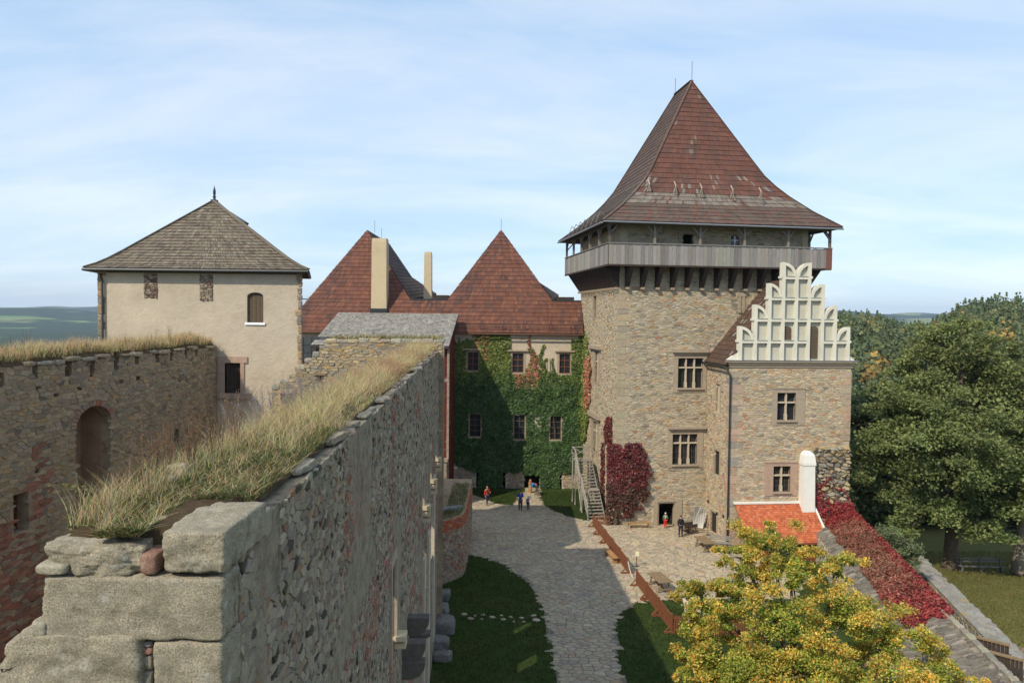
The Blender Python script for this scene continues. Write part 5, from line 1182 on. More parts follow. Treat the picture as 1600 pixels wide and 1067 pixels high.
# ------------------------------------------------------------------ low curved terrace wall with brick top
PL = [Vector(p + (0,)) for p in ((-7.5, 45.3), (-5.4, 46.6), (-4.3, 47.6), (-3.6, 48.4), (-3.2, 49.0), (-3.02, 49.7), (-2.98, 51), (-3.0, 60))]
LEN = [0.0]
for a, b in zip(PL, PL[1:]): LEN.append(LEN[-1] + (b - a).length)
def plp(u, v, d=0):
    for i in range(len(PL) - 1):
        if u <= LEN[i + 1] or i == len(PL) - 2:
            t = (PL[i + 1] - PL[i]).normalized(); n0 = Vector((t.y, -t.x, 0)); return PL[i] + t * (u - LEN[i]) + n0 * d + Vector((0, 0, v))
terr = thing('terrace_wall', 'low curved stone terrace wall with orange brick top course by the lawn', 'wall', PL[4])
mb = MB(); n = 40; TZ = 4.0
for k in range(n): a, b = LEN[-1] * k / n, LEN[-1] * (k + 1) / n; mb.poly(plp(a, -1), plp(b, -1), plp(b, TZ), plp(a, TZ)); mb.poly(plp(a, TZ), plp(b, TZ), plp(b, TZ, -1.5), plp(a, TZ, -1.5))
mb.poly(Vector((-3.2, 50, TZ)), Vector((-3.2, 60, TZ)), Vector((-9, 60, TZ - .01)), Vector((-9, 46.5, TZ - .01)))
obj('wall_core', mb, M['mortar_brown'], terr)
lay_stones(terr, voronoi(1, LEN[-1] - 2, -.2, TZ - .75, .42, .2, rng, .45), plp, .08, .016, lambda u, v, r: pick([(3, (.30, .22, .15)), (2, (.25, .20, .155)), (1, (.34, .26, .17)), (.7, (.32, .14, .09))], r), rng, M['stone'], 60, 10)
m1 = MB()
for j in range(7):
    z = TZ - .74 + j * .105; u = 1 + (.15 if j % 2 else 0)
    while u < LEN[-1] - 2:
        d1 = rng.uniform(.05, .09); V = []
        for (a, b) in ((u, z), (u + .27, z), (u + .27, z + .085), (u, z + .085)):
            V.append(plp(a, b, d1))
        V += [plp(a, b, -.03) for (a, b) in ((u, z), (u + .27, z), (u + .27, z + .085), (u, z + .085))]
        if rng.random() < .93: m1.box8([V[4], V[5], V[1], V[0], V[7], V[6], V[2], V[3]], pick([(3, (.42, .12, .055)), (2, (.34, .10, .055)), (1, (.45, .17, .09)), (.6, (.30, .18, .13))], rng, .15))
        u += .285
obj('brick_courses', m1, M['stone'], terr, kind='stuff')
rough_block('stone_trough', Vector((-3.95, 50.2, TZ + .12)), (.75, .45, 0), (-.12, .2, 0), (0, 0, .16), M['block_pale'], None, n=5, amp=.02, rnd=.1, col=(.24, .24, .23), label='grey stone slab lying on top of the curved terrace wall', cat='stone slab')

# ------------------------------------------------------------------ curtain wall with creeper, outer park wall
CR = [atz(1331, 800, 2.0), atz(1490, 966, 2.0), atz(1594, 1067, 2.0)]; CR.append(CR[2] + (CR[2] - CR[1]) * 2.0)
cdir = (CR[1] - CR[0]).normalized(); cl = Vector((-cdir.y, cdir.x, 0)); cl = cl if cl.x < 0 else -cl
cw = thing('curtain_wall', 'thick castle wall with a sloping stone-slabbed top running towards the yellow tree', 'wall', Z(CR[1], -2))
SW, SD = 3.0, 1.15
mb = MB()
for a, b in zip(CR, CR[1:]):
    d0 = cl * SW + Vector((0, 0, -SD)); g_ = Vector((0, 0, 1))
    mb.poly(a, b, b + d0, a + d0); mb.poly(a + d0, b + d0, Z(b + d0, -2.6), Z(a + d0, -2.6)); mb.poly(a, b, Z(b - cl * .15, -3.4), Z(a - cl * .15, -3.4))
obj('wall_core', mb, M['mortar_grey'], cw)
CT_L = [0]; 
for a, b in zip(CR, CR[1:]): CT_L.append(CT_L[-1] + (b - a).length)
CN = (cl * SD + Vector((0, 0, SW))).normalized()
def cpl(u, v, d=0):
    for i in range(len(CR) - 1):
        if u <= CT_L[i + 1] or i == len(CR) - 2: return CR[i] + (CR[i + 1] - CR[i]).normalized() * (u - CT_L[i]) + (cl * SW + Vector((0, 0, -SD))) * (v / math.hypot(SW, SD)) + CN * d
SLW = math.hypot(SW, SD)
lay_stones(cw, voronoi(2, CT_L[2] + 3, 0, SLW, .18, .5, rng, .48), cpl, .06, .016, lambda u, v, r: pick([(3, (.17, .15, .125)), (2, (.21, .185, .155)), (1, (.13, .115, .10)), (.5, (.30, .27, .23))], r, .15), rng, M['stone'], 200, 10, 'capping_slab', 'capping_rubble', rough=.5)
u = CT_L[1] - 1
while u < CT_L[2] + 4: w = rng.uniform(.5, .9); p = cpl(u + w / 2, .12, .04); rough_block('ridge_stone', p, cl * .17, cdir * w / 2, ZX * .09, M['block_pale'], cw, n=5, amp=.035, rnd=.25, seed=u, col=pick([(2, (.30, .27, .20)), (1, (.24, .22, .18))], rng)); u += w + .02
inn = Face((cpl(0, SLW)).xy, (cpl(5, SLW) - cpl(0, SLW)).xy)
lay_stones(cw, voronoi(0, CT_L[2], -1.7, .8, .5, .24, rng, .45), lambda u, v, d: cpl(u, SLW) * 1 + Vector((0, 0, v - (2 - SD))) + (cl * d), .07, .02, lambda u, v, r: pick([(3, (.36, .32, .25)), (2, (.30, .27, .22)), (1, (.42, .37, .29))], r), rng, M['stone'], 0)
OA, OB = atz(1432, 886, -1.0), atz(1603, 1062, -1.0); od = (OB - OA).normalized(); OC = OB + od * 12; OA2 = OA - od * 3
pw = thing('park_wall', 'low grey stone wall along the edge of the park lawn', 'wall', Z((OA + OB) / 2, -3))
oR = Vector((od.y, -od.x, 0)); oR = oR if oR.x > 0 else -oR
OLN = (OC - OA2).length; wd = lambda u: 1.15 if u < OLN * .52 else 2.6
place_o = lambda u, v, d=0: OA2 + od * u + oR * v + Vector((0, 0, d + .05 * noise.noise(Vector((u * .4, v, 3)))))
mb = MB()
for k in range(30):
    a, b = OLN * k / 30, OLN * (k + 1) / 30; w = wd((a + b) / 2)
    mb.poly(place_o(a, 0), place_o(b, 0), place_o(b, w), place_o(a, w)); mb.poly(place_o(a, 0), place_o(b, 0), Z(place_o(b, 0), -3.4), Z(place_o(a, 0), -3.4)); mb.poly(place_o(a, w), place_o(b, w), Z(place_o(b, w), -3.4), Z(place_o(a, w), -3.4))
    if wd(a) != wd(b): mb.poly(place_o(a, wd(a)), place_o(a, wd(b)), Z(place_o(a, wd(b)), -3.4), Z(place_o(a, wd(a)), -3.4))
obj('wall_core', mb, M['mortar_grey'], pw)
lay_stones(pw, [c for c in voronoi(0, OLN, 0, 2.6, .6, .4, rng, .42) if c[1] < wd(c[0])], place_o, .025, .01, lambda u, v, r: pick([(3, (.26, .25, .225)), (2, (.29, .275, .245)), (1, (.23, .215, .19)), (.3, (.30, .24, .14))], r, .08), rng, M['stone'], 160, 10, 'capping_stone', 'capping_rubble', rough=.3)
lay_stones(pw, voronoi(0, OLN, -3.2, -1.1, .5, .26, rng, .45), lambda u, v, d: Z(place_o(u, 0), v) - oR * d, .06, .02, lambda u, v, r: pick([(3, (.22, .2, .17)), (2, (.27, .25, .2)), (1, (.30, .25, .15))], r), rng, M['stone'], 0)
for k, (x0, y0, x1, y1, lab) in enumerate(((1517, 993, 1577, 1008, 'dark timber screen between the two park-side walls, farther one'), (1542, 1017, 1599, 1032, 'dark timber screen between the two park-side walls, nearer one at the frame edge'))):
    a, b = atz(x0, y0, -.1), atz(x1, y1, -.1); t = thing('timber_screen', lab, 'timber screen', Z((a + b) / 2, -3.1), 'timber screens between the walls'); d = (b - a).normalized(); n = 9
    for i in range(n): p, q = a.lerp(b, i / n), a.lerp(b, (i + 1) / n); m1 = MB(); m1.box((p + q) / 2 + Vector((0, 0, -1.5)), d * ((q - p).length / 2 - .01), Vector((-d.y, d.x, 0)) * .02, (0, 0, 1.45)); obj('board', m1, M['dark_wood'], t)
    m1 = MB(); m1.beam(a + Vector((0, 0, .02)), b + Vector((0, 0, .02)), .22, .09); obj('rail', m1, M['table_wood'], t)

# ------------------------------------------------------------------ wooden stairs beside the tower
stt = thing('wooden_stairs', 'weathered grey open wooden stairs with crooked handrail climbing beside the tower', 'stairs', (6.9, 63.8, 0))
sdir = Vector((-0.135, .99, 0)).normalized(); sw_ = Vector((sdir.y, -sdir.x, 0)); S0 = gnd(932, 811); S0.z = 0
GW = (0.30, 0.275, 0.235)
def sp_(run, lat, z): return S0 + sdir * run + sw_ * lat + Vector((0, 0, z))
fl = [(0, 2.15, 0, 2.0, 9), (2.85, 4.9, 2.0, 4.0, 9)]
for r0_, r1_, z0, z1, n in fl:
    for i in range(n):
        t = (i + .5) / n; m1 = MB(); m1.col = GW; m1.box(sp_(lerp(r0_, r1_, t), 0, lerp(z0, z1, (i + 1) / n) - .03), sw_ * .66, sdir * .15, (0, 0, .028), pick([(2, (.27, .245, .21)), (1, (.22, .20, .175))], rng)); obj('tread', m1, M['grey_wood'], stt)
    for s in (-.7, .7): m1 = MB(); m1.col = (.25, .23, .2); m1.beam(sp_(r0_ - .1, s, z0 - .05), sp_(r1_ + .1, s, z1 - .02), .07, .26); obj('stringer', m1, M['grey_wood'], stt)
for r0_, r1_, z in ((2.2, 2.85, 2.0), (4.95, 6.2, 4.0)):
    n = int((r1_ - r0_) / .16)
    for i in range(n): m1 = MB(); m1.box(sp_(lerp(r0_, r1_, (i + .5) / n), 0, z - .03), sw_ * .75, sdir * ((r1_ - r0_) / n / 2 - .006), (0, 0, .03), pick([(1, (.33, .28, .22)), (1, (.28, .25, .21))], rng)); obj('landing_board', m1, M['grey_wood'], stt)
for r_, s, z in ((2.25, -.72, 2), (2.25, .72, 2), (2.8, -.72, 2), (4.98, -.72, 4), (6.15, -.72, 4), (6.15, .72, 4), (4.98, .72, 4)):
    m1 = MB(); m1.col = GW; m1.tube([sp_(r_, s, -.05), sp_(r_ + rng.uniform(-.05, .05), s, z * .5), sp_(r_, s, z - .06)], .075, 6); obj('support_post', m1, M['grey_wood'], stt)
def crooked(a, b, r, n=6, amp=.05):
    pts = [a.lerp(b, k / n) + Vector((rng.uniform(-1, 1), rng.uniform(-1, 1), rng.uniform(-1, 1))) * (amp if 0 < k < n else 0) for k in range(n + 1)]
    m1 = MB(); m1.col = (.29, .265, .225); m1.tube(pts, [r * rng.uniform(.8, 1.2) for _ in pts], 6); return m1
rl = [(-.15, 0), (2.2, 2.0), (2.85, 2.0), (4.95, 4.0), (6.2, 4.0)]
for (a0, z0), (a1, z1) in zip(rl, rl[1:]):
    obj('handrail', crooked(sp_(a0, -.78, z0 + .98), sp_(a1, -.78, z1 + .98), .065), M['grey_wood'], stt); obj('mid_rail', crooked(sp_(a0, -.78, z0 + .5), sp_(a1, -.78, z1 + .5), .045), M['grey_wood'], stt)
    n = max(1, int((a1 - a0) / .75))
    for k in range(n + 1): t = k / n; obj('baluster', crooked(sp_(lerp(a0, a1, t), -.78, lerp(z0, z1, t)), sp_(lerp(a0, a1, t), -.78, lerp(z0, z1, t) + 1.05), .05, 3, .02), M['grey_wood'], stt)
for (l0_, l1_, za, zb) in ((-.75, .75, .98, .98), (-.75, .75, .1, .95), (-.75, .75, .95, .1)): obj('end_rail', crooked(sp_(6.2, l0_, 4 + za), sp_(6.2, l1_, 4 + zb), .05, 4, .02), M['grey_wood'], stt)
obj('baluster', crooked(sp_(6.2, .75, 4), sp_(6.2, .75, 5.05), .05, 3, .01), M['grey_wood'], stt)
obj('cross_brace', crooked(sp_(2.3, -.74, .2), sp_(4.9, -.74, 3.6), .05, 4, .03), M['grey_wood'], stt)

# ------------------------------------------------------------------ climbing plants
def px_of(p):
    """pixel of the photograph where a point shows (only used to read the planting pattern off the wall)"""
    q = RM.transposed() @ (Vector(p) - CAM); return 800 + q.x / -q.z * F, 533.5 - q.y / -q.z * F
def mixc(a, b, t): return tuple(lerp(x, y, t) for x, y in zip(a, b))
g = np.random.default_rng(7); rng = random.Random(31)
ivy = thing('climbing_ivy', 'green ivy curtain turning yellow and red covering the cream courtyard wing', 'ivy', IV.p(20, 0, .2))
GR = [(.038, .085, .020), (.052, .108, .026), (.028, .064, .016), (.068, .125, .032)]; YG = [(.12, .17, .03), (.16, .19, .035), (.09, .14, .03), (.19, .20, .05)]; RD = [(.40, .12, .08), (.46, .19, .13), (.30, .10, .07), (.38, .20, .10)]
def ivy_den(x, y, u, v):
    """density 0..1 and (yellow, red) shares"""
    n1 = noise.noise(Vector((u * .55, v * .35, 1))); n2 = noise.noise(Vector((u * 2.4, v * .5, 6))); n3 = noise.noise(Vector((u * 1.3, v * 1.3, 2)))
    bot = 736 + 6 * n3
    for a, b, c in ((698, 742, 718 + (x - 698) * .45), (748, 785, 761), (790, 818, 738 + 6 * n3), (818, 844, 741), (844, 874, 762), (874, 899, 738)):
        if a <= x < b: bot = c + 3 * n2
    if y > bot or x < 701 or x > 913: return 0, 0, 0
    for (a, b, c, d) in IW + IM:
        m = 2.2
        if a - m < x < c + m and b - m < y < d + m: return 0, 0, 0
    if 833 < x < 845 and 648 < y < 672 and n3 > -.4: return .15, 0, 0
    if x < 738: top = 535 + 14 * n2; full = 600
    elif x < 797: top = 516; full = 520 + (0 if x > 752 else 18)
    elif x < 893: top = 578 + 16 * n2; full = 606
    else: top = 532 + 14 * n2; full = 560
    d = 0.0
    if y > full: d = 1.0
    elif y > top: d = .85 if x < 800 or x > 888 else .75
    # climbing strands above the dense part
    if d < .5 and y > 522:
        for sx, wob, w, yt in ((705, 3, 3.5, 522), (715, 4, 3.5, 528), (727, 5, 3, 532), (735, 4, 3, 524), (806, 3, 3, 556), (826, 5, 4, 545), (832, 6, 3.2, 522), (838, 6, 3, 556), (848, 4, 4.5, 538), (852, 4, 3.5, 560), (866, 3, 3.0, 560), (898, 4, 3.5, 530), (908, 2, 4, 524)):
            if y > yt and abs(x - sx - wob * math.sin(y * .11 + sx)) < w * (.35 + .65 * (y - yt) / 60): d = .9
    yel = sstep(612, 560, y) * (.95 if x < 800 else .85) + .25 * max(0, n1) * sstep(660, 600, y); yel = max(yel, sstep(895, 912, x) * sstep(720, 640, y) * .8)
    red = 0
    if 806 < x < 842: red = sstep(614, 588, y) * (.75 if n2 > .05 and y < 604 else .42)
    if 738 < x < 765 and y < 575: red = .3 * sstep(575, 540, y)
    return d, yel, red
N = 46000; uu = g.uniform(IV.uv(699, 600)[0], iu1 - .3, N); vv = g.uniform(0.0, EZ, N); Pl, Cl, Sl = [], [], []
for u, v in zip(uu, vv):
    p = IV.p(u, v, 0); x, y = px_of(p); d, ye, re = ivy_den(x, y, u, v)
    if d <= 0 or rng.random() > d: continue
    b = .16 + .16 * noise.noise(Vector((u * 1.1, v * 1.1, 3))); q = IV.p(u, v, max(.03, b * rng.uniform(.5, 1.3)) if d == 1.0 else .08 * rng.random() + .02)
    c = rng.choice(RD if rng.random() < re else (YG if rng.random() < ye else GR)); k = rng.uniform(.75, 1.3); Pl.append(q); Cl.append([t * k for t in c]); Sl.append(rng.uniform(.10, .19))
V, f, C = leaves(np.array(Pl), np.array([0, -1, -.25]) * 0 + np.array([0, -.85, .5]), np.array(Sl), np.array(Cl), g, .38)
np_mesh('ivy_foliage', V, [f], C, M['ivy_leaf'], ivy, 'stuff')
Pl, Cl, Sl = [], [], []
for _ in range(9000):
    x, y = rng.uniform(900, 931), rng.uniform(520, 712); e = 926 - abs(y - 590) * .09 + 3 * noise.noise(Vector((y * .06, 0, 1))); st_ = 905 + (y - 520) * .012
    if x > e or x < st_ or y > 690 + 14 * noise.noise(Vector((x * .2, 3, 3))) or (y < 560 and rng.random() > (y - 515) / 45): continue
    u, v = TL.uv(x, y); q = TL.p(u, v, rng.uniform(.03, .3)); red = sstep(913, 919, x) * sstep(545, 570, y) * sstep(650, 630, y)
    c = rng.choice(RD if rng.random() < red * .85 else (YG if x > 911 or rng.random() < .5 else GR)); k = rng.uniform(.8, 1.35); Pl.append(q); Cl.append([t * k for t in c]); Sl.append(rng.uniform(.10, .18))
V, f, C = leaves(np.array(Pl), np.array([-.7, -.4, .5]), np.array(Sl), np.array(Cl), g, .45); np_mesh('ivy_foliage', V, [f], C, M['ivy_leaf'], ivy, 'stuff')
for x0, x1, y0 in ((757, 762, 761), (770, 766, 760), (852, 858, 762), (866, 862, 762), (905, 907, 735)):
    pts = [IV.p(*IV.uv(lerp(x0, x1, t) + 3 * math.sin(t * 5), lerp(y0, 560, t)), .06) for t in (0, .2, .4, .6, .8, 1)]; m1 = MB(); m1.tube(pts, [.07, .06, .05, .04, .03, .02], 5); obj('stem', m1, M['bark'], ivy)
# red creeper on the tower corner
rc = thing('red_creeper', 'dark red creeper climbing the near corner of the great tower', 'creeper', TF.p(.6, 0, .3))
CRD = [(.13, .020, .024), (.17, .028, .03), (.09, .016, .02), (.21, .045, .04), (.11, .035, .028)]; CBR = [(.085, .045, .025), (.11, .055, .03), (.06, .035, .02), (.10, .025, .022)]
Pl, Cl, Sl = [], [], []; Nn = []
for _ in range(17000):
    x, y = rng.uniform(934, 1016), rng.uniform(648, 822); n1 = noise.noise(Vector((x * .09, y * .09, 1))); n2 = noise.noise(Vector((x * .03, y * .05, 8)))
    if y < 692: ok = 947 + 2 * math.sin(y * .1) < x < 958 and y > 652
    elif y < 700: ok = 941 < x < 1000 and not 964 < x < 976
    elif y < 795: ok = 940 + 2 * n1 < x < 1004 + 8 * n1 + sstep(700, 740, y) * 8 - sstep(765, 800, y) * 14
    else: ok = (948 < x < 990 + 10 * n1 and rng.random() < .35 and y < 808) or (948 < x < 955)
    if 956 < x < 969 and 742 < y < 757: ok = False
    if y > 770 and n1 < -.15 and rng.random() < .8: ok = False
    if not ok: continue
    u, v = TF.uv(x, y)
    if u >= 0: q = TF.p(u, v, rng.uniform(.05, .4) + .12 * n1); nn = TF.n
    else: uu_, v2 = TL.uv(x, y); q = TL.p(uu_, v2, rng.uniform(.03, .16)); nn = TL.n
    if 946 < x < 969 and y > 694: q = TF.p(rng.uniform(-.9, .22), v, rng.uniform(.06, .3)); nn = TF.n
    red = sstep(775, 740, y) * .85 + .1 + .3 * n2; c = rng.choice(CRD if rng.random() < red else CBR); k = rng.uniform(.75, 1.3); Pl.append(q); Cl.append([t * k for t in c]); Sl.append(rng.uniform(.08, .15)); Nn.append(nn + Vector((0, 0, .4)))
V, f, C = leaves(np.array(Pl), np.array(Nn), np.array(Sl), np.array(Cl), g, .45); np_mesh('creeper_foliage', V, [f], C, M['ivy_leaf'], rc, 'stuff')
m1 = MB(); m1.tube([TF.p(-.15, -.05, .2), TF.p(-.1, .7, .15), TF.p(0, 1.6, .1), TF.p(-.1, 2.4, .05)], [.15, .12, .07, .02], 6); obj('stem', m1, M['bark'], rc)
# crimson creeper over the curtain wall and the foot of the annex
wc = thing('crimson_creeper', 'crimson creeper spread over the sloping top of the curtain wall', 'creeper', cpl(8, 1.5))
WR = [(.24, .025, .028), (.30, .04, .038), (.18, .025, .026), (.34, .07, .058)]; WB = [(.26, .095, .06), (.21, .08, .05), (.30, .14, .09), (.19, .10, .06)]
Pl, Cl, Sl, Nn = [], [], [], []
for _ in range(34000):
    u, v = rng.uniform(-.3, CT_L[1] + .4), rng.uniform(-.25, SLW + .3); n1 = noise.noise(Vector((u * .6, v * .6, 2))); n2 = noise.noise(Vector((u * .25, v * .4, 5)))
    if u > CT_L[1] - .2 + .5 * n1 + .2 * math.sin(v * 5): continue
    q = cpl(max(0, u), v, rng.uniform(.03, .22) + .08 * n1); xx, yy = px_of(q)
    if xx < 1279 + (yy - 800) * .72 + 9 * n1 + 5 * n2: continue
    mid_ = sstep(1, 4, u) * sstep(19.5, 14, u) * sstep(-.4, .5, v)
    c = rng.choice(WB if rng.random() < mid_ * .92 + .3 * n2 else WR); k = rng.uniform(.7, 1.3); Pl.append(q); Cl.append([t * k for t in c]); Sl.append(rng.uniform(.06, .12)); Nn.append(CN)
for _ in range(5200):
    x, y = rng.uniform(1266, 1332), rng.uniform(736, 815); n1 = noise.noise(Vector((x * .12, y * .12, 4)))
    dens = sstep(776, 790, y + 14 * n1) * (1 if x > 1278 or y > 765 else .4)
    if y < 780: dens = max(dens, .65 if abs(y - (746 + abs(x - 1290) * .9 + 4 * math.sin(x * .3))) < 2.2 or abs(x - 1270 - 2 * math.sin(y * .2)) < 1.6 else 0, .9 * sstep(758, 778, y) * sstep(1290, 1272, x))
    if 1283 < x < 1296 and 785 < y < 812 and n1 > 0: dens *= .3
    if rng.random() > dens: continue
    u, v = AF.uv(x, y); q = AF.p(u, v, rng.uniform(.15, .45)); Pl.append(q); Cl.append([t * rng.uniform(.8, 1.4) for t in rng.choice(WR)]); Sl.append(rng.uniform(.07, .13)); Nn.append(AF.n + Vector((0, 0, .4)))
V, f, C = leaves(np.array(Pl), np.array(Nn), np.array(Sl), np.array(Cl), g, .5); np_mesh('creeper_foliage', V, [f], C, M['ivy_leaf'], wc, 'stuff')

# ------------------------------------------------------------------ grass on the ruined walls
STRAW = [(.74, .58, .32), (.80, .66, .40), (.66, .51, .27), (.54, .43, .21)]; GREEN = [(.13, .15, .05), (.17, .18, .06), (.11, .13, .045), (.21, .21, .09)]; RUST = [(.48, .27, .15), (.44, .23, .13), (.52, .34, .21)]
def wall_grass(name, label, n, fu, posf, typef, seed):
    g2 = np.random.default_rng(seed); P, Hh, W, Ln, C = [], [], [], [], []
    r = random.Random(seed)
    for _ in range(n):
        u = fu(r); t = r.random(); a = typef(u, t, r)
        if a is None: continue
        h, w, l, pal = a; P.append(posf(u, t)); Hh.append(h); W.append(w); Ln.append(l); C.append([x * r.uniform(.75, 1.25) for x in r.choice(pal)])
    V, Fq, C = blades(np.array(P), np.array(Hh), np.array(W), np.array(Ln), np.array(C), g2); return np_mesh(name, V, Fq, C, M['grassblade'], None, 'stuff', label)
def fw_pos(u, t): d = lerp(-.13 if u > 1.3 else -.3, -TH + .02, t); return FW.p(u, top_z(u, d) - .03, d)
def fw_type(u, t, r):
    n1 = noise.noise(Vector((u * .7, t * 3, 4))); n2 = noise.noise(Vector((u * 1.9, t * 5, 8))); n3 = noise.noise(Vector((u * .33, t * 1.2, 15)))
    if u < .1 or (u < 1.15 and t < .36) or (u < .42 and t > .66): return None
    edge = sstep(.0, .3, t)
    if u < 3.6:
        if r.random() < (.86 if t < .6 else .6): return (r.uniform(.025, .11), r.uniform(.0022, .0048), 1.2, GREEN if r.random() < .66 else STRAW)
        if t > .55: return (r.uniform(.12, .5) * t, r.uniform(.0018, .003), .5, STRAW if r.random() < .6 else GREEN)
        return (r.uniform(.05, .2), r.uniform(.0018, .003), .9, STRAW)
    if n1 < -.3 and t < .25 and r.random() < .6: return None
    s = sstep(3, 7, u)
    if n2 < -.22 and r.random() < .6: return None
    if n2 > .12 and t < .55 and r.random() < .75 - .4 * s: return (r.uniform(.04, .14), r.uniform(.003, .006), 1.0, GREEN)
    if r.random() < .22 - .12 * s: return (r.uniform(.06, .2), r.uniform(.003, .006), .9, GREEN)
    red = sstep(10, 16, u) * sstep(30, 23, u) * (1 if n3 > -.05 else .1)
    h = (.07 + .36 * r.random() ** 1.8) * (.35 + .65 * edge) * (1 + .7 * n1 + .4 * n2)
    if r.random() < .05: h *= 1.6
    return (max(.05, h), .0017 + .0003 * u ** .8, .75, RUST if r.random() < red * .8 else (STRAW if r.random() < .84 else GREEN))
wall_grass('wall_top_grass', 'dry straw-coloured grass growing along the top of the foreground wall', 62000, lambda r: .12 + (FL - .3) * r.random() ** 1.7, fw_pos, fw_type, 3)
# low green cushions and moss near the front
Pl, Cl, Sl = [], [], []
for _ in range(56000):
    u = .1 + 6.0 * rng.random() ** 1.6; t = rng.random(); d = lerp(-.12 if u > 1.25 else -.3, -TH + .02, t); n1 = noise.noise(Vector((u * 1.6, t * 4, 3)))
    if (n1 < -.12 and u > 2.6) or (u < 1.1 and t < .34) or (u < .42 and t > .68): continue
    Pl.append(FW.p(u, top_z(u, d) + rng.uniform(-.01, .09) * (n1 + .3), d)); Cl.append([x * rng.uniform(.7, 1.3) for x in rng.choice([(.085, .10, .022), (.13, .13, .03), (.06, .085, .025), (.11, .15, .07), (.17, .15, .05)])]); Sl.append(rng.uniform(.007, .016))
V, f, C = leaves(np.array(Pl), np.array([0, 0, 1.0]), np.array(Sl), np.array(Cl), g, .7); np_mesh('moss_cushions', V, [f], C, M['leaf'], None, 'stuff', 'low green moss and herbs at the near end of the foreground wall')
def lw_pos(u, t): d = lerp(.0, -1.55, t); return LW.p(u, ltop(u, d) - .04, d)
def lw_type(u, t, r):
    n1 = noise.noise(Vector((u * .5, t * 3, 6)))
    if r.random() < .42: return (r.uniform(.08, .28), r.uniform(.007, .014), .7, GREEN)
    return (r.uniform(.15, .55) * (1 + .3 * n1), r.uniform(.005, .009), .4, RUST if r.random() < .22 + .3 * n1 else STRAW)
wall_grass('left_wall_grass', 'dry grass tufts growing on the left ruined wall', 17000, lambda r: r.uniform(-5, LL - .2), lw_pos, lw_type, 4)
def xw_pos(u, t): return XW.p(u, xtop(u) - .02, lerp(-.1, -1.05, t))
wall_grass('cross_wall_grass', 'green and yellow grass on the stepped cross wall', 2600, lambda r: r.uniform(XW.uv(515, 530)[0], XW.uv(690, 530)[0]), xw_pos, lambda u, t, r: (r.uniform(.1, .42), r.uniform(.008, .014), .5, r.choice([GREEN, GREEN, STRAW])), 5)
def tr_pos(u, t): p = plp(u, TZ, lerp(-.1, -1.3, t)); return p
wall_grass('terrace_grass', 'green weeds on top of the curved terrace wall', 1800, lambda r: r.uniform(1, LEN[-1] - 2), tr_pos, lambda u, t, r: (r.uniform(.1, .4), r.uniform(.01, .02), .6, GREEN), 6)
# tall seed stalks, one plant each
def stalk(p, h, n, col, name, label, grp, cat, seedheads=True):
    r = random.Random(int(p.x * 977 + p.y * 131)); t = thing(name, label, cat, p, grp); m1 = MB(); m1.col = col; m2 = MB()
    for k in range(n):
        a = r.uniform(0, 6.28); l = r.uniform(.02, .22) * h; hh = h * r.uniform(.7, 1.05); tip = p + Vector((math.cos(a) * l, math.sin(a) * l, hh)); mid_ = p.lerp(tip, .55) + Vector((0, 0, .05 * h))
        m1.tube([p, mid_, tip], [.0045, .0035, .0018], 4, False)
        if seedheads:
            for q in range(14):
                tt = r.uniform(.5, 1.0); b = (mid_.lerp(tip, (tt - .55) / .45) if tt > .55 else p.lerp(mid_, tt / .55)) + Vector((r.gauss(0, .018), r.gauss(0, .018), r.gauss(0, .01))); s = r.uniform(.004, .009); m2.add([b + Vector((s, 0, 0)), b + Vector((0, s, 0)), b - Vector((s, 0, 0)), b - Vector((0, s, 0)), b + Vector((0, 0, s * 1.6)), b - Vector((0, 0, s))], [(0, 1, 4), (1, 2, 4), (2, 3, 4), (3, 0, 4), (1, 0, 5), (2, 1, 5), (3, 2, 5), (0, 3, 5)], tuple(x * r.uniform(.7, 1.4) for x in col))
    obj('stem', m1, M['grassblade'], t)
    if m2.v: obj('seed_head', m2, M['grassblade'], t, kind='stuff')
for k in range(26):
    u = 1.3 + 3.6 * rng.random(); stalk(fw_pos(u, rng.uniform(.7, 1.0)), rng.uniform(.45, .85), 4, (.30, .20, .13), 'dry_weed', 'tall reddish-brown dry weed on the left edge of the grassy wall', 'tall dry weeds on the foreground wall', 'weed')
for k in range(22):
    u = 4.5 + 5.5 * rng.random(); stalk(fw_pos(u, rng.uniform(.72, 1.0)), rng.uniform(.5, .85), 4, (.42, .37, .34), 'silver_weed', 'tall silvery seeded weed standing on the left edge of the grassy wall', 'silvery weeds on the foreground wall', 'weed')
for k in range(30):
    u = LU0 + 5 + (LL - LU0 - 6) * rng.random(); stalk(lw_pos(u, rng.uniform(.1, .9)), rng.uniform(.5, 1.0), 3, (.26, .20, .12), 'dry_weed', 'thin dry stalk sticking up from the left wall grass', 'dry stalks on the left wall', 'weed')
tw = thing('bare_twig', 'bare thin twig with few yellow leaves leaning out left over the wall niche', 'twig', FW.p(1.6, ZT, -TH + .1)); p = FW.p(1.6, ZT, -TH + .1); tp = aty(85, 765, 8.3); m1 = MB(); m1.tube([p, p.lerp(tp, .5) + Vector((0, 0, .05)), tp], [.008, .006, .002], 5)
for k in range(5): a = p.lerp(tp, .5 + .1 * k); m1.tube([a, a + Vector((rng.uniform(-.14, 0), rng.uniform(-.1, .1), rng.uniform(.02, .14)))], [.003, .001], 4)
obj('stem', m1, M['bark'], tw); Pl = np.array([p.lerp(tp, rng.uniform(.5, 1)) + Vector((rng.uniform(-.08, .03), rng.uniform(-.08, .08), rng.uniform(0, .08))) for _ in range(40)]); V, f, C = leaves(Pl, np.array([0, 0, 1.0]), rng.uniform(.014, .02), np.array([[.25, .24, .05]] * 40), g, .7); np_mesh('leaf_cluster', V, [f], C, M['leaf'], tw, 'stuff')

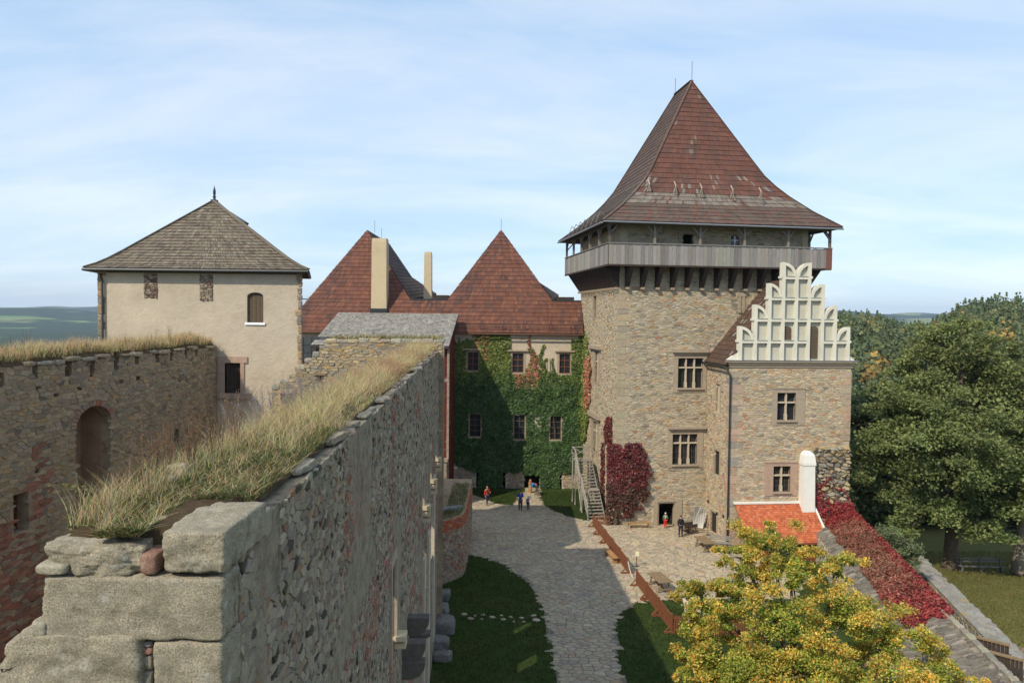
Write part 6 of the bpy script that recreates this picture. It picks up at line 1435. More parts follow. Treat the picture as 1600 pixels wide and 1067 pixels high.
# ------------------------------------------------------------------ trees
def tree(name, label, cat, base, tr, crown, leaf, nleaf, colf, bark, seed, fork=.3, group=None, flat=.75, ncl=120, lobes=None, spread=.55, shell=.45, droop=.0, csize=.24, asp=.62):
    """crown: (centre, rx, ry, rz) or lobes [(centre, r)]; leaf clumps through the volume, limbs reaching into them"""
    r = random.Random(seed); g2 = np.random.default_rng(seed); t = thing(name, label, cat, base, group); base = Vector(base)
    lob = lobes or [(Vector(crown[0]), Vector(crown[1:]))]; CL = []
    tot = sum((l[1].x * l[1].y * l[1].z) ** .67 for l in lob)
    for c, R3 in lob:
        n = max(4, int(ncl * (R3.x * R3.y * R3.z) ** .67 / tot))
        for k in range(n):
            while True:
                q = Vector((r.gauss(0, 1), r.gauss(0, 1), r.gauss(0, 1))).normalized()
                if q.z > -.72: break
            d = (shell + (1 - shell) * r.random()) * (1 + .16 * noise.noise(q * 2.1 + Vector((seed, 0, 0))))
            s = (R3.x + R3.y + R3.z) / 3 * csize * r.uniform(.7, 1.35)
            CL.append((c + Vector((q.x * R3.x, q.y * R3.y, q.z * R3.z)) * d, s, r.uniform(.78, 1.22), d))
    zc = sum(c.z for c, _ in lob) / len(lob); top = max(c.z + R3.z * .55 for c, R3 in lob) if not lobes or len(lobes) < 14 else zc; cx = sum((c for c, _ in lob), Vector((0, 0, 0))) / len(lob)
    fk = base.lerp(Vector((base.x * .6 + cx.x * .4, base.y * .6 + cx.y * .4, top)), fork); tipp = Vector((cx.x, cx.y, top))
    m1 = MB(); m1.tube([base - Vector((0, 0, .3)), base + Vector((0, 0, .25)), base.lerp(fk, .3), fk, fk.lerp(tipp, .5) + Vector((r.uniform(-.3, .3), r.uniform(-.3, .3), 0)), tipp], [tr * 1.55, tr * 1.2, tr, tr * .8, tr * .42, tr * .1], 9)
    obj('trunk', m1, bark, t, smooth=True)
    m1 = MB()
    if lobes:
        for c, R3 in lob:
            a = fk.lerp(tipp, r.uniform(0, .35)); m_ = a.lerp(c, .5) + Vector((r.uniform(-.3, .3), r.uniform(-.3, .3), -.25)); m1.tube([a, m_, c], [tr * .5, tr * .33, tr * .16], 6, False)
    for c, s, k, d in r.sample(CL, min(len(CL), 70)):
        src = min(lob, key=lambda l: (l[0] - c).length)[0] if lobes else fk.lerp(tipp, max(0, min(.9, (c.z - fk.z) / max(.5, tipp.z - fk.z) * .7 - .05)))
        m_ = src.lerp(c, .55) + Vector((r.uniform(-.2, .2), r.uniform(-.2, .2), r.uniform(-.1, .35))) * s; m1.tube([src, m_, c], [tr * (.24 if not lobes else .13), tr * .13, tr * .03], 5, False)
    obj('limbs', m1, bark, t, kind='stuff')
    per = nleaf // len(CL); P, C = [], []
    for c, s, k, d in CL:
        n = int(per * r.uniform(.7, 1.3)); q = g2.normal(0, 1, (n, 3)); q /= np.linalg.norm(q, axis=1, keepdims=True); q *= g2.uniform(.15, 1.25, (n, 1)) * s * np.array([r.uniform(.7, 1.6), r.uniform(.7, 1.6), flat * r.uniform(.7, 1.3)]); q[:, 2] -= droop * (q[:, 0] ** 2 + q[:, 1] ** 2) / s
        P.append(q + np.array(c)); C += [colf(r, k, c, d) for _ in range(n)]
    P = np.concatenate(P); C = np.array(C); V, f, C = leaves(P, np.array([0, -.15, 1.0]), g2.uniform(.7, 1.3, len(P)) * leaf, C, g2, spread, asp); np_mesh('crown', V, [f], C, M['leaf'], t, 'stuff'); return t
def px3(x, y, Y, r): p = aty(x, y, Y); k = Y / F; return (p, Vector((r * k, r * k * .95, r * k * .85)))
MY = [(.68, .45, .07), (.68, .33, .05), (.62, .48, .09), (.74, .56, .15)]; MG = [(.27, .35, .05), (.36, .41, .07), (.20, .29, .04), (.45, .45, .09)]
def maple_col(r, k, c, d):
    y = .12 + .58 * sstep(.35, 1, d) + .5 * (k - 1) + .12 * noise.noise(c * .7)
    c_ = r.choice(MY if r.random() < y else MG); s = k * r.uniform(.75, 1.25); return [x * s for x in c_]
lob = [px3(1200, 846, 33.5, 60), px3(1160, 872, 33, 46), px3(1235, 900, 32, 64), px3(1305, 888, 33, 46), px3(1160, 920, 32, 56), px3(1088, 925, 33, 46), px3(1120, 965, 31.5, 58), px3(1075, 978, 31.5, 38), px3(1215, 975, 30.5, 78), px3(1315, 965, 31.5, 76), px3(1395, 1000, 31.5, 70), px3(1455, 1045, 30.5, 62), px3(1150, 1040, 30, 78), px3(1085, 1040, 30.5, 46), px3(1260, 1055, 29.5, 85), px3(1365, 1075, 29.5, 85), px3(1200, 1110, 30, 90), px3(1420, 1120, 30, 80), px3(1100, 1095, 31, 60), px3(1520, 1090, 30.5, 42)]
mb_ = aty(1270, 1130, 31); tree('yellow_maple', 'bright yellow and green autumn maple filling the lower right foreground', 'tree', (mb_.x, 31.2, -1.3), .3, None, (.062), 150000, maple_col, M['bark_pale'], 5, fork=.35, lobes=lob, ncl=680, flat=.75, shell=.15, csize=.175, asp=.55, spread=.8)
LG = [(.185, .235, .08), (.22, .265, .09), (.155, .205, .07), (.26, .28, .105)]
def linden_col(r, k, c, d):
    c_ = r.choice(LG); top = sstep(4, 15, c.z) * .5; s = k * r.uniform(.75, 1.25); c_ = mixc(c_, (.22, .19, .07), top * r.random() * .8); return [x * s for x in c_]
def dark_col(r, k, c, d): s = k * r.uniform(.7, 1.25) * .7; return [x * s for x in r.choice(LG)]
T1 = aty(1485, 886, 61.5); zt = -3.15
def crown_px(x, y, Y, rx, rz, ryk=.85): p = aty(x, y, Y); k = Y / F; return (p, rx * k, rx * k * ryk, rz * k)
L1 = [px3(1488, 548, 62, 74), px3(1540, 575, 62, 64), px3(1440, 590, 62, 60), px3(1430, 640, 61, 82), px3(1570, 640, 62, 90), px3(1480, 700, 58.5, 112), px3(1392, 710, 61, 76), px3(1560, 760, 60, 92), px3(1450, 800, 60, 66), px3(1530, 815, 59, 55), px3(1620, 720, 62, 95)]
tree('linden_tree', 'large broad green linden tree with pale top beside the park lawn', 'tree', (T1.x, 61.5, zt), 0.55, None, .135, 130000, linden_col, M['bark'], 8, fork=.22, lobes=L1, ncl=520, flat=.6, shell=.3, csize=.23, droop=.12, spread=.75)
p = aty(1592, 880, 60); L2 = [px3(1600, 790, 59, 60), px3(1650, 740, 60, 90), px3(1660, 650, 62, 90)]
tree('linden_tree', 'second green linden whose pale trunk stands at the right frame edge', 'tree', (p.x, 60, zt), .5, None, .19, 22000, dark_col, M['bark_pale'], 9, fork=.25, lobes=L2, ncl=120, flat=.6, shell=.35, csize=.27, droop=.12)
L3 = [px3(1375, 650, 80, 62), px3(1360, 730, 78, 60), px3(1410, 780, 76, 66), px3(1345, 800, 76, 50)]
tree('chestnut_tree', 'dark shaded tree directly behind the annex and left of the linden', 'tree', (41.5, 78, zt), .5, None, .24, 26000, dark_col, M['bark'], 10, fork=.25, lobes=L3, ncl=150, flat=.65, shell=.35, csize=.27, droop=.1)
L4 = [px3(1500, 820, 76, 70), px3(1600, 840, 76, 70), px3(1560, 760, 78, 70), px3(1450, 840, 76, 50)]
tree('background_tree', 'dark tree filling the shade behind the park bench', 'tree', (49, 78, zt), .4, None, .26, 22000, dark_col, M['bark'], 12, fork=.2, lobes=L4, ncl=130, flat=.65, shell=.3, csize=.3)
BG = [(.16, .19, .09), (.20, .23, .12), (.12, .155, .06)]
pb = aty(1398, 862, 52); tree('elder_bush', 'pale grey-green bush between the crimson creeper and the dark trees', 'bush', (pb.x, 52.5, -3.1), .1, None, .09, 9000, lambda r, k, c, d: [x * k * r.uniform(.8, 1.3) for x in r.choice(BG)], M['bark'], 14, fork=.3, lobes=[px3(1388, 845, 52, 26), px3(1418, 862, 51, 22), px3(1402, 875, 50.5, 26), px3(1372, 832, 53, 12)], ncl=70, flat=.9, csize=.35, shell=.3, asp=.5)

# wooded ridge beyond the park: one far-off wood
def build_forest():
    r = random.Random(77); g2 = np.random.default_rng(77); Vs, Fs, Cs = [], [], []; base = 0; n = 0
    while n < 2700:
        D = r.uniform(96, 400) ** 1.0; a = r.uniform(.30, .80); x, y = a * D, D
        if math.hypot(x - 40, y - 64) < 26: continue
        z = terrain_z(x, y); n += 1; con = r.random() < .62; h = r.uniform(10, 16.5) * (1.0 if con else .85); w = h * (r.uniform(.16, .21) if con else r.uniform(.26, .36)); k = r.uniform(.75, 1.25)
        c0 = (.14, .18, .09) if con else r.choice([(.20, .22, .085), (.17, .20, .08), (.30, .25, .08), (.36, .24, .07), (.21, .215, .09)] if r.random() < .6 else [(.15, .19, .08)])
        m = 120 if D < 220 else 80; t = g2.uniform(0, 1, m); th = g2.uniform(0, 6.283, m)
        if con: rr = w * (1 - t) ** .8 * g2.uniform(.35, 1.05, m) + .12; zz = h * (.12 + .88 * t); sz = .2 + w * .26 * (1 - t * .6); sp = np.stack([np.cos(th), np.sin(th), np.full(m, .55)], 1)
        else:
            q = g2.normal(0, 1, (m, 3)); q /= np.linalg.norm(q, axis=1, keepdims=True); lum = 1 + .25 * np.sin(q[:, 0] * 5 + r.random() * 9) * np.sin(q[:, 2] * 4 + r.random() * 9)
            rr = np.hypot(q[:, 0], q[:, 1]) * w * lum; th = np.arctan2(q[:, 1], q[:, 0]); zz = h * (.6 + .4 * q[:, 2] * lum); sz = np.full(m, w * .26); sp = q
        P = np.stack([x + rr * np.cos(th), y + rr * np.sin(th), z + zz], 1); C = np.array(c0) * k * g2.uniform(.65, 1.35, (m, 1)); V, f, C = leaves(P, sp, sz, C, g2, .4, .7); Vs.append(V); Fs.append(f + base); Cs.append(C); base += len(V)
    np_mesh('distant_forest', np.concatenate(Vs), [np.concatenate(Fs)], np.concatenate(Cs), M['leaf'], None, 'stuff', 'mixed conifer wood with orange autumn patches on the far ridge')
build_forest()
scatter_grass('fallen_leaves', 2600, (26, 48, 38, 64), lambda a, b: True, lambda a, b: -3.14, (.03, .05), (.03, .06), 1.6, [(.30, .20, .04), (.36, .17, .04), (.22, .15, .05)], 9, 'yellow and orange fallen leaves on the park lawn')
scatter_grass('park_grass', 50000, (25, 46, 36, 66), lambda a, b: True, lambda a, b: -3.15, (.05, .14), (.012, .025), .5, [(.14, .145, .045), (.18, .165, .05), (.12, .13, .04)], 10, 'short grass of the park lawn')

# ------------------------------------------------------------------ fence, benches, tables, cart
def fence_panel(a, b, label, post_end=True):
    t = thing('fence_panel', label, 'fence', (a + b) / 2, 'brown panel fence along the path'); d = (b - a).normalized(); n = Vector((-d.y, d.x, 0)); Ln = (b - a).length
    for p in (a + d * .05, b - d * .05):
        m1 = MB(); m1.box(p + Vector((0, 0, .52)), d * .045, n * .045, (0, 0, .55)); po = obj('post', m1, M['brown_wood'], t)
        m1 = MB(); m1.box(p + Vector((0, 0, .05)), d * .05, n * .42, (0, 0, .05)); m1.beam(p + n * .36 + Vector((0, 0, .1)), p + n * .04 + Vector((0, 0, .42)), .05, .05); m1.beam(p - n * .36 + Vector((0, 0, .1)), p - n * .04 + Vector((0, 0, .42)), .05, .05); obj('foot', m1, M['brown_wood'], po)
    for z in (.16, .95): m1 = MB(); m1.beam(a + d * .1 + Vector((0, 0, z)), b - d * .1 + Vector((0, 0, z)), .05, .09); obj('rail', m1, M['brown_wood'], t)
    k = int((Ln - .2) / .085); m1 = MB()
    for i in range(k): p = a + d * (.1 + (i + .5) * (Ln - .2) / k); m1.box(p + Vector((0, 0, .555)), d * .032, n * .008, (0, 0, .38))
    m1.beam(a + d * .1 + Vector((0, 0, .55)), b - d * .1 + Vector((0, 0, .55)), .03, .05); obj('lattice', m1, M['brown_wood'], t, kind='stuff')
P0, P1, P2, P3 = gnd(926.5, 823), gnd(981, 897), gnd(994.4, 915), gnd(1050, 990)
ords = ['first brown lattice fence panel from the wooden stairs', 'second brown lattice fence panel from the stairs, above the bench', 'third brown lattice fence panel from the stairs, behind the brown bench', 'fourth brown lattice fence panel from the stairs', 'fifth brown lattice fence panel, beside the white rope']
for k in range(5): fence_panel(P0.lerp(P1, k / 5) + Vector((0, 0, .02)), P0.lerp(P1, (k + 1) / 5 - .006) + Vector((0, 0, .02)), ords[k])
ords = ['brown lattice fence panel just after the rope gap', 'brown lattice fence panel beside the nearer table on the lawn edge', 'brown lattice fence panel nearest the yellow maple']
for k in range(3): fence_panel(P2.lerp(P3, k / 3) + Vector((0, 0, .02)), P2.lerp(P3, (k + 1) / 3 - .006) + Vector((0, 0, .02)), ords[k])
m1 = MB(); a, b = P1 + Vector((0, 0, .85)), P2 + Vector((0, 0, .6)); pts = [a.lerp(b, t) - Vector((0, 0, .5 * math.sin(math.pi * t))) for t in (0, .2, .4, .6, .8, 1)]; m1.tube(pts, .025, 5); obj('rope', m1, M['rope'], None, label='pale rope sagging across the gap between the fence panels', cat='rope')
# small red lattice gate at the stair foot
a, b = gnd(934, 817) , gnd(952, 822); t = thing('lattice_gate', 'low red-brown lattice gate at the foot of the wooden stairs', 'gate', (a + b) / 2); d = (b - a).normalized()
for k in range(9): m1 = MB(); p = a.lerp(b, k / 8); m1.box(p + Vector((0, 0, .42)), d * .025, (0, .012, 0), (0, 0, .42)); obj('picket', m1, M['brown_wood'], t)
for z in (.1, .4, .75): m1 = MB(); m1.beam(a + Vector((0, -.02, z)), b + Vector((0, -.02, z)), .03, .06); obj('rail', m1, M['brown_wood'], t)
# pen fence behind the maple
a, b = gnd(1052, 990), gnd(1190, 996); t = thing('pen_fence', 'low brown picket fence of the sheep pen seen through the maple', 'fence', (a + b) / 2); d = (b - a).normalized(); n = 40
for k in range(n): m1 = MB(); p = a.lerp(b, (k + .5) / n); p.z = gz(p.x); m1.box(p + Vector((0, 0, .5)), d * .04, Vector((-d.y, d.x, 0)) * .012, (0, 0, .5)); obj('picket', m1, M['brown_wood'], t)
for z in (.25, .85): m1 = MB(); m1.beam(a + Vector((0, 0, z)), b + Vector((0, 0, gz(b.x) * 0 + z)), .05, .08); obj('rail', m1, M['brown_wood'], t)
def plank_bench(c, d, Ln, w, h, m, label, legs='slab'):
    c = Vector(c); d = Vector(d).normalized(); n = Vector((-d.y, d.x, 0)); t = thing('bench', label, 'bench', c); m1 = MB(); m1.box(c + Vector((0, 0, h - .03)), d * Ln / 2, n * w / 2, (0, 0, .03)); obj('seat', m1, m, t)
    for s in (-1, 1):
        m1 = MB(); q = c + d * s * (Ln / 2 - .18)
        if legs == 'slab': m1.box(q + Vector((0, 0, (h - .06) / 2)), d * .03, n * w * .42, (0, 0, (h - .06) / 2)); obj('leg', m1, m, t)
        else:
            for e in (-1, 1): m1 = MB(); m1.beam(q + n * e * w * .55 + d * s * .06, q + n * e * w * .3 + Vector((0, 0, h - .06)), .06, .06); obj('leg', m1, m, t)
    m1 = MB(); m1.beam(c - d * (Ln / 2 - .2) + Vector((0, 0, h * .4)), c + d * (Ln / 2 - .2) + Vector((0, 0, h * .4)), .04, .08); obj('stretcher', m1, m, t)
a, b = gnd(980, 826), gnd(1018, 826); plank_bench((a + b) / 2 + Vector((0, .25, 0)), b - a, 2.0, .34, .46, M['tan_wood'], 'long orange-brown bench standing against the tower wall by the doorway', 'splay')
a, b = gnd(944, 866), gnd(960, 884); plank_bench((a + b) / 2 + Vector((.15, .1, 0)), b - a, 2.1, .4, .46, M['tan_wood'], 'brown plank bench standing against the lattice fence on the path side')
def trestle_table(c, d, Ln, w, h, label):
    c = Vector(c); d = Vector(d).normalized(); n = Vector((-d.y, d.x, 0)); t = thing('table', label, 'table', c, 'wooden tables in the courtyard'); k = 4
    for i in range(k): m1 = MB(); m1.box(c + n * (w * ((i + .5) / k - .5)) + Vector((0, 0, h - .025)), d * Ln / 2, n * (w / k / 2 - .006), (0, 0, .025)); obj('plank', m1, M['table_wood'], t)
    for s in (-1, 1):
        q = c + d * s * (Ln / 2 - .25)
        for e in (-1, 1): m1 = MB(); m1.beam(q + n * e * w * .45, q + n * e * w * .22 + Vector((0, 0, h - .05)), .09, .07); obj('leg', m1, M['table_wood'], t)
        m1 = MB(); m1.beam(q - n * w * .36 + Vector((0, 0, h * .3)), q + n * w * .36 + Vector((0, 0, h * .3)), .06, .08); obj('crossbar', m1, M['table_wood'], t)
    m1 = MB(); m1.beam(c - d * (Ln / 2 - .25) + Vector((0, 0, h * .3)), c + d * (Ln / 2 - .25) + Vector((0, 0, h * .3)), .05, .09); obj('stretcher', m1, M['table_wood'], t)
p = gnd(1101, 858.5); trestle_table(p, (.16, -1, 0), 2.0, .95, .76, 'weathered wooden table beside the annex downpipe')
p = gnd(1031, 920); trestle_table(p, (.22, -1, 0), 1.9, .95, .76, 'weathered wooden table behind the nearer fence panels')
# slatted garden bench beside the annex
p = gnd(1125, 856); t = thing('garden_bench', 'grey slatted garden bench tucked between the table and downpipe', 'bench', p); d = Vector((.95, -.3, 0)).normalized(); n = Vector((-d.y, d.x, 0))
for k in range(4): m1 = MB(); m1.col = (.26, .24, .21); m1.box(p + n * (.18 * k - .27) * .7 + Vector((0, 0, .44)), d * .8, n * .055, (0, 0, .015)); obj('seat_slat', m1, M['grey_wood'], t)
for k in range(3): m1 = MB(); m1.col = (.26, .24, .21); m1.box(p + n * .3 + Vector((0, 0, .58 + .13 * k)), d * .8, n * .012, (0, 0, .045)); obj('back_slat', m1, M['grey_wood'], t)
for s in (-1, 1):
    for e, h in ((-.25, .64), (.3, .95)): m1 = MB(); m1.col = (.2, .18, .16); m1.box(p + d * s * .74 + n * e + Vector((0, 0, h / 2)), d * .03, n * .03, (0, 0, h / 2)); obj('leg', m1, M['grey_wood'], t)
    m1 = MB(); m1.col = (.24, .22, .19); m1.beam(p + d * s * .74 - n * .28 + Vector((0, 0, .66)), p + d * s * .74 + n * .3 + Vector((0, 0, .66)), .06, .04); obj('armrest', m1, M['grey_wood'], t)
# park bench under the lindens
p = atz(1533, 893, -3.15); t = thing('park_bench', 'dark plank bench in the shade under the linden trees', 'bench', p)
for z, y in ((.45, -.15), (.45, .05), (.78, .22), (1.0, .26)): m1 = MB(); m1.col = (.16, .145, .125); m1.box(p + Vector((0, y, z)), (1.85, 0, 0), (0, .08 if z < .5 else .02, 0), (0, 0, .02 if z < .5 else .07)); obj('plank', m1, M['grey_wood'], t)
for s in (-1.6, 0, 1.6): m1 = MB(); m1.col = (.14, .125, .11); m1.box(p + Vector((s, .16, .52)), (.06, 0, 0), (0, .05, 0), (0, 0, .55)); m1.box(p + Vector((s, -.1, .2)), (.06, 0, 0), (0, .1, 0), (0, 0, .22)); obj('leg', m1, M['grey_wood'], t)
# sign on a stand
p = gnd(994.5, 885); t = thing('sign_stand', 'small notice on a thin post in the paved yard', 'sign', p); m1 = MB(); m1.tube([p, p + Vector((0, 0, 1.0))], .025, 6); m1.box(p + Vector((0, 0, .02)), (.22, 0, 0), (0, .05, 0), (0, 0, .02)); m1.box(p + Vector((0, 0, .02)), (.05, 0, 0), (0, .22, 0), (0, 0, .018)); obj('post', m1, M['iron'], t); m1 = MB(); m1.box(p + Vector((.03, -.04, .9)), (.13, 0, 0), (0, .012, 0), (0, 0, .16)); obj('notice', m1, M['paper'], t)
# two thin posts by the annex wall
for x, y in ((1106, 836),): p = gnd(x, y); t = thing('barrier_post', 'thin iron post standing by the annex side wall', 'post', p); m1 = MB(); m1.tube([p, p + Vector((0, 0, 1.0))], .025, 6); obj('rod', m1, M['iron'], t); m1 = MB(); m1.lathe(p, [(.2, 0), (.2, .03), (.03, .06)], 10); obj('base', m1, M['iron'], t)
# old hand cart
p = gnd(1076, 832); t = thing('hand_cart', 'old two-wheeled wooden cart standing by the tower doorway', 'cart', p); ax = Vector((.35, -.94, 0)).normalized(); fw = Vector((.94, .35, 0)).normalized(); R_ = .34
for s in (-.45, .45):
    c = p + ax * s + Vector((0, 0, R_)); m1 = MB(); K = 16; pts = [c + (fw * math.cos(2 * math.pi * k / K) + Vector((0, 0, 1)) * math.sin(2 * math.pi * k / K)) * R_ for k in range(K + 1)]; m1.tube(pts, .035, 5, False); wl = obj('wheel', m1, M['dark_wood'], t)
    m1 = MB()
    for k in range(8): m1.beam(c, c + (fw * math.cos(math.pi * k / 4) + Vector((0, 0, 1)) * math.sin(math.pi * k / 4)) * R_, .03, .03, up=ax)
    obj('spokes', m1, M['table_wood'], wl); m1 = MB(); m1.tube([c - ax * .08, c + ax * .08], .06, 8); obj('hub', m1, M['dark_wood'], wl)
m1 = MB(); m1.box(p + Vector((0, 0, R_ + .12)), fw * .6, ax * .36, (0, 0, .04)); obj('bed', m1, M['table_wood'], t); m1 = MB(); m1.tube([p - ax * .45 + Vector((0, 0, R_)), p + ax * .45 + Vector((0, 0, R_))], .035, 6); obj('axle', m1, M['iron'], t)
for s in (-.3, .3): m1 = MB(); m1.beam(p + ax * s + fw * -.5 + Vector((0, 0, R_ + .1)), p + ax * s * .8 + fw * 1.5 + Vector((0, 0, .12)), .06, .06); obj('shaft', m1, M['table_wood'], t)
for s in (-.34, .34): m1 = MB(); m1.box(p + ax * s + Vector((0, 0, R_ + .3)), fw * .6, ax * .015, (0, 0, .12)); obj('side_board', m1, M['dark_wood'], t)
# white painted plank door leaf leaning in the corner
c4 = [aty(1086, 791, 61.6), aty(1104.5, 795, 62.2), gnd(1098, 826), gnd(1081.5, 822)]; t = thing('leaning_boards', 'white painted plank boards leaning in the corner of tower and annex', 'boards', (c4[2] + c4[3]) / 2); n = 5; nv = (c4[1] - c4[0]).cross(c4[3] - c4[0]).normalized() * .03
for k in range(n):
    a0, a1 = k / n + .006, (k + 1) / n - .006; j = .12 * (.5 - abs(k / (n - 1) - .3)); q = [c4[0].lerp(c4[1], a0) + Vector((0, 0, j)), c4[0].lerp(c4[1], a1) + Vector((0, 0, j)), c4[3].lerp(c4[2], a1), c4[3].lerp(c4[2], a0)]; m1 = MB(); m1.prism(q, nv); obj('board', m1, M['paint_white'], t)
m1 = MB(); m1.beam(c4[0].lerp(c4[1], .45) - nv * 1.6, c4[3].lerp(c4[2], .1) - nv * 1.6, .08, .03, up=nv); obj('batten', m1, M['grey_wood'], t)
# carved post by the far doorway
p = gnd(828.5, 770); t = thing('wooden_post', 'carved tan wooden post figure beside the dark doorway under the ivy', 'carving', p); m1 = MB(); m1.lathe(p, [(.20, 0), (.19, .5), (.17, .85), (.20, 1.0), (.12, 1.08), (.13, 1.2), (.09, 1.3), (.02, 1.34)], 9); obj('figure', m1, M['tan_wood'], t)

# ------------------------------------------------------------------ people and sheep
def skin_mesh(name, nodes, edges, m, parent, sub=1, col=(1, 1, 1)):
    """nodes {key: (pos, radius)}; grown with a skin modifier and baked"""
    bm = bmesh.new(); lay = bm.verts.layers.skin.verify(); ids = {}
    for k, (p, r) in nodes.items(): v = bm.verts.new(p); v[lay].radius = (r, r) if not hasattr(r, '__len__') else r; ids[k] = v
    first = True
    for a, b in edges: bm.edges.new((ids[a], ids[b]))
    next(iter(ids.values()))[lay].use_root = True
    me = bpy.data.meshes.new('tmp'); bm.to_mesh(me); bm.free(); o = bpy.data.objects.new('tmp', me); COL.objects.link(o)
    md = o.modifiers.new('s', 'SKIN'); md.use_smooth_shade = True; md.branch_smoothing = .4; ss = o.modifiers.new('u', 'SUBSURF'); ss.levels = sub; ss.render_levels = sub
    dg = bpy.context.evaluated_depsgraph_get(); nm = bpy.data.meshes.new_from_object(o.evaluated_get(dg)); bpy.data.objects.remove(o); bpy.data.meshes.remove(me)
    nm.name = name; nm.materials.clear(); nm.materials.append(m); setcols(nm, np.array([col] * len(nm.vertices), np.float32)); nm.polygons.foreach_set('use_smooth', [True] * len(nm.polygons))
    r = bpy.data.objects.new(name, nm); COL.objects.link(r); r.parent = parent; OFF[r.name] = OFF.get(parent.name, Vector()); return r
def person(label, loc, H, heading, jacket, trousers, hair, pack=None, hat=None, stride=0.0, bend=0.0, arms=('down', 'down'), shoes=(.03, .03, .03), skirt=None, child=False):
    """heading: angle of the facing direction (0 = away from the camera, +90 deg = right)"""
    t = thing('person', label, 'person', loc, None, -heading); k = H / 1.75; hs = 1.18 if child else 1.0
    S = lambda x, y, z: Vector((x * k, y * k, z * k))
    hipz = .92; nb = {}; 
    def bendp(x, y, z):
        if z <= hipz: return S(x, y, z)
        a = bend; dz = z - hipz; return S(x, y + dz * math.sin(a), hipz + dz * math.cos(a))
    L = {'pel': (S(0, 0, hipz), (.125, .10)), 'wai': (bendp(0, .005, 1.08), (.118, .088)), 'che': (bendp(0, 0, 1.30), (.145, .10)), 'sho': (bendp(0, -.005, 1.42), (.10, .075)), 'nec': (bendp(0, 0, 1.50), .052), 'hd0': (bendp(0, .015, 1.58), .075 * hs), 'hd1': (bendp(0, .01, 1.66), (.088 * hs, .10 * hs)), 'hd2': (bendp(0, -.005, 1.725), .062 * hs)}
    E_ = [('pel', 'wai'), ('wai', 'che'), ('che', 'sho'), ('sho', 'nec'), ('nec', 'hd0'), ('hd0', 'hd1'), ('hd1', 'hd2')]
    armn = {}; legn = {}
    for s, sd in ((-1, 'l'), (1, 'r')):
        st_ = stride * s; hip = S(s * .09, 0, .88); kn = S(s * .095, st_ * .45 + .03, .48); an = S(s * .095, st_ * .9 - .02, .09); to = S(s * .11, st_ * .9 + .16, .035)
        legn[sd] = [(hip, .088), (kn, .06), (an, .04), (to, .036)]
        sh_ = bendp(s * .17, 0, 1.40); m_ = arms[0 if s < 0 else 1]
        if m_ == 'down': el, wr, hd = bendp(s * .235, -.01, 1.12), bendp(s * .235, .08, .88), bendp(s * .23, .11, .80)
        elif m_ == 'up': el, wr, hd = bendp(s * .27, .06, 1.55), bendp(s * .22, .10, 1.80), bendp(s * .21, .12, 1.88)
        elif m_ == 'front': el, wr, hd = bendp(s * .22, .08, 1.15), bendp(s * .15, .28, 1.18), bendp(s * .13, .36, 1.19)
        else: el, wr, hd = bendp(s * .2, .25, 1.2), S(s * .16, .62, .78), S(s * .15, .68, .70)
        armn[sd] = [(sh_, .062), (el, .048), (wr, .034), (hd, (.040, .026))]
        for i, (p, r) in enumerate(legn[sd]): L[f'{sd}l{i}'] = (p, r)
        for i, (p, r) in enumerate(armn[sd]): L[f'{sd}a{i}'] = (p, r)
        E_ += [('pel', f'{sd}l0'), (f'{sd}l0', f'{sd}l1'), (f'{sd}l1', f'{sd}l2'), (f'{sd}l2', f'{sd}l3'), ('sho', f'{sd}a0'), (f'{sd}a0', f'{sd}a1'), (f'{sd}a1', f'{sd}a2'), (f'{sd}a2', f'{sd}a3')]
        dr = (hd - wr).normalized(); sdv = dr.cross(Vector((s, 0, 0))); sdv = sdv.normalized() if sdv.length > .01 else Vector((0, 1, 0))
        for q, (o_, ln) in enumerate(((-.03, .075), (-.01, .09), (.011, .084), (.03, .065), (.045, .05))):
            b0 = hd + sdv * o_ * k + dr * (.02 * k if q < 4 else -.03 * k); tip = b0 + dr * ln * k * .9 + (sdv * .03 * k if q == 4 else Vector((-s * .012 * k, 0, 0)))
            L[f'{sd}f{q}'] = (b0, .010); L[f'{sd}g{q}'] = (tip, .007); E_ += [(f'{sd}a3', f'{sd}f{q}'), (f'{sd}f{q}', f'{sd}g{q}')]
    sc = lambda d: {a: (p, tuple(x * k for x in r) if hasattr(r, '__len__') else r * k) for a, (p, r) in d.items()}
    skin_mesh('body', sc(L), E_, M['skin'], t)
    J = {a: L[a] for a in ('pel', 'wai', 'che', 'sho')}; g1 = lambda r, m: tuple(x * m + .012 for x in r) if hasattr(r, '__len__') else r * m + .012
    J = {a: (p, g1(r, 1.14)) for a, (p, r) in J.items()}; J['pel'] = (J['pel'][0], (.155, .125)); EJ = [('pel', 'wai'), ('wai', 'che'), ('che', 'sho')]
    J['col'] = (bendp(0, 0, 1.475), .07); EJ.append(('sho', 'col'))
    for sd in 'lr':
        for i in range(3): J[f'{sd}a{i}'] = (armn[sd][i][0], armn[sd][i][1] * 1.2 + .012)
        EJ += [('sho', f'{sd}a0'), (f'{sd}a0', f'{sd}a1'), (f'{sd}a1', f'{sd}a2')]
    skin_mesh('jacket', sc(J), EJ, M['cloth'], t, 1, jacket)
    T = {'pel': (S(0, 0, .95), (.145, .118))}; ET = []
    for sd in 'lr':
        for i in range(3): T[f'{sd}l{i}'] = (legn[sd][i][0], legn[sd][i][1] * 1.15 + .012)
        ET += [('pel', f'{sd}l0'), (f'{sd}l0', f'{sd}l1'), (f'{sd}l1', f'{sd}l2')]
    skin_mesh('trousers', sc(T), ET, M['cloth'], t, 1, trousers)
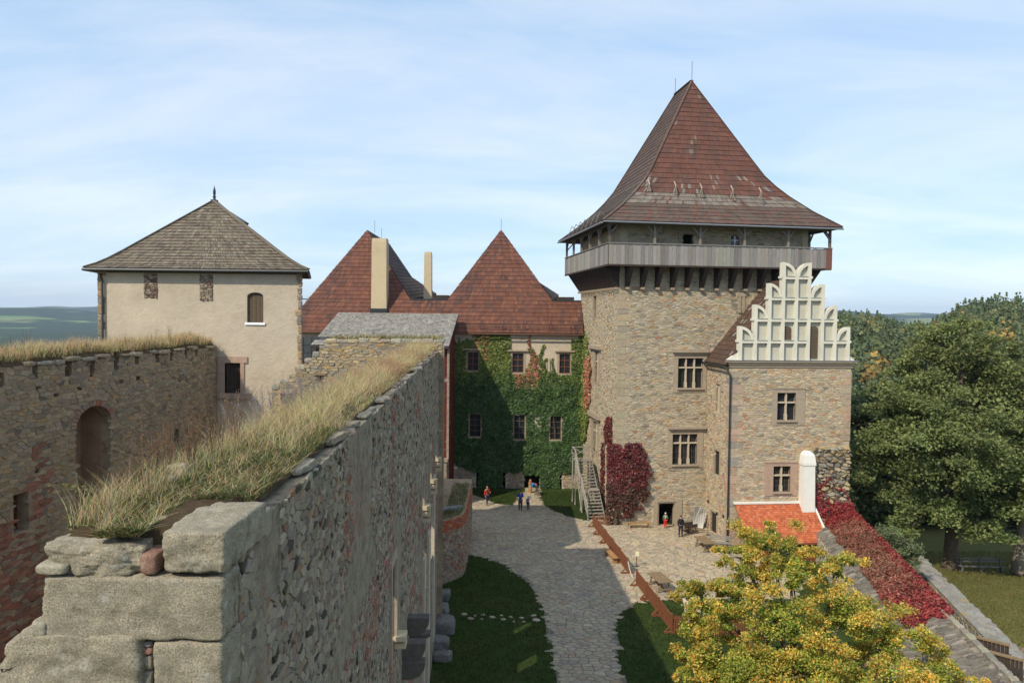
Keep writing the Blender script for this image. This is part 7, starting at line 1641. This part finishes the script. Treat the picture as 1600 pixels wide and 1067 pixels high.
    for sd in 'lr':
        a, b = legn[sd][2][0], legn[sd][3][0]; skin_mesh('shoe', sc({'a': (Vector((a.x, a.y - .03 * k, .055 * k)), .052), 'b': (Vector((b.x, b.y, .045 * k)), .045)}), [('a', 'b')], M['cloth'], t, 1, shoes)
    hc = hat or hair
    skin_mesh('cap' if hat else 'hair', sc({'a': (bendp(0, -.045, 1.60), .07 * hs), 'b': (bendp(0, -.02, 1.69), (.098 * hs, .105 * hs)), 'c': (bendp(0, .0, 1.745), .075 * hs)}), [('a', 'b'), ('b', 'c')], M['cloth'], t, 1, hc)
    for s in (-1, 1): pass
    fm = MB(); fc = bendp(0, .11 * hs, 1.63)
    skin_mesh('nose', sc({'a': (bendp(0, .095 * hs, 1.645), .014), 'b': (bendp(0, .118 * hs, 1.622), .016)}), [('a', 'b')], M['skin'], t, 1)
    for s in (-1, 1): skin_mesh('eye', sc({'a': (bendp(s * .035, .088 * hs, 1.655), .010), 'b': (bendp(s * .035, .096 * hs, 1.655), .010)}), [('a', 'b')], M['dark'], t, 0); skin_mesh('ear', sc({'a': (bendp(s * .092 * hs, 0, 1.65), .018), 'b': (bendp(s * .096 * hs, -.005, 1.62), .014)}), [('a', 'b')], M['skin'], t, 0)
    skin_mesh('mouth', sc({'a': (bendp(-.02, .092 * hs, 1.588), .008), 'b': (bendp(.02, .092 * hs, 1.588), .008)}), [('a', 'b')], mat('lip', (.35, .12, .1), .5, 0, 1, 0) if 'lip' not in bpy.data.materials else bpy.data.materials['lip'], t, 0)
    if pack: skin_mesh('backpack', sc({'a': (bendp(0, -.19, 1.10), (.14, .09)), 'b': (bendp(0, -.2, 1.25), (.15, .10)), 'c': (bendp(0, -.17, 1.42), (.12, .07))}), [('a', 'b'), ('b', 'c')], M['cloth'], t, 1, pack); 
    if pack:
        for s in (-1, 1): m_ = skin_mesh('strap', sc({'a': (bendp(s * .10, -.1, 1.44), .022), 'b': (bendp(s * .11, .10, 1.42), .02), 'c': (bendp(s * .12, .13, 1.2), .02)}), [('a', 'b'), ('b', 'c')], M['cloth'], t, 0, pack)
    return t
NAVY = (.02, .025, .06); DK = (.03, .03, .035)
Zp = .03
def at_ground(x, y, dz=.045): p = gnd(x, y); p.z += dz; return p
person('person in a red top and dark trousers walking across the far courtyard', at_ground(761, 789.5), 1.72, math.radians(150), (.50, .035, .03), (.04, .03, .07), (.03, .02, .015), stride=.24, arms=('front', 'down'), pack=(.10, .09, .09))
person('adult in a blue jacket with blue backpack seen from behind', at_ground(813, 798.6), 1.80, math.radians(-4), (.025, .05, .35), (.055, .055, .07), (.02, .018, .015), pack=(.05, .07, .26), arms=('front', 'front'))
person('child in a turquoise jacket with red backpack raising one arm', at_ground(825, 797.6), 1.24, math.radians(8), (.03, .27, .40), (.06, .05, .05), (.06, .04, .02), pack=(.58, .03, .03), arms=('down', 'up'), child=True)
person('person in a bright blue jacket bending over near the far doorway', at_ground(839, 774), 1.66, math.radians(-100), (.03, .22, .50), (.10, .09, .08), (.30, .05, .03), pack=(.45, .04, .03), bend=1.05, arms=('reach', 'reach'), stride=.12)
p = at_ground(1039.5, 825.5); person('child with white cap, grey-green jacket and red trousers at the tower doorway', p, 1.28, math.radians(5), (.15, .19, .16), (.62, .03, .025), (.05, .03, .02), hat=(.75, .75, .75), pack=(.30, .40, .28), child=True, stride=.1)
person('adult in dark navy clothes and backpack standing before the cart', at_ground(1063.3, 839.3), 1.72, math.radians(35), (.018, .02, .035), (.02, .026, .06), (.10, .05, .025), pack=(.02, .02, .025), stride=.08, arms=('down', 'front'))
def sheep(loc, heading, label, s=1.0, lying=False):
    t = thing('sheep', label, 'sheep', loc, None, heading); h = .30 if lying else .58; B = {'a': ((-.42, 0, h + .02), (.20, .19)), 'b': ((-.2, 0, h + .04), (.27, .25)), 'c': ((.12, 0, h + .03), (.27, .25)), 'd': ((.38, 0, h + .04), (.20, .20)), 'n': ((.52, 0, h + .22), (.12, .12)), 'h': ((.62, 0, h + .33), (.10, .095)), 'm': ((.76, 0, h + .26), (.055, .06)), 't': ((-.6, 0, h - .05), .05)}
    E_ = [('a', 'b'), ('b', 'c'), ('c', 'd'), ('d', 'n'), ('n', 'h'), ('h', 'm'), ('a', 't')]
    for i, (x, y) in enumerate(((.34, .12), (.34, -.12), (-.38, .13), (-.38, -.13))):
        up_ = 'd' if x > 0 else 'a'
        if lying: B[f'k{i}'] = ((x + .05, y * 1.6, .12), .06); B[f'f{i}'] = ((x + .25, y * 1.7, .06), .035)
        else: B[f'k{i}'] = ((x + (.02 if x > 0 else -.05), y, .30), .055); B[f'f{i}'] = ((x, y, .03), .035)
        E_ += [(up_, f'k{i}'), (f'k{i}', f'f{i}')]
    skin_mesh('body', {k: (Vector(p) * s, tuple(q * s for q in r) if hasattr(r, '__len__') else r * s) for k, (p, r) in B.items()}, E_, M['wool'], t, 2)
    for sd in (-1, 1): skin_mesh('ear', {'a': (Vector((.60, sd * .08, h + .36)) * s, .025 * s), 'b': (Vector((.58, sd * .19, h + .33)) * s, .03 * s)}, [('a', 'b')], M['wool'], t, 1)
for (x, y, hd, lb, ly) in ((1081, 965, 2.3, 'cream sheep standing in the pen, leftmost of the sheep behind the maple', False), (1104, 970, 1.2, 'cream sheep lying in the pen, middle of the sheep behind the maple', True), (1116, 969, 1.7, 'cream sheep in the pen, rightmost of the sheep behind the maple', False)):
    p = gnd(x, y); sheep(p, hd, lb, 1.0, ly)

# ------------------------------------------------------------------ air
hm = bpy.data.materials.new('haze_air'); hm.use_nodes = True; nt = hm.node_tree; nt.nodes.clear(); o_ = nt.nodes.new('ShaderNodeOutputMaterial'); pv = nt.nodes.new('ShaderNodeVolumePrincipled')
pv.inputs['Color'].default_value = (.62, .78, 1.0, 1); pv.inputs['Density'].default_value = 8.5e-5; pv.inputs['Anisotropy'].default_value = .1; nt.links.new(pv.outputs[0], o_.inputs['Volume'])
m1 = MB(); m1.box((0, 0, 25), (9800, 0, 0), (0, 9800, 0), (0, 0, 130)); obj('haze', m1, hm, kind='stuff', label='thin blue autumn haze over the whole landscape')
